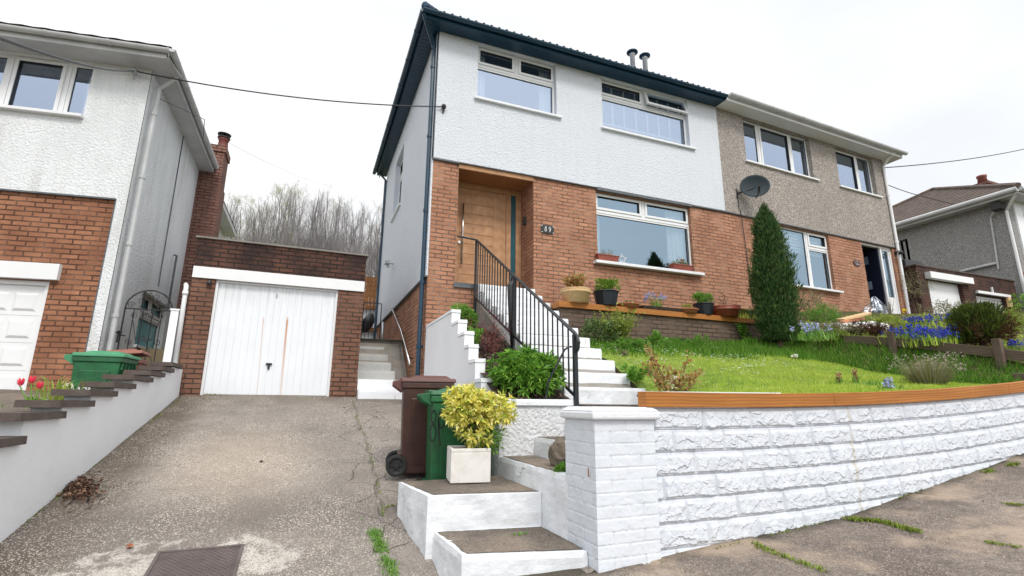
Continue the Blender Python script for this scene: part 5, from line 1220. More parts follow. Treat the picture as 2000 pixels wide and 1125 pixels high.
# brown bin on the driveway: rear towards -x
bbn,_=wheelie('wheelie_bin','dark brown wheelie bin on the driveway behind the green one','bin',(1.19,5.47,drvz(1.1,5.47)-.01),rad(82),M['binbrown'],M['binbrown_lid'],.55,.58,.92)
gbn,gb=wheelie('wheelie_bin','green wheelie bin painted 89 standing beside the square white planter','bin',(1.34,4.90,drvz(1.1,4.9)-.10),rad(84),M['bingreen'],M['bingreen'],.50,.54,1.0)
# digits painted on the camera-facing side (local -x side after turning is +x ... side towards -Y is local -x)
w_=.50;
def side(x,y,t,s=-1):
    # x along local y (depth), y height
    h=1.0; f=(y-.02)/(h-.08); xx=(w_*.78/2)*(1-f)+(w_/2-.015)*f+.011
    return (s*(xx+t),x,y)
m1=MB(); glyph(m1,EIGHT,.20,.73,.30,.011,lambda x,y,t:side(x,y,t,-1),0,.42); glyph(m1,NINE,.125,.71,.34,.011,lambda x,y,t:side(x,y,t,-1),0,.42)
# mirror so that it reads correctly from outside of the -x side
for s in (0,):
    o=m1.build('painted_number',M['black'],None); o.parent=gb
# left-hand bins in the neighbour's yard
def yz(x,y): return yard(x,y)+.01
q=onY(170,686,7.36); 
lb1,lbb=wheelie('wheelie_bin','bright green bin with a white logo behind the stepped white wall','bin',(-2.335,7.62,q.z-1.02),rad(90-3),M['bingreen'],M['bingreen_lid'],.54,.54,.96)
lb2,_=wheelie('wheelie_bin','faded red-brown bin with its lid ajar beside the iron gate','bin',(-2.37,8.25,q.z-1.0),rad(90+4),M['binred'],M['binred'],.54,.56,.98,lidopen=7)
mb=MB(); w2_=.56
def sideL(x,y,t):
    f=(y-.02)/(.96-.08); xx=(w2_*.78/2)*(1-f)+(w2_/2-.015)*f+.013
    return (-(xx+t),-x,y)
for st in (arc(-.20,.60,.055,.042,60,330,12),arc(-.19,.585,.03,.05,150,-60,10),[(-.235,.575),(-.21,.60),(-.19,.57),(-.17,.61)]): stroke(mb,st,sideL,.012)
xx=-.125
for gl in ([(0,.0),(.012,.04),(.03,.0)],[(.0,.0),(.006,.04),(.02,.02),(.034,.04),(.04,.0)],[(.03,.04),(.0,.03),(.03,.012),(0,.0)]):
    stroke(mb,[(xx+a,.575+b) for a,b in gl],sideL,.012); xx+=.052
o=mb.build('logo',M['upvc'],None); o.parent=lbb

# ================================================================ PLANTS
def leaf(mb,p,d,L,W,fold=.25,droop=.0):
    d=d.normalized(); s=d.cross(Vector((rnd()-.5,rnd()-.5,rnd()+.2)));
    if s.length<1e-4: s=Vector((1,0,0))
    s.normalize(); n=s.cross(d)
    m=p+d*L*.5+n*(L*fold*.5); t=p+d*L-Vector((0,0,droop*L))
    b=len(mb.v); mb.v+=[p,m+s*W*.5,t,m-s*W*.5]; mb.f+=[[b,b+1,b+2],[b,b+2,b+3]]; mb.uv+=[(0,0)]*6
def rvec(): 
    z=uni(-1,1);a=uni(0,2*pi);r=math.sqrt(1-z*z); return Vector((r*cos(a),r*sin(a),z))
def cloud(mb,n,c,R,size,aspect=.35,clumps=40,cr_=.25,up=.3,shell=.55,jit=.5,per=1,minz=None,droop=0):
    c=Vector(c); R=Vector(R); cl=[]
    while len(cl)<clumps:
        v=rvec()*uni(shell,1.0); 
        if minz is not None and v.z<minz: continue
        cl.append(Vector((v.x*R.x,v.y*R.y,v.z*R.z)))
    for i in range(n):
        k=random.choice(cl); o=rvec()*(rnd()**.6)*cr_*min(R.x,R.z)*1.0
        p=c+k+o; d=(k.normalized() if k.length>0 else Vector((0,0,1)))+rvec()*jit*1.5+Vector((0,0,up))+o.normalized()*.6
        leaf(mb,p,d,size*uni(.6,1.25),size*aspect*uni(.8,1.2),droop=droop)
def rosettes(mb,n,c,R,size,aspect=.36,k=6,shell=.7,minz=-.6):
    c=Vector(c)
    i=0
    while i<n:
        v=rvec()
        if v.z<minz: continue
        q=uni(shell,1)*(1+.34*noise.noise(v*2.3+Vector((c.x*3,0,1)))); p=c+Vector((v.x*R[0]*q,v.y*R[1]*q,v.z*R[2]*q)); ax=(v+Vector((0,0,.5))+rvec()*.35).normalized()
        a=ax.cross(Vector((.3,.5,.8))).normalized(); b=ax.cross(a)
        for j in range(k):
            th=2*pi*j/k+rnd(); leaf(mb,p,(a*cos(th)+b*sin(th))+ax*uni(.35,1.2),size*uni(.6,1.25),size*aspect*uni(.85,1.2),droop=.03)
        i+=1
def twigs(mb,base,n,h,spread,r=.006,wig=.12,lean=(0,0)):
    tips=[]
    for i in range(n):
        a=uni(0,2*pi); s=spread*uni(.15,1); p=Vector(base)+Vector((cos(a)*s*.15,sin(a)*s*.15,0)); pts=[p]; hh=h*uni(.6,1)
        for j in range(1,6):
            t_=j/5; pts.append(Vector(base)+Vector((cos(a)*s*t_+lean[0]*t_,sin(a)*s*t_+lean[1]*t_,hh*t_))+rvec()*wig*h*.12)
        mb.tube(pts,[r*(1-.75*j/5) for j in range(6)],4); tips.append(pts)
    return tips
def blades(mb,base,n,h,spread,w=.012,bend=.5,hmin=.5):
    for i in range(n):
        a=uni(0,2*pi); rr0=spread*math.sqrt(rnd()); p=Vector(base)+Vector((cos(a)*rr0*.6,sin(a)*rr0*.6,0)); L=h*uni(hmin,1); o=Vector((cos(a),sin(a),0))*L*bend*uni(.2,1); s=Vector((-sin(a),cos(a),0))*w*.5
        m=p+o*.35+Vector((0,0,L*.6)); t_=p+o+Vector((0,0,L*(1-.35*bend)))
        b=len(mb.v); mb.v+=[p-s,p+s,m+s*.9,m-s*.9,t_]; mb.f+=[[b,b+1,b+2,b+3],[b+3,b+2,b+4]]; mb.uv+=[(0,0)]*7
def plant(name,label,cat,base,leaves_,stems=None,mleaf=None,mstem=None,group=None,extra=()):
    t=thing(name,label,cat,base,group)
    if stems is not None: stems.build('stems',mstem or M['twig'],t)
    if leaves_ is not None: leaves_.build('foliage',mleaf,t)
    for nm,mb_,mt in extra: mb_.build(nm,mt,t)
    return t
# --- yellow shrub in the square planter
a=onZ(886,946,.368);b=onZ(966,944,.368); px_=(a.x+b.x)/2; W=(b.x-a.x); py_=a.y+W*.5-.01; zp=onY(880,877,a.y).z
pt=thing('planter','square white stone planter on the middle step','planter',(px_,py_,.37))
mb=MB(); hw=W/2
mb.box(px_-hw,py_-hw,.372,px_+hw,py_+hw,zp-.03)
for (x0_,y0_,x1_,y1_) in ((-hw,-hw,hw,-hw+.025),(-hw,hw-.025,hw,hw),(-hw,-hw+.025,-hw+.025,hw-.025),(hw-.025,-hw+.025,hw,hw-.025)): mb.box(px_+x0_,py_+y0_,zp-.03,px_+x1_,py_+y1_,zp)
# turned a little so that its left face shows
ro=Matrix.Rotation(rad(-9),3,'Z'); ctr=Vector((px_,py_,0)); mb.v=[ro@(v-ctr)+ctr for v in mb.v]
mb.build('box',M['planter'],pt,bevel=.006)
mb=MB(); mb.box(px_-hw+.03,py_-hw+.03,zp-.03,px_+hw-.03,py_+hw-.03,zp-.018); mb.build('compost',M['soil'],pt)
cy_=onY(936,812,py_); mb=MB(); st=MB()
twigs(st,(px_,py_,zp-.02),14,.40,.2,.007)
rosettes(mb,260,(cy_.x-.10,py_-.0,cy_.z+.06),(.22,.22,.175),.064,.40,6,.6,-.75)
rosettes(mb,170,(cy_.x+.14,py_-.0,cy_.z+.045),(.19,.2,.14),.064,.40,6,.6,-.75)
rosettes(mb,40,(cy_.x-.17,py_,cy_.z+.15),(.13,.14,.11),.06,.40,6,.6,-.5)
rosettes(mb,120,(cy_.x-.05,py_-.05,cy_.z-.11),(.17,.16,.17),.058,.40,6,.6,-.9)
g2=MB(); cloud(g2,420,(cy_.x+.05,py_-.02,zp+.10),(.17,.15,.13),.055,.36,25,.4,.2,.3)
blades(g2,(px_-.0,py_,zp),5,.28,.2,.008,1.3)
plant('yellow_shrub','bushy shrub with pale yellow leaves growing in the square white planter','shrub',(px_,py_,zp),mb,st,M['yellowleaf'],extra=[('lower_leaves',g2,M['green_leaf'])])
# --- green bush over the retaining wall
c=onY(1030,727,4.98); mb=MB(); 
rosettes(mb,520,(c.x,c.y+.0,c.z-.02),(.37,.30,.24),.085,.22,7,.55,-.7); cloud(mb,2200,(c.x,c.y,c.z-.02),(.34,.28,.22),.075,.2,60,.4,.2,.4,.6)
st=MB(); twigs(st,(c.x,c.y,1.05),10,.4,.3,.008)
plant('green_bush','rounded green bush with lance shaped leaves growing above the pebbledashed wall','shrub',(c.x,c.y,1.06),mb,st,M['bushleaf'])
# --- shrubs in the narrow bed
c=onY(908,618,6.9); mb=MB(); cloud(mb,900,(c.x,c.y,c.z),(.19,.2,.17),.06,.55,22,.4,.3,.3); st=MB(); twigs(st,(c.x,c.y,1.95),8,.45,.25,.006)
plant('leafy_shrub','young light green shrub below the brick pier beside the front door','shrub',(c.x,c.y,1.98),mb,st,M['green_leaf'])
c=onY(925,655,6.0); mb=MB(); cloud(mb,700,(c.x,c.y,c.z),(.13,.13,.08),.035,.3,18,.5,.5,.3)
plant('low_shrub','small dark green mound between the stepped white wall and the bark','shrub',(c.x,c.y,c.z-.08),mb,None,M['bushleaf'])
c=onY(962,650,6.1); st=MB(); tp=twigs(st,(c.x,c.y,c.z-.33),34,.58,.36,.0045,.5); mb=MB()
for p_ in tp:
    for k in range(9): q=p_[random.randint(2,5)]+rvec()*.05; leaf(mb,q,rvec()+Vector((0,0,.5)),.03,.014)
plant('red_twig_shrub','thin red twiggy shrub in the bark beside the white steps','shrub',(c.x,c.y,c.z-.3),mb,st,M['redtwig'],plain('red_twig',(.15,.045,.04),.7,var=.3))
# bark chippings
mb=MB()
for i in range(3800):
    x=uni(1.88,2.55);y=uni(4.76,7.9); z=bed(x,y)+uni(0,.025); leaf(mb,Vector((x,y,z)),Vector((rnd()-.5,rnd()-.5,(rnd()-.4)*.5)),uni(.03,.075),uni(.012,.025),.1)
o=mb.build('bark_chippings',M['bark']); tag(o,'brown bark chippings covering the narrow bed beside the white steps','bark mulch',kind='stuff')

# --- conifer
def conifer(name,label,base,prof,n,mat,size,mb2=None,asp=.22,lean=(0,0),out=.45,spiky=1.0):
    """prof: list of (z, radius)"""
    t=thing(name,label,'conifer',base)
    zs_=[p[0] for p in prof]; rs_=[p[1] for p in prof]; B=Vector(base); mb=MB(); H_=zs_[-1]
    cum=np.cumsum([max(.02,float(np.interp(z,zs_,rs_))) for z in np.linspace(zs_[0],H_,200)]); cum=cum/cum[-1]; zz=np.linspace(zs_[0],H_,200)
    for i in range(n):
        z=float(np.interp(rnd(),cum,zz)); a=uni(0,2*pi); R_=float(np.interp(z,zs_,rs_))
        lump=1+.32*noise.noise(Vector((cos(a)*1.6,sin(a)*1.6,z*1.9)))+.16*noise.noise(Vector((cos(a)*4,sin(a)*4,z*4)))
        stray=rnd()<.06; r=R_*lump*(uni(.62,1.0) if not stray else uni(1.0,1.16)); dir_=Vector((cos(a)*out,sin(a)*out,.9))
        p=B+Vector((cos(a)*r+lean[0]*z/H_,sin(a)*r+lean[1]*z/H_,z)); base_d=dir_+rvec()*.35
        for j in range(3):
            leaf(mb,p+rvec()*size*.25,base_d+rvec()*.45,size*uni(.6,1.3)*spiky*(1.7 if stray else 1),size*asp,.1)
    mb.build('foliage',mat,t)
    # inner twiggy mass and trunk
    q=MB(); nn=14
    vs=[]
    for i,(z,r) in enumerate(prof):
        for k in range(nn): a=2*pi*k/nn; rr2=max(.004,r*.62*(1+.2*noise.noise(Vector((cos(a)*2,sin(a)*2,z*3))))); vs.append((B.x+cos(a)*rr2+lean[0]*z/H_,B.y+sin(a)*rr2+lean[1]*z/H_,B.z+z))
    q.add(vs,[(i*nn+k,i*nn+(k+1)%nn,(i+1)*nn+(k+1)%nn,(i+1)*nn+k) for i in range(len(prof)-1) for k in range(nn)])
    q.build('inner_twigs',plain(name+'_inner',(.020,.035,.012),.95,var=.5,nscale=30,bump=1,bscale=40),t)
    q=MB(); q.tube([B+Vector((0,0,-.1)),B+Vector((lean[0],lean[1],H_))],[.05,.006],6); q.build('trunk',M['twig'],t)
    return t
yc=6.45; bb=onY(1518,664,yc); mz=lambda py:onY(1505,py,yc).z-bb.z
pr=[(0,.26),(.15,.33),(.5,.40),(.95,.41),(1.25,.40),(1.45,.37),(1.7,.32),(1.95,.30),(2.2,.27),(2.42,.20),(2.6,.09),(2.75,.008)]
sc=(mz(402))/2.75; pr=[(z*sc,r*.84) for z,r in pr]
cn=conifer('conifer_tree','dark green columnar conifer in front of the join between the two houses',(bb.x+.06,yc,bb.z-.02),pr,12000,M['conifer'],.062,lean=(-.03,0),out=.5,spiky=1.0,asp=.2)
st=MB(); tpz=bb.z+pr[-1][0]; twigs(st,(bb.x+.02,yc,tpz-.35),7,.42,.13,.006,.6); st.build('bare_top_twigs',M['twig'],cn)
# juniper with rusty side, right garden
yj=4.3
bj=onX(1920,668,9.55); base=(bj.x,bj.y,bj.z)
k=onX(1905,600,9.55).z-bj.z
cj=conifer('juniper_bush','small upright juniper with rusty brown branches behind the low timber fence',base,[(0,.20),(.12,.27),(.3,.30),(.45,.27),(.6,.17),(k*1.0,.03)],1700,M['juniper'],.075,out=.5)
mb=MB(); cloud(mb,2300,(base[0]-.02,base[1]-.10,base[2]+.17),(.36,.33,.24),.055,.25,50,.35,.6,.5); mb.build('brown_branches',M['deadneedle'],cj)

# --- lawn grass
def grassfield(name,mat,n,x0,x1,y0,y1,zf,h,w,label,cat='grass',dens=None,near=True):
    mb=[];vs=np.zeros((n*3,3),dtype=np.float64); i=0
    while i<n:
        x=uni(x0,x1); y=y0+(y1-y0)*(rnd()**(1.35 if near else 1))
        if dens is not None and rnd()>dens(x,y): continue
        z=zf(x,y); a=uni(0,2*pi); L=h*uni(.35,1.3)*(1+.5*noise.noise(Vector((x*3,y*3,0)))); ww=w*uni(.7,1.3); b=rnd()*1.0*L; c_=uni(0,2*pi)
        vs[i*3]=(x-cos(a)*ww,y-sin(a)*ww,z-.004); vs[i*3+1]=(x+cos(a)*ww,y+sin(a)*ww,z-.004); vs[i*3+2]=(x+cos(c_)*b,y+sin(c_)*b,z+L); i+=1
    me=bpy.data.meshes.new(name); me.from_pydata(vs.tolist(),[],[(j*3,j*3+1,j*3+2) for j in range(n)]); me.materials.append(mat)
    o=bpy.data.objects.new(name,me); C.objects.link(o); return tag(o,label,cat,kind='stuff')
grassfield('lawn_grass',M['grass'],52000,3.72,8.42,3.12,6.3,lawn,.034,.0036,'short bright green lawn grass behind the timber edging',dens=lambda x,y: 0 if (x<3.78 and y>4.9) else 1)
grassfield('long_grass',M['grass_dark'],15000,3.85,8.42,5.7,7.08,lawn,.12,.006,'long dark green grass below the brown brick wall and around the conifer',near=False,dens=lambda x,y:sstep(5.7,6.7,y+.3*noise.noise(Vector((x*2,y*2,1))))*(1 if x>5.6 else .5)+(.5 if x>7.4 and y>5.4 else 0))
grassfield('long_grass',M['grass_dark'],6500,7.9,8.44,3.15,6.8,bank,.12,.006,'grassy strip under the low timber fence',near=False)
grassfield('garden_grass',M['grass'],9000,8.5,14.5,3.1,7.2,gard,.06,.006,'rough grass and weeds over the right-hand garden bank',dens=lambda x,y: .8 if noise.noise(Vector((x*1.2,y*1.2,4)))>.0 else .06)
mb=MB()
for i in range(900): x=uni(7.0,8.35); blades(mb,(x,uni(7.25,8.0),2.6),1,.30,.02,.010,.5)
tag(mb.build('terrace_grass',M['grass']),'bright grass growing between the timber coping and the brick house wall','grass',kind='stuff')
# daisies and white petals in the lawn
mb=MB()
for i in range(420):
    x=uni(3.9,6.6);y=uni(4.6,6.5)
    if noise.noise(Vector((x*1.5,y*1.5,9)))<-.05 or y<4.9 and rnd()<.7: continue
    z=lawn(x,y)+uni(.045,.075); q=Vector((x,y,z))
    for j in range(5): th=2*pi*j/5; leaf(mb,q,Vector((cos(th),sin(th),.35)),.018,.014,0)
tag(mb.build('daisies',M['whitepetal']),'tiny white daisies scattered through the lawn','flowers',kind='stuff')
for i,(px,py) in enumerate(((1552,698),(1718,716),(1738,714),(1746,714))):
    d=ray(px,py); t_=2.0
    while t_<20:
        p=CAM+d*t_
        if p.x>3 and p.z<lawn(p.x,p.y)+.04: break
        t_+=.01
    mb=MB()
    for j in range(22): th=uni(0,2*pi); leaf(mb,p+rvec()*.02,Vector((cos(th),sin(th),uni(.1,1.2))),.055,.04,.3)
    solo(mb,'white_flower',M['whitepetal'],['single white bloom lying on the lawn in front of the conifer','left white bloom of the group on the lawn near the fence post','middle white bloom of the group on the lawn near the fence post','right white bloom of the group on the lawn near the fence post'][i],'flower','white blooms on the lawn')
# plants at the top left of the lawn
def bush(name,label,px,py,Y,R,n,size,mat,asp=.35,cl=24,stemn=6,zb=None,up=.3,cr_=.35,jit=.5,mstem=None):
    c=onY(px,py,Y); mb=MB(); cloud(mb,n,tuple(c),R,size,asp,cl,cr_,up,.35,jit)
    base=(c.x,c.y,zb if zb is not None else c.z-R[2]); st=None
    if stemn: st=MB(); twigs(st,base,stemn,R[2]*1.9,R[0]*.9,.005)
    return plant(name,label,'shrub',base,mb,st,mat,mstem)
bush('variegated_shrub','grey-green variegated shrub at the top right of the white steps',1168,650,6.75,(.34,.24,.20),2200,.05,M['variegated'],.5,30)
c=onY(1205,640,6.7); st=MB(); tp=twigs(st,(c.x,c.y,c.z-.3),34,.64,.44,.004,.35); mb=MB()
for p_ in tp:
    for k in range(48): q=p_[random.randint(1,5)]*.5+p_[random.randint(1,5)]*.5+rvec()*.05; leaf(mb,q,rvec()+Vector((0,0,.7)),.052,.028)
plant('yellow_green_shrub','airy shrub with yellow-green new leaves against the brown brick wall','shrub',(c.x,c.y,c.z-.3),mb,st,M['palegreen'])
bush('rounded_green_plant','bright green rounded clump at the foot of the brown brick wall',1292,672,6.55,(.27,.18,.17),1700,.045,M['green_leaf'],.5,24,0)
bush('ground_cover_plant','low green ground cover beside the right edge of the white steps',1232,676,6.3,(.34,.24,.13),1300,.045,M['green_leaf'],.5,24,0)
bush('ground_cover_plant','small green clump of leaves under the black garden spotlight',1368,672,6.6,(.30,.16,.12),900,.04,M['green_leaf'],.5,20,0)
bush('brown_grass_clump','dry brown tuft beside the white steps and the lawn',1212,694,6.1,(.13,.12,.07),420,.05,M['drygrass'],.15,14,0)
bush('dark_weed','dark green weeds at the right edge of the lower white steps',1238,728,5.2,(.14,.22,.12),1100,.05,M['bushleaf'],.3,14,0)
# ivy on the brick wall left of the conifer
mb=MB()
for i in range(420):
    t_=rnd(); c=onY(1445+22*t_+uni(-9,9),633+50*t_+uni(-4,4),7.07); leaf(mb,c,Vector((uni(-.6,.6),-.7,uni(-.8,.3))),.05,.042,.1)
solo(mb,'ivy',M['bushleaf'],'ivy trailing down the brown brick wall to the left of the conifer','climbing plant')
# rose shoots behind the timber edge
c=onY(1310,765,4.65); st=MB(); mb=MB(); wf=MB()
for (px,py) in ((1262,676),(1275,700),(1262,720),(1300,715),(1318,722),(1345,692),(1350,735),(1367,724),(1330,740),(1280,735)):
    tp=onY(px,py,4.65+uni(-.1,.1)); b0=Vector((c.x+(tp.x-c.x)*.35,4.62,1.16)); m=(b0+tp)/2+Vector((uni(-.03,.03),0,uni(-.01,.03))); st.tube([b0,m,tp],[.006,.005,.003],5)
    for j in range(62): t_=rnd()**.6; q=(b0*(1-t_)+tp*t_)+rvec()*.04; leaf(mb,q,rvec()+Vector((0,0,.5)),.055,.028)
for j in range(40): q=onY(1310+uni(-12,14),745+uni(-12,12),4.6); leaf(wf,q,rvec(),.03,.022)
plant('rose_bush','young rose stems with copper leaves behind the left end of the timber edging','shrub',(c.x,4.62,1.16),mb,st,M['rosetip'],extra=[('white_blossom',wf,M['whitepetal'])])
# white edging stone and dark rock
a=onY(1262,766,3.02); b=onY(1424,757,4.3); mb=MB(); mb.prism([(3.12,.95),(4.92,.95),(4.92,onX(1268,764,3.69).z),(3.12,1.125)],'x',3.655,3.725); solo(mb,'edging_stone',M['wpaint'],'long low white edging kerb between the stair landing and the lawn','edging stone',bevel=.01)
def rock(name,label,c,R,seed,mat='rock'):
    mb=MB(); vs=[];fs=[]; n=14;m=9
    for i in range(m+1):
        for k in range(n):
            v=Vector((sin(pi*i/m)*cos(2*pi*k/n),sin(pi*i/m)*sin(2*pi*k/n),cos(pi*i/m))); s=1+.38*noise.noise(v*1.6+Vector((seed,0,0))); vs.append((c[0]+v.x*R[0]*s,c[1]+v.y*R[1]*s,c[2]+v.z*R[2]*s))
    mb.add(vs,[(i*n+k,i*n+(k+1)%n,(i+1)*n+(k+1)%n,(i+1)*n+k) for i in range(m) for k in range(n)]); return solo(mb,name,M[mat],label,'rock')
c=onY(1251,772,3.1); rock('dark_rock','small dark rock at the left end of the timber edging',(c.x+.02,3.1,c.z-.01),(.035,.05,.03),3,'coping')
c=onY(1090,884,3.72); rock('brown_rock','brown rock on the third step beside the pillar',(c.x+.03,3.75,.62),(.085,.10,.12),1)
mb=MB(); c=onY(1098,905,3.5); cloud(mb,380,(c.x+.02,3.5,.55),(.07,.09,.05),.035,.6,14,.5,.5,.3); solo(mb,'small_weed',M['bushleaf'],'small green weed growing against the pillar on the third step','weed')
# garden spotlight
c=onY(1334,668,7.0); sl=thing('garden_spotlight','small black garden spotlight against the brown brick wall','garden light',(c.x,c.y,c.z-.15))
mb=MB(); mb.tube([(c.x,c.y,c.z-.06),(c.x,c.y,c.z+.06)],.05,12); mb.build('lamp_head',M['black'],sl); mb=MB(); mb.tube([(c.x,c.y,c.z-.2),(c.x,c.y,c.z-.05)],.012,6); mb.build('spike',M['black'],sl); mb=MB(); mb.tube([(c.x,c.y-.05,c.z-.01),(c.x,c.y-.058,c.z-.01)],.018,10); mb.build('lens',M['upvc'],sl)

# ================================================================ POTS ON THE LEDGE
LZ=2.65; PY=7.155
def potat(pxl,pxr): a=onY(pxl,600,PY).x; b=onY(pxr,600,PY).x; return (a+b)/2,(b-a)/2
def roundpot(name,label,x,r,h,mat,rim=.16,ridges=2,group='flower pots along the timber coping',taper=.84,z=LZ):
    t=thing(name,label,'flower pot',(x,PY,z),group); mb=MB(); pf=[(r*taper,0),(r*.90,h*(1-rim)),(r,h*(1-rim)+.004)]
    for i in range(ridges): z0_=h*(1-rim)+h*rim*i/ridges; dz_=h*rim/ridges; pf+=[(r*.985,z0_+dz_*.1),(r*1.03,z0_+dz_*.5),(r*.985,z0_+dz_*.9)]
    pf+=[(r,h),(r*.88,h),(r*.85,h-.03),(.001,h-.03)]
    mb.lathe(pf,(x,PY,z),28); mb.build('pot',mat,t,smooth=True); mb=MB(); mb.lathe([(r*.85,0),(r*.8,.004),(.001,.006)],(x,PY,z+h-.035),20); mb.build('compost',M['soil'],t); return t
x,r=potat(1098,1151); roundpot('flower_pot','wide cream pot with ribbed rim, leftmost on the timber coping',x,r,.235,M['cream'],.30,2)
st=MB(); tp=twigs(st,(x,PY,LZ+.2),14,.26,.24,.006,.5); mb=MB()
for p_ in tp:
    for k in range(46): q=p_[random.randint(3,5)]+rvec()*.05; leaf(mb,q,rvec()+Vector((0,0,.4)),.055,.035)
plant('hydrangea','dry pinkish hydrangea growing in the cream pot','plant',(x,PY,LZ+.2),mb,st,M['rosetip'])
for (l,r2,lab,lab2) in ((1160,1208,'tapered dark blue-black square pot right of the cream pot','dense bright green foliage in the dark pot right of the cream pot'),(1357,1391,'tapered dark blue-black square pot left of the glazed red pot','dense bright green foliage in the dark pot left of the glazed red pot')):
    x,r=potat(l,r2); r*=.95; hh=.235 if l<1200 else .20
    r*=.86; t=thing('flower_pot',lab,'flower pot',(x,PY,LZ),'flower pots along the timber coping'); r*=1.12; hh*=1.08; mb=MB(); mb.lathe([(r*.76,0),(r*.97,hh-.025),(r*1.03,hh-.022),(r*1.04,hh),(r*.9,hh),(r*.88,hh-.02),(.001,hh-.02)],(x,PY,LZ),8)
    mb.build('pot',M['potblack'],t,bevel=.006)
    mb=MB(); cloud(mb,1100,(x,PY,LZ+hh+.09),(r*1.0,r*1.0,.13),.055,.28,28,.4,.8,.2,.4,minz=-.6)
    plant('potted_shrub',lab2,'plant',(x,PY,LZ+hh),mb,None,M['green_leaf'] if l>1200 else leafm('lime_needles',[(.14,.28,.03),(.24,.40,.05),(.09,.20,.02),(.33,.46,.08)]))
x,r=potat(1209,1245); roundpot('flower_pot','shallow terracotta bowl left of the slate trough',x,r,.075,M['terracotta2'],.3,1)
mb=MB(); cloud(mb,160,(x,PY,LZ+.09),(r*.7,r*.7,.05),.035,.3,10,.4,.8,.3); plant('seedlings','sparse pale seedlings in the shallow terracotta bowl','plant',(x,PY,LZ+.07),mb,None,M['drygrass'])
a=onY(1247,600,PY).x;b=onY(1325,600,PY).x; t=thing('trough','flat grey slate trough in the middle of the timber coping','trough',((a+b)/2,PY,LZ),'flower pots along the timber coping')
mb=MB(); mb.taper((a+.05,b-.05,PY-.09,PY+.09),(a,b,PY-.13,PY+.13),LZ,LZ+.055); mb.build('tray',M['coping'],t,bevel=.004)
x=(a+b)/2-.05; st=MB(); mb=MB(); lf=MB(); blades(lf,(x,PY,LZ+.05),60,.16,.16,.010,.8)
for i in range(17):
    th=uni(0,2*pi); p0=Vector((x+uni(-.08,.08),PY,LZ+.05)); p1=p0+Vector((uni(-.22,.26),uni(-.1,.1),uni(.16,.27))); st.tube([p0,(p0+p1)/2+Vector((0,0,.03)),p1],.003,4)
    for j in range(14): leaf(mb,p1+rvec()*.03-Vector((0,0,.02)),rvec(),.032,.018)
plant('bluebells','pale blue bell flowers growing in the slate trough','flowers',(x,PY,LZ+.05),lf,st,M['green_leaf'],M['bushleaf'],extra=[('blossom',mb,M['paleblue'])])
x,r=potat(1322,1358); roundpot('flower_pot','shallow terracotta bowl right of the slate trough',x,r,.075,M['terracotta2'],.3,1)
mb=MB(); cloud(mb,200,(x-.02,PY,LZ+.10),(r*.7,r*.7,.06),.05,.3,10,.4,.9,.3); plant('seedlings','small green sprouts in the terracotta bowl right of the trough','plant',(x,PY,LZ+.07),mb,None,M['palegreen'])
x,r=potat(1391,1436); roundpot('flower_pot','glazed red-brown pot, rightmost on the timber coping',x,r,.19,M['terracotta'],.38,2)
st=MB(); twigs(st,(x-.05,PY,LZ+.15),5,.72,.20,.006,1.1); mb=MB(); plant('bare_twigs','bare dry twigs standing in the glazed red pot','plant',(x,PY,LZ+.15),None,st)
# sill troughs and star
for (l,r2,pyt,pyb,lab,lab2) in ((1165,1207,499,514,'red plastic trough at the left end of the ground floor window sill','small grassy plant in the left sill trough'),(1313,1351,518,533,'red plastic trough at the right end of the ground floor window sill','mixed pansies in the right sill trough')):
    a=FM.at(l,(pyt+pyb)/2,.05);b=FM.at(r2,(pyt+pyb)/2,.05); zt=(FM.at(l,pyt,.0)[1]+FM.at(r2,pyt+2,.0)[1])/2; zb=w3[2]+.004
    t=thing('window_trough',lab,'trough',FM((a[0]+b[0])/2,.03,zb),'troughs on the ground floor window sill'); mb=MB(FM); 
    v0=[(a[0]+.03,-.04,zb),(b[0]-.03,-.04,zb),(b[0]-.03,.09,zb),(a[0]+.03,.09,zb),(a[0],-.055,zb+.12),(b[0],-.055,zb+.12),(b[0],.105,zb+.12),(a[0],.105,zb+.12)]
    mb.add(v0,[(0,3,2,1),(4,5,6,7),(0,1,5,4),(1,2,6,5),(2,3,7,6),(3,0,4,7)]); mb.box(a[0]-.008,-.062,zb+.105,b[0]+.008,.112,zb+.125); mb.build('trough_body',M['terracotta'],t,bevel=.004)
    c=FM((a[0]+b[0])/2,.025,zb+.14); mb=MB(); 
    if l<1200:
        blades(mb,c-Vector((.0,0,.02)),70,.17,.2,.006,1.0); plant('trough_plant',lab2,'plant',c,mb,None,M['drygrass'])
    else:
        cloud(mb,420,c+Vector((0,0,.02)),(.17,.07,.07),.035,.5,18,.5,.5,.2); fl_=MB(); cloud(fl_,80,c+Vector((0,-.01,.06)),(.17,.07,.06),.03,.8,9,.3,.5,.4); st=MB(); twigs(st,c,6,.22,.14,.003)
        plant('trough_plant',lab2,'plant',c,mb,st,M['variegated'],extra=[('blossom',fl_,M['rosetip'])])
c=FM.at(1216,506,.05); mb=MB(FM); R_=.105; pts=[(c[0]+(R_ if i%2==0 else R_*.42)*sin(pi*i/5),w3[2]+.10+(R_ if i%2==0 else R_*.42)*cos(pi*i/5)) for i in range(10)]
mb.tube([(a_,.04,b_) for a_,b_ in pts],.010,5,close=True); solo(mb,'star_ornament',M['upvc'],'white open star leaning on the ground floor window sill','ornament')

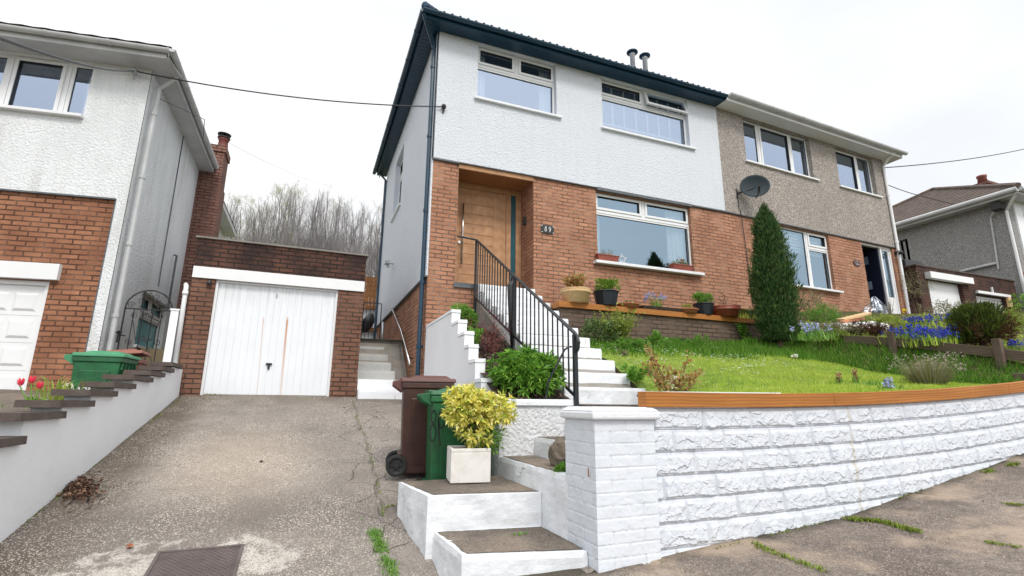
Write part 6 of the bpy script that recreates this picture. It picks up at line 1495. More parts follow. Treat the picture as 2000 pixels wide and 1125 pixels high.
# ================================================================ RIGHT GARDEN
fn_=thing('timber_rail_fence','low weathered timber rail fence between the lawn and the right-hand garden','fence',(8.4,4.3,1.4))
def fz(y): return float(np.interp(y,[3.0,3.45,3.7,4.94,5.7,6.3],[1.60,1.69,1.79,2.07,2.19,2.30]))
def railseg(ya,yb,h=.135,dx=0):
    mb=MB(); v=[]
    for y in (ya,yb): v+=[(8.40+dx,y,fz(y)-h),(8.44+dx,y,fz(y)-h),(8.44+dx,y,fz(y)),(8.40+dx,y,fz(y))]
    mb.add(v,[(0,1,2,3),(4,7,6,5),(0,4,5,1),(1,5,6,2),(2,6,7,3),(3,7,4,0)]); mb.build('rail',M['fencewood'],fn_,bevel=.004)
railseg(5.72,4.95);railseg(4.93,3.68);railseg(3.66,2.98)
for y,zb,zt in ((4.94,1.70,2.16),(3.67,1.40,1.90)): mb=MB(); mb.box(8.33,y-.045,zb,8.40,y+.045,zt); mb.build('post',M['fencewood'],fn_,bevel=.006)
mb=MB(); mb.box(8.38,5.9,fz(6)-.10,8.42,6.7,fz(6.3)-.02); solo(mb,'old_board',M['fencewood'],'short grey board behind the conifer at the end of the rail fence','board')
mb=MB(); c=onX(1990,690,8.1); mb.box(8.05,3.1,1.32,8.2,3.45,1.43); solo(mb,'sleeper_block',M['fencewood'],'short timber block on the grass by the rail fence, right edge','timber block',bevel=.01)
def hitgarden(px,py,lift=.0,zf=None):
    zf=zf or gard; d=ray(px,py); t_=3.0
    while t_<40:
        p=CAM+d*t_
        if p.x>(8.45 if zf is gard else 3.0) and p.y>3.0 and p.z-lift<=zf(p.x,p.y): return p
        t_+=.02
    return CAM+d*9
def flowerclump(name,label,px,py,R,nb_,nf,hf_,mat,cat='flowers',zf=None,leafm_='green_leaf',group=None,fl=.029,lift=None,bend=.9):
    p=hitgarden(px,py,lift if lift is not None else hf_*.7,zf); z0_=(zf or gard)(p.x,p.y); lf=MB(); st=MB(); fh=MB()
    for i in range(nb_): blades(lf,(p.x+uni(-R,R),p.y+uni(-R,R)*.7,z0_-.01),1,hf_*1.0,.03,.014,bend)
    for i in range(nf):
        q0=Vector((p.x+uni(-R,R),p.y+uni(-R,R)*.7,z0_)); q1=q0+Vector((uni(-.04,.04),uni(-.04,.04),hf_*uni(.75,1.15))); st.tube([q0,q1],.004,4)
        for j in range(12): leaf(fh,q1+Vector((uni(-1,1)*.018,uni(-1,1)*.018,-rnd()*.08)),rvec()+Vector((0,0,-.2)),fl*1.2,fl*.7)
    return plant(name,label,cat,(p.x,p.y,z0_),lf,st,M[leafm_],M['bushleaf'],group,extra=[('blossom',fh,M[mat])])
flowerclump('bluebells','dense bank of deep blue flowers behind the rail fence, left of the middle',1775,650,.34,150,60,.24,'bluebell',leafm_='grass')
flowerclump('bluebells','deep blue flowers behind the rail fence just left of the second clump',1815,655,.30,110,48,.24,'bluebell',leafm_='grass')
flowerclump('bluebells','deep blue flowers left of the juniper bush',1865,650,.30,110,48,.24,'bluebell',leafm_='grass')
flowerclump('bluebells','violet blue flowers higher up in front of the double garage',1832,626,.5,90,50,.25,'bluebell',leafm_='grass')
flowerclump('bluebells','small deep blue tuft beside the yellow daffodil',1778,626,.12,20,12,.2,'bluebell',leafm_='grass')
flowerclump('bluebells','blue flowers on the slope to the right of the juniper',1985,672,.20,50,16,.18,'bluebell',leafm_='palegreen')
flowerclump('bluebells','deep blue flowers under the rail left of the right fence post',1915,712,.20,50,22,.2,'bluebell',zf=lambda x,y:lawn(min(x,8.4),y))
flowerclump('pale_bluebells','pale blue flowers right of the lavender',1895,728,.13,50,18,.17,'paleblue',zf=lambda x,y:lawn(min(x,8.4),y))
flowerclump('pale_bluebells','pale lilac flowers below the right fence post',1950,722,.10,40,12,.16,'paleblue',zf=lambda x,y:lawn(min(x,8.4),y))
flowerclump('pale_bluebells','pale blue flowers under the window right of the conifer',1592,642,.22,70,16,.18,'paleblue',zf=lambda x,y:gard(max(x,8.5),y),leafm_='green_leaf')
for i,(px,py,h_) in enumerate(((1672,752,.17),(1640,752,.13))):
    p=hitgarden(px,py,.0,lambda x,y:lawn(min(x,8.4),y)); lf=MB(); fh=MB(); blades(lf,p,14,h_,.05,.018,.5)
    for j in range(110): z_=rnd(); leaf(fh,p+Vector((uni(-.022,.022),uni(-.022,.022),h_*(.35+.75*z_))),rvec(),.024,.016)
    plant('faded_hyacinth',['tall fading pink hyacinth behind the timber edging','shorter fading brown hyacinth left of the pink one'][i],'flower',p,lf,None,M['green_leaf'],None,'faded hyacinths at the lawn edge',extra=[('flower_head',fh,M['pinkdry'])])
flowerclump('pale_bluebells','small blue flowers at the lawn edge right of the hyacinths',1738,747,.10,34,7,.11,'paleblue',zf=lambda x,y:lawn(min(x,8.4),y))
# strappy leaves along the lawn front edge
for i,(px,py,n_,h_,lab) in enumerate(((1700,752,50,.12,'strappy green leaves between the hyacinth and the blue flowers'),(1915,735,120,.17,'broad strap leaves right of the lavender at the timber edging'),(1965,735,110,.18,'strap leaves at the timber edging under the right fence post'),(1985,745,70,.16,'strap leaves at the far right end of the lawn edge'),(1340,675,60,.12,'grassy tuft at the base of the garden spotlight'),(1470,672,110,.25,'long grass at the left foot of the conifer'),(1580,665,150,.28,'long grass at the right foot of the conifer'))):
    p=hitgarden(px,py,.02,lambda x,y:lawn(min(x,8.4),y)); lf=MB()
    for j in range(n_): blades(lf,(p.x+uni(-.22,.22),p.y+uni(-.12,.12),p.z-.02),1,h_,.02,.013,.9)
    plant('strap_leaf_plant',lab,'plant',p,lf,None,M['green_leaf'] if i<4 else M['grass_dark'],group='strap leaved tufts')
# lavender
p=hitgarden(1815,750,.02,lambda x,y:lawn(min(x,8.4),y)); lf=MB(); fh=MB(); gl_=MB()
for i in range(950):
    a=uni(0,2*pi); s=math.sqrt(rnd())*.36; L=uni(.18,.37); b0=Vector((p.x+cos(a)*s*.45,p.y+sin(a)*s*.4,p.z-.02)); t1=b0+Vector((cos(a)*s*.75,sin(a)*s*.6,L)); sd_=Vector((-sin(a),cos(a),0))*.0035
    b=len(lf.v); lf.v+=[b0-sd_,b0+sd_,t1]; lf.f.append([b,b+1,b+2]); lf.uv+=[(0,0)]*3
    if i%5==0:
        for j in range(4): leaf(fh,t1+rvec()*.008,rvec()+Vector((0,0,.6)),.020,.011)
cloud(gl_,1300,(p.x,p.y,p.z+.09),(.33,.2,.13),.035,.14,40,.5,.8,.2)
plant('lavender','dry straw-coloured lavender bush behind the timber edging near the fence','shrub',(p.x,p.y,p.z),lf,None,M['drygrass'],extra=[('green_shoots',gl_,leafm('lavender_green',[(.20,.24,.07),(.30,.32,.12),(.13,.18,.05)])),('dry_bloom',fh,leafm('seed_head_colour',[(.46,.38,.34),(.56,.48,.44),(.34,.28,.25)]))])
# shrubs to the right of the conifer and near the white door
bush('arching_shrub','arching bronze-green shrub under the window right of the conifer',1585,600,7.3,(.42,.25,.30),900,.07,M['drygrass'],.12,40,18,2.4,.6)
bush('leafy_green_clump','bright green leafy clump at the right foot of the conifer',1572,640,6.6,(.34,.25,.12),800,.06,M['grass'],.3,26,0)
bush('green_ground_plant','pale green leafy plant at the left end of the rail fence',1625,655,5.9,(.24,.2,.13),500,.06,M['palegreen'],.35,20,4)
bush('yellow_green_shrub','mixed yellow-green shrub at the far right edge below the garages',1992,640,6.0,(.42,.4,.20),1000,.06,M['palegreen'],.35,30,6)
bush('dry_climber','tangle of dry stems beside the white downpipe of the grey house',1785,560,8.0,(.42,.3,.42),700,.06,M['drygrass'],.12,40,34,3.2)
bush('blue_green_shrub','blue-green shrub at the far right edge by the roller door',1996,590,7.4,(.3,.3,.2),500,.06,M['bushleaf'],.35,20,4)
bush('seed_head_plant','bare spiky stems with seed heads in front of the open white door',1738,610,7.3,(.16,.12,.30),160,.035,M['drygrass'],.4,20,14,3.0)
mb=MB(); c=hitgarden(1690,650,.02); cloud(mb,2400,(c.x,c.y,c.z+.03),(.60,.32,.13),.07,.16,50,.4,.1,.3,.9); solo(mb,'dead_brush_pile',M['deadneedle'],'pile of dead brown cuttings above the left end of the rail fence','brush pile')
# rubble: pale broken boards and plasterboard
for i,(px0,py0,px1,py1,w_,lab) in enumerate(((1648,625,1702,612,.14,'upper pale wooden board on the pile by the open door'),(1652,634,1733,630,.26,'wide white broken board on the pile by the open door'),(1650,630,1690,622,.10,'short orange splintered board on the pile by the open door'))):
    g_=hitgarden(px0,py0+14); a=onY(px0,py0,g_.y);b=onY(px1,py1,g_.y+.2*i)
    mb=MB(); u_=(b-a).normalized(); v_=Vector((-u_.y,u_.x,.15)); n_=u_.cross(v_).normalized()*.02
    q=[a,b,b+v_*w_,a+v_*w_]; mb.add([x-n_ for x in q]+[x+n_ for x in q],[(0,3,2,1),(4,5,6,7),(0,1,5,4),(1,2,6,5),(2,3,7,6),(3,0,4,7)])
    solo(mb,'broken_board',[M['cream'],M['wpaint'],M['terracotta2']][i],lab,'board','boards on the rubble pile',bevel=.004)
for i,(px,py) in enumerate(((1648,633),(1668,640),(1690,640),(1700,636),(1727,640),(1650,641))):
    g_=hitgarden(px,py+5); c=onY(px,py,g_.y-.05); rock('rubble_piece',['leftmost pale rubble lump under the broken boards','second pale rubble lump from the left under the broken boards','middle pale rubble lump under the broken boards','fourth pale rubble lump from the left under the broken boards','rightmost pale rubble lump under the broken boards','lowest left pale rubble lump under the broken boards'][i],(c.x,c.y,c.z),(.11,.09,.08),i,'planter')
# clear plastic sheeting in the doorway
t=NT('clear_plastic_sheet'); p=t.pos(); gl=t.n('ShaderNodeBsdfGlossy'); gl.inputs['Roughness'].default_value=.30; gl.inputs[0].default_value=(.55,.60,.68,1); tp_=t.n('ShaderNodeBsdfTransparent'); mx=t.n('ShaderNodeMixShader'); t.l(t.ramp(t.noise(p,9,5),[(.42,.08),(.62,.6)]),mx.inputs[0]); t.l(tp_.outputs[0],mx.inputs[1]); t.l(gl.outputs[0],mx.inputs[2]); t.l(mx.outputs[0],t.out.inputs[0])
c=onY(1720,607,7.6); mb=MB()
def sh(a,b):
    r=.38*sin(pi*.5*(1-b)+.06)*(1+.3*fbm(cos(a)*2.5,sin(a)*2.5,b*3)); return (c.x+r*cos(a)*1.1,7.7+r*sin(a)*.7,c.z-.25+.62*b+.06*fbm(cos(a)*4,sin(a)*4,b*6))
mb.grid(sh,frange(0,2*pi,.13),frange(0,1,.05)); solo(mb,'plastic_sheet',t.m,'crumpled clear plastic sheet in front of the open white door','plastic sheet')
for (px,py,R_,n_,sz,mt,asp_,lab) in ((1640,648,(.5,.3,.10),900,.06,'drygrass',.14,'dry tangled stems at the left of the rubble pile'),(1735,640,(.45,.3,.14),900,.06,'palegreen',.3,'pale green weeds right of the rubble pile'),(1800,668,(.6,.25,.10),1000,.07,'green_leaf',.22,'green leaves along the back of the rail fence'),(1890,668,(.5,.3,.10),900,.07,'drygrass',.16,'dry stems between the blue flowers and the juniper'),(1960,640,(.8,.5,.22),1300,.07,'palegreen',.3,'pale leafy shrub mass right of the juniper'),(1860,612,(1.2,.5,.18),1100,.08,'drygrass',.16,'dry grassy mass below the double garage'),(1610,625,(.6,.3,.18),1200,.07,'green_leaf',.2,'leafy green border under the ground floor window of the grey house')):
    c=hitgarden(px,py,.03); mb=MB(); cloud(mb,n_,(c.x,c.y,c.z+R_[2]*.5),R_,sz,asp_,40,.5,.5,.3,.7); solo(mb,'border_plant',M[mt],lab,'plant',origin=(c.x,c.y,c.z))
# daffodil
p=onY(1763,607,7.2); d_=thing('daffodil','single yellow daffodil in front of the grey house downpipe','flower',(p.x,7.2,p.z-.3)); st=MB(); st.tube([(p.x,7.2,p.z-.35),(p.x,7.2,p.z-.03)],.006,5); blades(st,(p.x,7.2,p.z-.35),8,.3,.05,.014,.5); st.build('stem_and_leaves',M['bushleaf'],d_)
mb=MB(); 
for j in range(6): th=2*pi*j/6; leaf(mb,Vector((p.x,7.19,p.z)),Vector((cos(th),-.25,sin(th))),.062,.045,.1)
mb.build('petals',M['daffodil'],d_); mb=MB(); mb.tube([(p.x,7.19,p.z),(p.x,7.12,p.z)],[.016,.026],10,caps=False); mb.build('trumpet',M['daffodil'],d_)
mb=MB(); cloud(mb,900,tuple(onY(1770,640,6.6)),(.5,.4,.13),.06,.3,36,.4,.4,.3); solo(mb,'mixed_foliage',M['palegreen'],'pale green foliage around the daffodil and the blue flowers','ground cover',kind='stuff')

# ================================================================ LEFT YARD PLANTS
def tulip(p,h_,tilt,i,lab):
    t=thing('tulip',lab,'flower',p,'crimson tulips on the stepped wall'); top=Vector(p)+Vector((tilt[0],tilt[1],h_)); st=MB(); st.tube([p,(Vector(p)+top)/2+Vector((0,0,.01)),top],.005,5); st.build('stem',M['green_leaf'],t)
    mb=MB()
    for j in range(6):
        a0=2*pi*j/6+.3; rr3=.021 if j%2 else .018; vs=[];
        for (f,w2,r3) in ((0,.25,.3),(.25,.9,1.0),(.6,1.0,1.15),(.85,.6,1.15),(1,.08,1.0)):
            for s in (-1,0,1): aa=a0+s*.52*w2; vs.append(top+Vector((cos(aa)*rr3*r3,sin(aa)*rr3*r3,f*.062)))
        mb.add(vs,[(k*3+s,k*3+s+1,(k+1)*3+s+1,(k+1)*3+s) for k in range(4) for s in (0,1)])
    mb.build('petals',M['tulip'],t,smooth=True)
    lf=MB(); blades(lf,p,5,.12,.05,.028,.45); lf.build('leaves',M['green_leaf'],t)
for i,(px,py,lab) in enumerate(((39,746,'leftmost crimson tulip on a long pale stem'),(61,741,'upper crimson tulip in the middle of the three'),(76,752,'rightmost crimson tulip, lower than its neighbour'))):
    q=onY(px,py+8,5.15+.05*i); b=onY(56+i*4,797,5.15+.05*i); tulip((b.x,b.y,b.z),q.z-b.z,(q.x-b.x,0),i,lab)
c=onY(112,745,5.9); mb=MB(); blades(mb,(c.x,c.y,c.z-.20),46,.38,.2,.013,.8); blades(mb,(c.x+.12,c.y,c.z-.2),22,.32,.16,.016,.9)
plant('iris_leaves','clump of tall strappy yellow-green leaves between the tulips and the green bin','plant',(c.x,c.y,c.z-.2),mb,None,M['palegreen'])
mb=MB(); c=onY(70,790,5.2); blades(mb,(c.x,c.y,c.z-.02),30,.10,.1,.02,.7); blades(mb,(c.x-.25,c.y,c.z-.02),18,.05,.12,.01,.9); plant('low_leaves','low bright green leaves at the foot of the tulips','plant',(c.x,c.y,c.z-.02),mb,None,M['green_leaf'])

# ================================================================ GROUND DETAILS
# manhole cover
A=onG(316,1085);B=onG(463,1085); cx_=(A.x+B.x)/2; mw=.235; mc=thing('manhole_cover','square cast iron manhole cover set in the driveway','manhole cover',(cx_,A.y-.3,gnd(0,A.y-.3)))
def MG(x,y,z): return Vector((cx_+x,A.y+y,gnd(cx_,A.y+y)+.010+z))
mb=MB(MG); L_=.60; mb.box(-mw,-L_,-.02,mw,0,.004); mb.build('plate',plain('rusted_cast_iron',(.075,.058,.055),.7,var=.3,nscale=12,bump=.5),mc)
mb=MB(MG); 
for (a,b,c_,d_) in ((-mw-.02,-L_-.02,mw+.02,-L_),(-mw-.02,0,mw+.02,.02),(-mw-.02,-L_,-mw,0),(mw,-L_,mw+.02,0)): mb.box(a,b,-.02,c_,d_,.010)
mb.build('frame',plain('rusted_iron_frame',(.10,.08,.075),.7,var=.3),mc)
mb=MB(MG)
st_=.036; k=-30
while k<31:
    for s in (1,-1):
        # diagonal rib clipped to the plate
        pts_=[]
        for t_ in [i/40 for i in range(41)]:
            x=-mw+2*mw*t_; y=-L_/2+s*(x)+k*st_
            if -L_+.02<y<-.02 and -mw+.02<x<mw-.02 and not(abs(x)<.06 and abs(y+.10)<.035): pts_.append((x,y,.005))
        if len(pts_)>1: 
            a,b=pts_[0],pts_[-1]; mb.tube([a,b],.0035,4)
    k+=1
mb.tube([(.045*cos(2*pi*i/14),-.10+.028*sin(2*pi*i/14),.006) for i in range(14)],.004,4,close=True); mb.build('raised_pattern',plain('worn_iron_ribs',(.12,.095,.09),.6,var=.2),mc)
# weeds in the cracks, moss tufts, leaves
def weedline(name,label,pts,n,h,spread,mat='moss',w=.006,cl=1):
    mb=MB(); P=[onG(*q) for q in pts]; cl=len(label)*.37+pts[0][0]*.01; blades(mb,(P[0].x,P[0].y,gnd(P[0].x,P[0].y)),2,h,.01,w,1.1)
    for i in range(n):
        k=random.randint(0,len(P)-2); t_=rnd(); q=P[k]*(1-t_)+P[k+1]*t_
        if noise.noise(Vector((q.x*4,q.y*4,cl)))<-.08: continue
        x,y=q.x+random.gauss(0,spread),q.y+random.gauss(0,spread); z=gnd(x,y)+.004; blades(mb,(x,y,z),1,h,.01,w,1.1)
    return solo(mb,name,M[mat],label,'weeds',kind='stuff')
weedline('crack_grass','bright green grass in the crack between the driveway and the front steps',[(708,1018),(728,1035),(738,1065),(752,1095),(770,1130)],900,.055,.022,'green_leaf',.006)
weedline('crack_moss','thin line of moss in the driveway crack below the side steps',[(690,782),(697,815),(712,850),(722,885),(735,935),(745,975),(748,1010)],500,.018,.010)
weedline('crack_moss','moss along the short cross crack beside the front steps',[(740,1000),(760,990),(785,985)],120,.02,.008)
weedline('wall_foot_moss','green moss and weeds along the foot of the stepped white wall',[(0,1048),(60,1010),(110,970),(170,920),(230,870),(300,820),(350,782)],650,.028,.02,'moss')
weedline('garage_foot_weeds','small weeds along the foot of the garage door',[(395,771),(420,772),(560,778),(643,782),(690,785)],160,.04,.012)
weedline('pavement_weeds','weeds in the pavement joint nearest the pillar',[(1470,1062),(1500,1078),(1560,1100),(1610,1118)],240,.035,.014)
weedline('pavement_weeds','dark weeds in the middle pavement joint against the block wall',[(1660,1016),(1720,1020),(1795,1042)],700,.035,.022)
weedline('pavement_weeds','weeds in the far pavement joint against the block wall',[(1800,962),(1860,968),(1900,978)],600,.045,.022)
weedline('pavement_weeds','bright moss strip in the pavement joint at the right edge',[(1855,1052),(1930,1060),(1990,1070)],260,.014,.012)
weedline('pavement_weeds','bright moss strip in the upper pavement joint at the right edge',[(1920,980),(1960,985),(2000,988)],200,.02,.01)
weedline('pavement_weeds','weeds in the pavement where it meets the top end of the block wall',[(1925,925),(1955,915),(1995,905)],260,.04,.02)
weedline('wall_foot_moss','dark moss along the foot of the white block wall',[(1292,1098),(1400,1072),(1500,1048),(1600,1024),(1700,998),(1800,958),(1900,920),(1990,890)],420,.016,.012)
mb=MB()
for i in range(30): blades(mb,(1.44+uni(-.09,.09),3.47+uni(-.015,.015),.128),1,.03,.01,.006,1.)
solo(mb,'step_weed',M['green_leaf'],'small green weed in the joint of the lowest step tread','weed')
# dead leaves heap
mb=MB()
for i in range(900):
    q=onG(150+random.gauss(0,20),958+random.gauss(0,12)); leaf(mb,Vector((q.x,q.y,gnd(q.x,q.y)+uni(.006,.045)*math.exp(-((q.x+1.6)/.25)**2))),Vector((uni(-1,1),uni(-1,1),uni(-.2,.5))),uni(.02,.045),uni(.012,.028),.3)
tag(mb.build('leaf_litter',leafm('dead_leaves',[(.10,.055,.035),(.17,.09,.055),(.07,.04,.03),(.24,.15,.10)],.9,.0)),'heap of dead brown leaves against the foot of the stepped wall','leaf litter',kind='stuff')
for i,(px,py,lab) in enumerate(((245,1072,'single tan dead leaf left of the manhole cover'),(505,905,'small dark leaf in the middle of the driveway'))):
    q=onG(px,py); mb=MB()
    for j in range(3): leaf(mb,Vector((q.x,q.y,gnd(q.x,q.y)+.014)),Vector((1,uni(-.5,.5),.1)),.05,.035,.3)
    solo(mb,'dead_leaf',M['terracotta2'] if i==0 else M['twig'],lab,'leaf','loose leaves on the driveway')

# ================================================================ CABLES
def cable(pts,r,label,name='overhead_cable',sag=0,group=None,n=24):
    mb=MB(); P=[Vector(p) for p in pts]; out=[]
    for a,b in zip(P,P[1:]):
        for i in range(n): t_=i/n; q=a*(1-t_)+b*t_; q=q-Vector((0,0,sag*4*t_*(1-t_)*(b-a).length)); out.append(q)
    out.append(P[-1]); mb.tube(out,r,5); return solo(mb,name,M['cable'],label,'cable',group)
A=FM(FM.at(866,210,.05)[0],.08,FM.at(866,210,.05)[1]); Bq=FL.at(263,140,.1); B=FL(Bq[0],.12,Bq[1])
cable([B,A],.011,'black overhead cable sagging between the left house and the middle house',sag=.030)
cable([onY(-60,52,3.0),B],.011,'black overhead cable entering the left house from the street',sag=.012)
for nm,P,lab in (('m',A,'black cable bracket on the white house near its dark downpipe'),('l',B,'grey cable bracket under the eaves of the left house')):
    mb=MB(); F_=FM if nm=='m' else FL; mb.tube([P+Vector((0,.10,0)),P],.016,6); mb.lathe([(.03,0),(.045,.03),(.045,.06),(.02,.09)],(P.x,P.y,P.z-.04),12); mb.tube([P,P+Vector((0,.06,-.12))],.012,5)
    solo(mb,'cable_bracket',M['black'] if nm=='m' else M['galv'],lab,'bracket')
C1=FN(UN,-.3,FN.at(1736,340,-.3)[1]); cable([C1,onX(2060,276,30)],.016,'upper thin overhead cable running right from the grey house',sag=.012)
C2=FN(UN,-.6,FN.at(1738,354,-.6)[1]); cable([C2,onX(1800,383,XF-1),onX(1890,405,XF-.2)],.014,'lower thin overhead cable crossing to the far hipped house',sag=.01)
cable([onX(440,275,-2.7),onY(640,362,30)],.005,'faint thin overhead cable rising behind the garage from the left house',sag=.01)

# ================================================================ WOOD ON THE HILL
def baretree(seed,h,mat,budmat=None,dens=1.0):
    random.seed(seed); tr=MB(); br=MB(); bd=MB()
    pts=[];x=y=0
    nseg=9
    for i in range(nseg+1):
        pts.append(Vector((x,y,h*i/nseg))); x+=random.gauss(0,.10);y+=random.gauss(0,.10)
    tr.tube(pts,[.075*(1-i/nseg)**.8+.010 for i in range(nseg+1)],5)
    def branch(p,d,L,r,lev):
        q=[p];dd=d.normalized()
        for j in range(4): dd=(dd+rvec()*.22+Vector((0,0,.12))).normalized(); q.append(q[-1]+dd*L/4)
        br.tube(q,[r*(1-.8*j/4) for j in range(5)],3,caps=False)
        if budmat:
            for j in range(3): leaf(bd,q[random.randint(2,4)]+rvec()*.10,rvec(),.05,.035)
        if lev>0:
            for j in range(random.randint(5,7)):
                k=random.randint(1,4); branch(q[k],dd*.9+rvec()*.8+Vector((0,0,.35)),L*uni(.4,.65),r*.5,lev-1)
    for i in range(int(26*dens)):
        t_=uni(.15,.98); k=t_*nseg; p=pts[int(k)].lerp(pts[min(nseg,int(k)+1)],k-int(k)); a=uni(0,2*pi)
        branch(p,Vector((cos(a),sin(a),uni(1.3,2.6))),h*uni(.16,.30)*(1.2-t_*.8),.020*(1.2-t_),2)
    return tr,br,bd
protos=[]
for i in range(6):
    tr,br,bd=baretree(100+i,[9.5,8.6,9.0,8.0,9.8,8.8][i],None,i in (1,4),1.0)
    protos.append((tr,br,bd))
random.seed(5)
spots=[]
def treez(x,y): return baseG(x,y)
def tx(px,y): return onY(px,480,y).x
n=0
for row,(yy,cnt,px0,px1) in enumerate(((30,13,425,760),(34,14,415,765),(39,15,410,770),(44,16,405,770),(49,14,405,770))):
    for i in range(cnt):
        px=px0+(px1-px0)*(i+.5+uni(-.35,.35))/cnt; y=yy+uni(-2,2); spots.append((tx(px,y),y,px))
for x,y in ((-16,34),(-20,36),(14,36),(19,38),(24,40),(30,38),(9,34),(12,42)): spots.append((x,y,580))
roots=[]
for k,(x,y,pxt) in enumerate(spots):
    i=k%6 if (k<6 or k%6 not in (1,4) or k%4==0) else (k%6+1)%6
    if k>=6 and i in (1,4) and k%4: i=2
    z=treez(x,y)-.1
    # crown top expected at image height ~ 385..420
    ytop=float(np.interp(pxt,[420,500,545,565,590,625,690,770],[382,378,362,350,372,366,392,396]))+uni(-4,26)
    sc=max(.5,(onY(pxt,ytop,y).z-z)/[9.5,8.6,9.0,8.0,9.8,8.8][i]*.97)
    lab='slender bare birch-like tree in the wood behind the garage' if i not in (1,4) else 'slender tree with yellow-green spring buds in the wood behind the garage'
    grp='bare trees in the wood on the hill' if i not in (1,4) else 'budding trees in the wood on the hill'
    if k<6:
        tr,br,bd=protos[i]; t=thing('bare_tree' if i not in (1,4) else 'budding_tree',lab,'tree',(0,0,0),grp)
        m_=M['treebark'] if i%2 else M['treebark2']
        tr.build('trunk',m_,t); br.build('branches',m_,t)
        if i in (1,4): bd.build('buds',M['buds'],t)
        roots.append(t)
    else: t=copy_tree(roots[i])
    t.location=(x,y,z); t.rotation_euler=(0,0,uni(0,6.28)); t.scale=(sc*1.0,sc*1.0,sc)
# trees across the road behind the camera, which the windows mirror
for (x,y,i,s) in ((6.5,-9,0,1.0),(14,-16,2,1.1),(2,-17,3,.9),(10,-15,5,1.1),(24,-18,0,1.2)):
    t=copy_tree(roots[i]); t.location=(x,y,-.3); t.scale=(s,s,s); t['label']='bare street tree across the road, mirrored in the windows'; t['group']='trees across the road'
conifer('spruce_tree','dark spruce across the road, mirrored in the ground floor window',(20.5,-15,-.1),[(.3,.9),(1.2,1.5),(2.5,1.35),(4,.95),(5.5,.5),(6.6,.12),(7,.01)],2500,M['conifer'],.45,asp=.3,out=1.0)

# ================================================================ LIGHT, SKY, CAMERA
w=bpy.data.worlds.new('World'); bpy.context.scene.world=w; w.use_nodes=True; nt=w.node_tree; nt.nodes.clear()
out=nt.nodes.new('ShaderNodeOutputWorld'); bg=nt.nodes.new('ShaderNodeBackground'); sky=nt.nodes.new('ShaderNodeTexSky'); sky.sky_type='NISHITA'; sky.sun_disc=False
EL,AZ=rad(50),rad(178)   # compass style: 0 = +Y, clockwise
sky.sun_elevation=EL; sky.sun_rotation=AZ; sky.air_density=1; sky.dust_density=4; sky.ozone_density=1
SKY_S=.10
tc=nt.nodes.new('ShaderNodeTexCoord'); n1=nt.nodes.new('ShaderNodeTexNoise'); mp=nt.nodes.new('ShaderNodeMapping'); mp.inputs['Scale'].default_value=(1,1,2.2)
nt.links.new(tc.outputs['Generated'],mp.inputs[0]); nt.links.new(mp.outputs[0],n1.inputs['Vector']); n1.inputs['Scale'].default_value=1.7; n1.inputs['Detail'].default_value=6; n1.inputs['Roughness'].default_value=.5
cr1=nt.nodes.new('ShaderNodeValToRGB'); cr1.color_ramp.elements[0].position=.32; cr1.color_ramp.elements[0].color=(5.5,5.7,6.0,1); cr1.color_ramp.elements[1].position=.62; cr1.color_ramp.elements[1].color=(6.75,6.78,6.8,1)
nt.links.new(n1.outputs['Fac'],cr1.inputs[0])
mx=nt.nodes.new('ShaderNodeMix'); mx.data_type='RGBA'; mx.inputs[0].default_value=.97
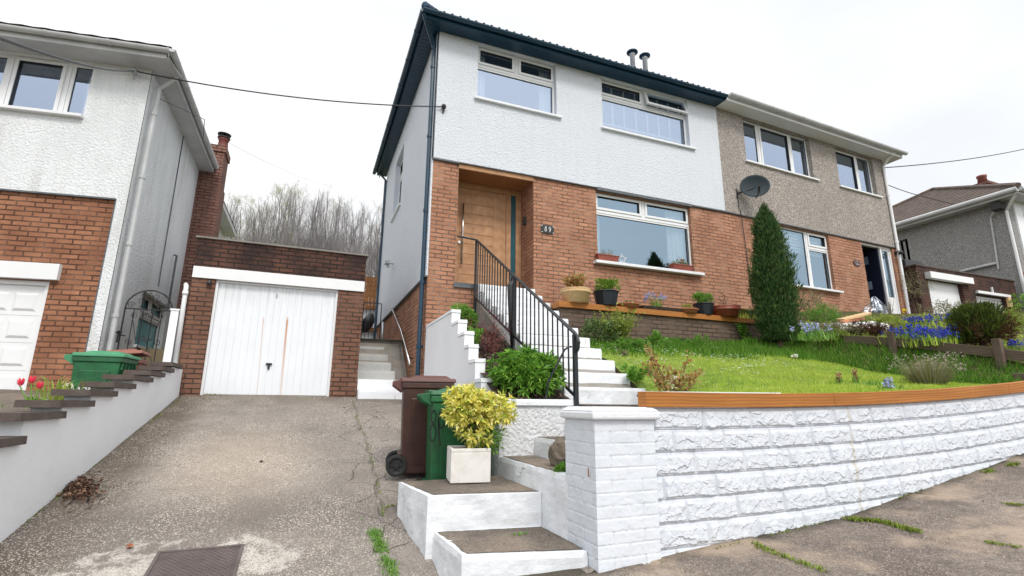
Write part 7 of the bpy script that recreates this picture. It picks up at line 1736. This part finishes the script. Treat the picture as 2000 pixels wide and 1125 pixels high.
# an overcast sky is brighter overhead and round the veiled sun than near the horizon
sz=nt.nodes.new('ShaderNodeSeparateXYZ'); nt.links.new(tc.outputs['Generated'],sz.inputs[0])
zr=nt.nodes.new('ShaderNodeValToRGB'); nt.links.new(sz.outputs[2],zr.inputs[0]); e=zr.color_ramp.elements; e[0].position=0.; e[0].color=(.54,.54,.54,1); e[1].position=1; e[1].color=(1.05,1.05,1.05,1)
e2=e.new(.66); e2.color=(.555,.555,.555,1)
dt=nt.nodes.new('ShaderNodeVectorMath'); dt.operation='DOT_PRODUCT'; nt.links.new(tc.outputs['Generated'],dt.inputs[0]); dt.inputs[1].default_value=(sin(AZ)*cos(rad(35)),cos(AZ)*cos(rad(35)),sin(rad(35)))
dr1=nt.nodes.new('ShaderNodeValToRGB'); nt.links.new(dt.outputs['Value'],dr1.inputs[0]); e=dr1.color_ramp.elements; e[0].position=.15; e[0].color=(0,0,0,1); e[1].position=1; e[1].color=(.22,.22,.22,1)
ad=nt.nodes.new('ShaderNodeMix'); ad.data_type='RGBA'; ad.blend_type='ADD'; ad.clamp_result=False; ad.inputs[0].default_value=1; nt.links.new(zr.outputs[0],ad.inputs[6]); nt.links.new(dr1.outputs[0],ad.inputs[7])
ml=nt.nodes.new('ShaderNodeMix'); ml.data_type='RGBA'; ml.blend_type='MULTIPLY'; ml.inputs[0].default_value=1; nt.links.new(mx.outputs[2],ml.inputs[6]); nt.links.new(ad.outputs[2],ml.inputs[7])
m2=nt.nodes.new('ShaderNodeVectorMath'); m2.operation='SCALE'; m2.inputs[3].default_value=1/.45; nt.links.new(ml.outputs[2],m2.inputs[0])
nt.links.new(sky.outputs[0],mx.inputs[6]); nt.links.new(cr1.outputs[0],mx.inputs[7]); nt.links.new(m2.outputs[0],bg.inputs[0]); bg.inputs[1].default_value=SKY_S; nt.links.new(bg.outputs[0],out.inputs[0])
sun=bpy.data.lights.new('sun','SUN'); sun.energy=1.4; sun.angle=rad(14); sun.color=(1,.95,.88); so=bpy.data.objects.new('sun',sun); C.objects.link(so)
dv=Vector((sin(AZ)*cos(EL),cos(AZ)*cos(EL),sin(EL))); so.rotation_euler=dv.to_track_quat('Z','Y').to_euler(); so.location=dv*30
cam=bpy.data.cameras.new('camera'); co_=bpy.data.objects.new('camera',cam); C.objects.link(co_); bpy.context.scene.camera=co_
cam.sensor_width=36; cam.lens=FPX/2000*36; cam.clip_end=2000; cam.clip_start=.05
co_.matrix_world=Matrix(((R2.x,-D2.x,-FW.x,CAM.x),(R2.y,-D2.y,-FW.y,CAM.y),(R2.z,-D2.z,-FW.z,CAM.z),(0,0,0,1)))
sc_=bpy.context.scene; sc_.view_settings.view_transform='Standard'; sc_.view_settings.look='None'; sc_.view_settings.exposure=.48; sc_.view_settings.gamma=1
sc_.cycles.max_bounces=8; sc_.cycles.transparent_max_bounces=12; sc_.cycles.use_denoising=True
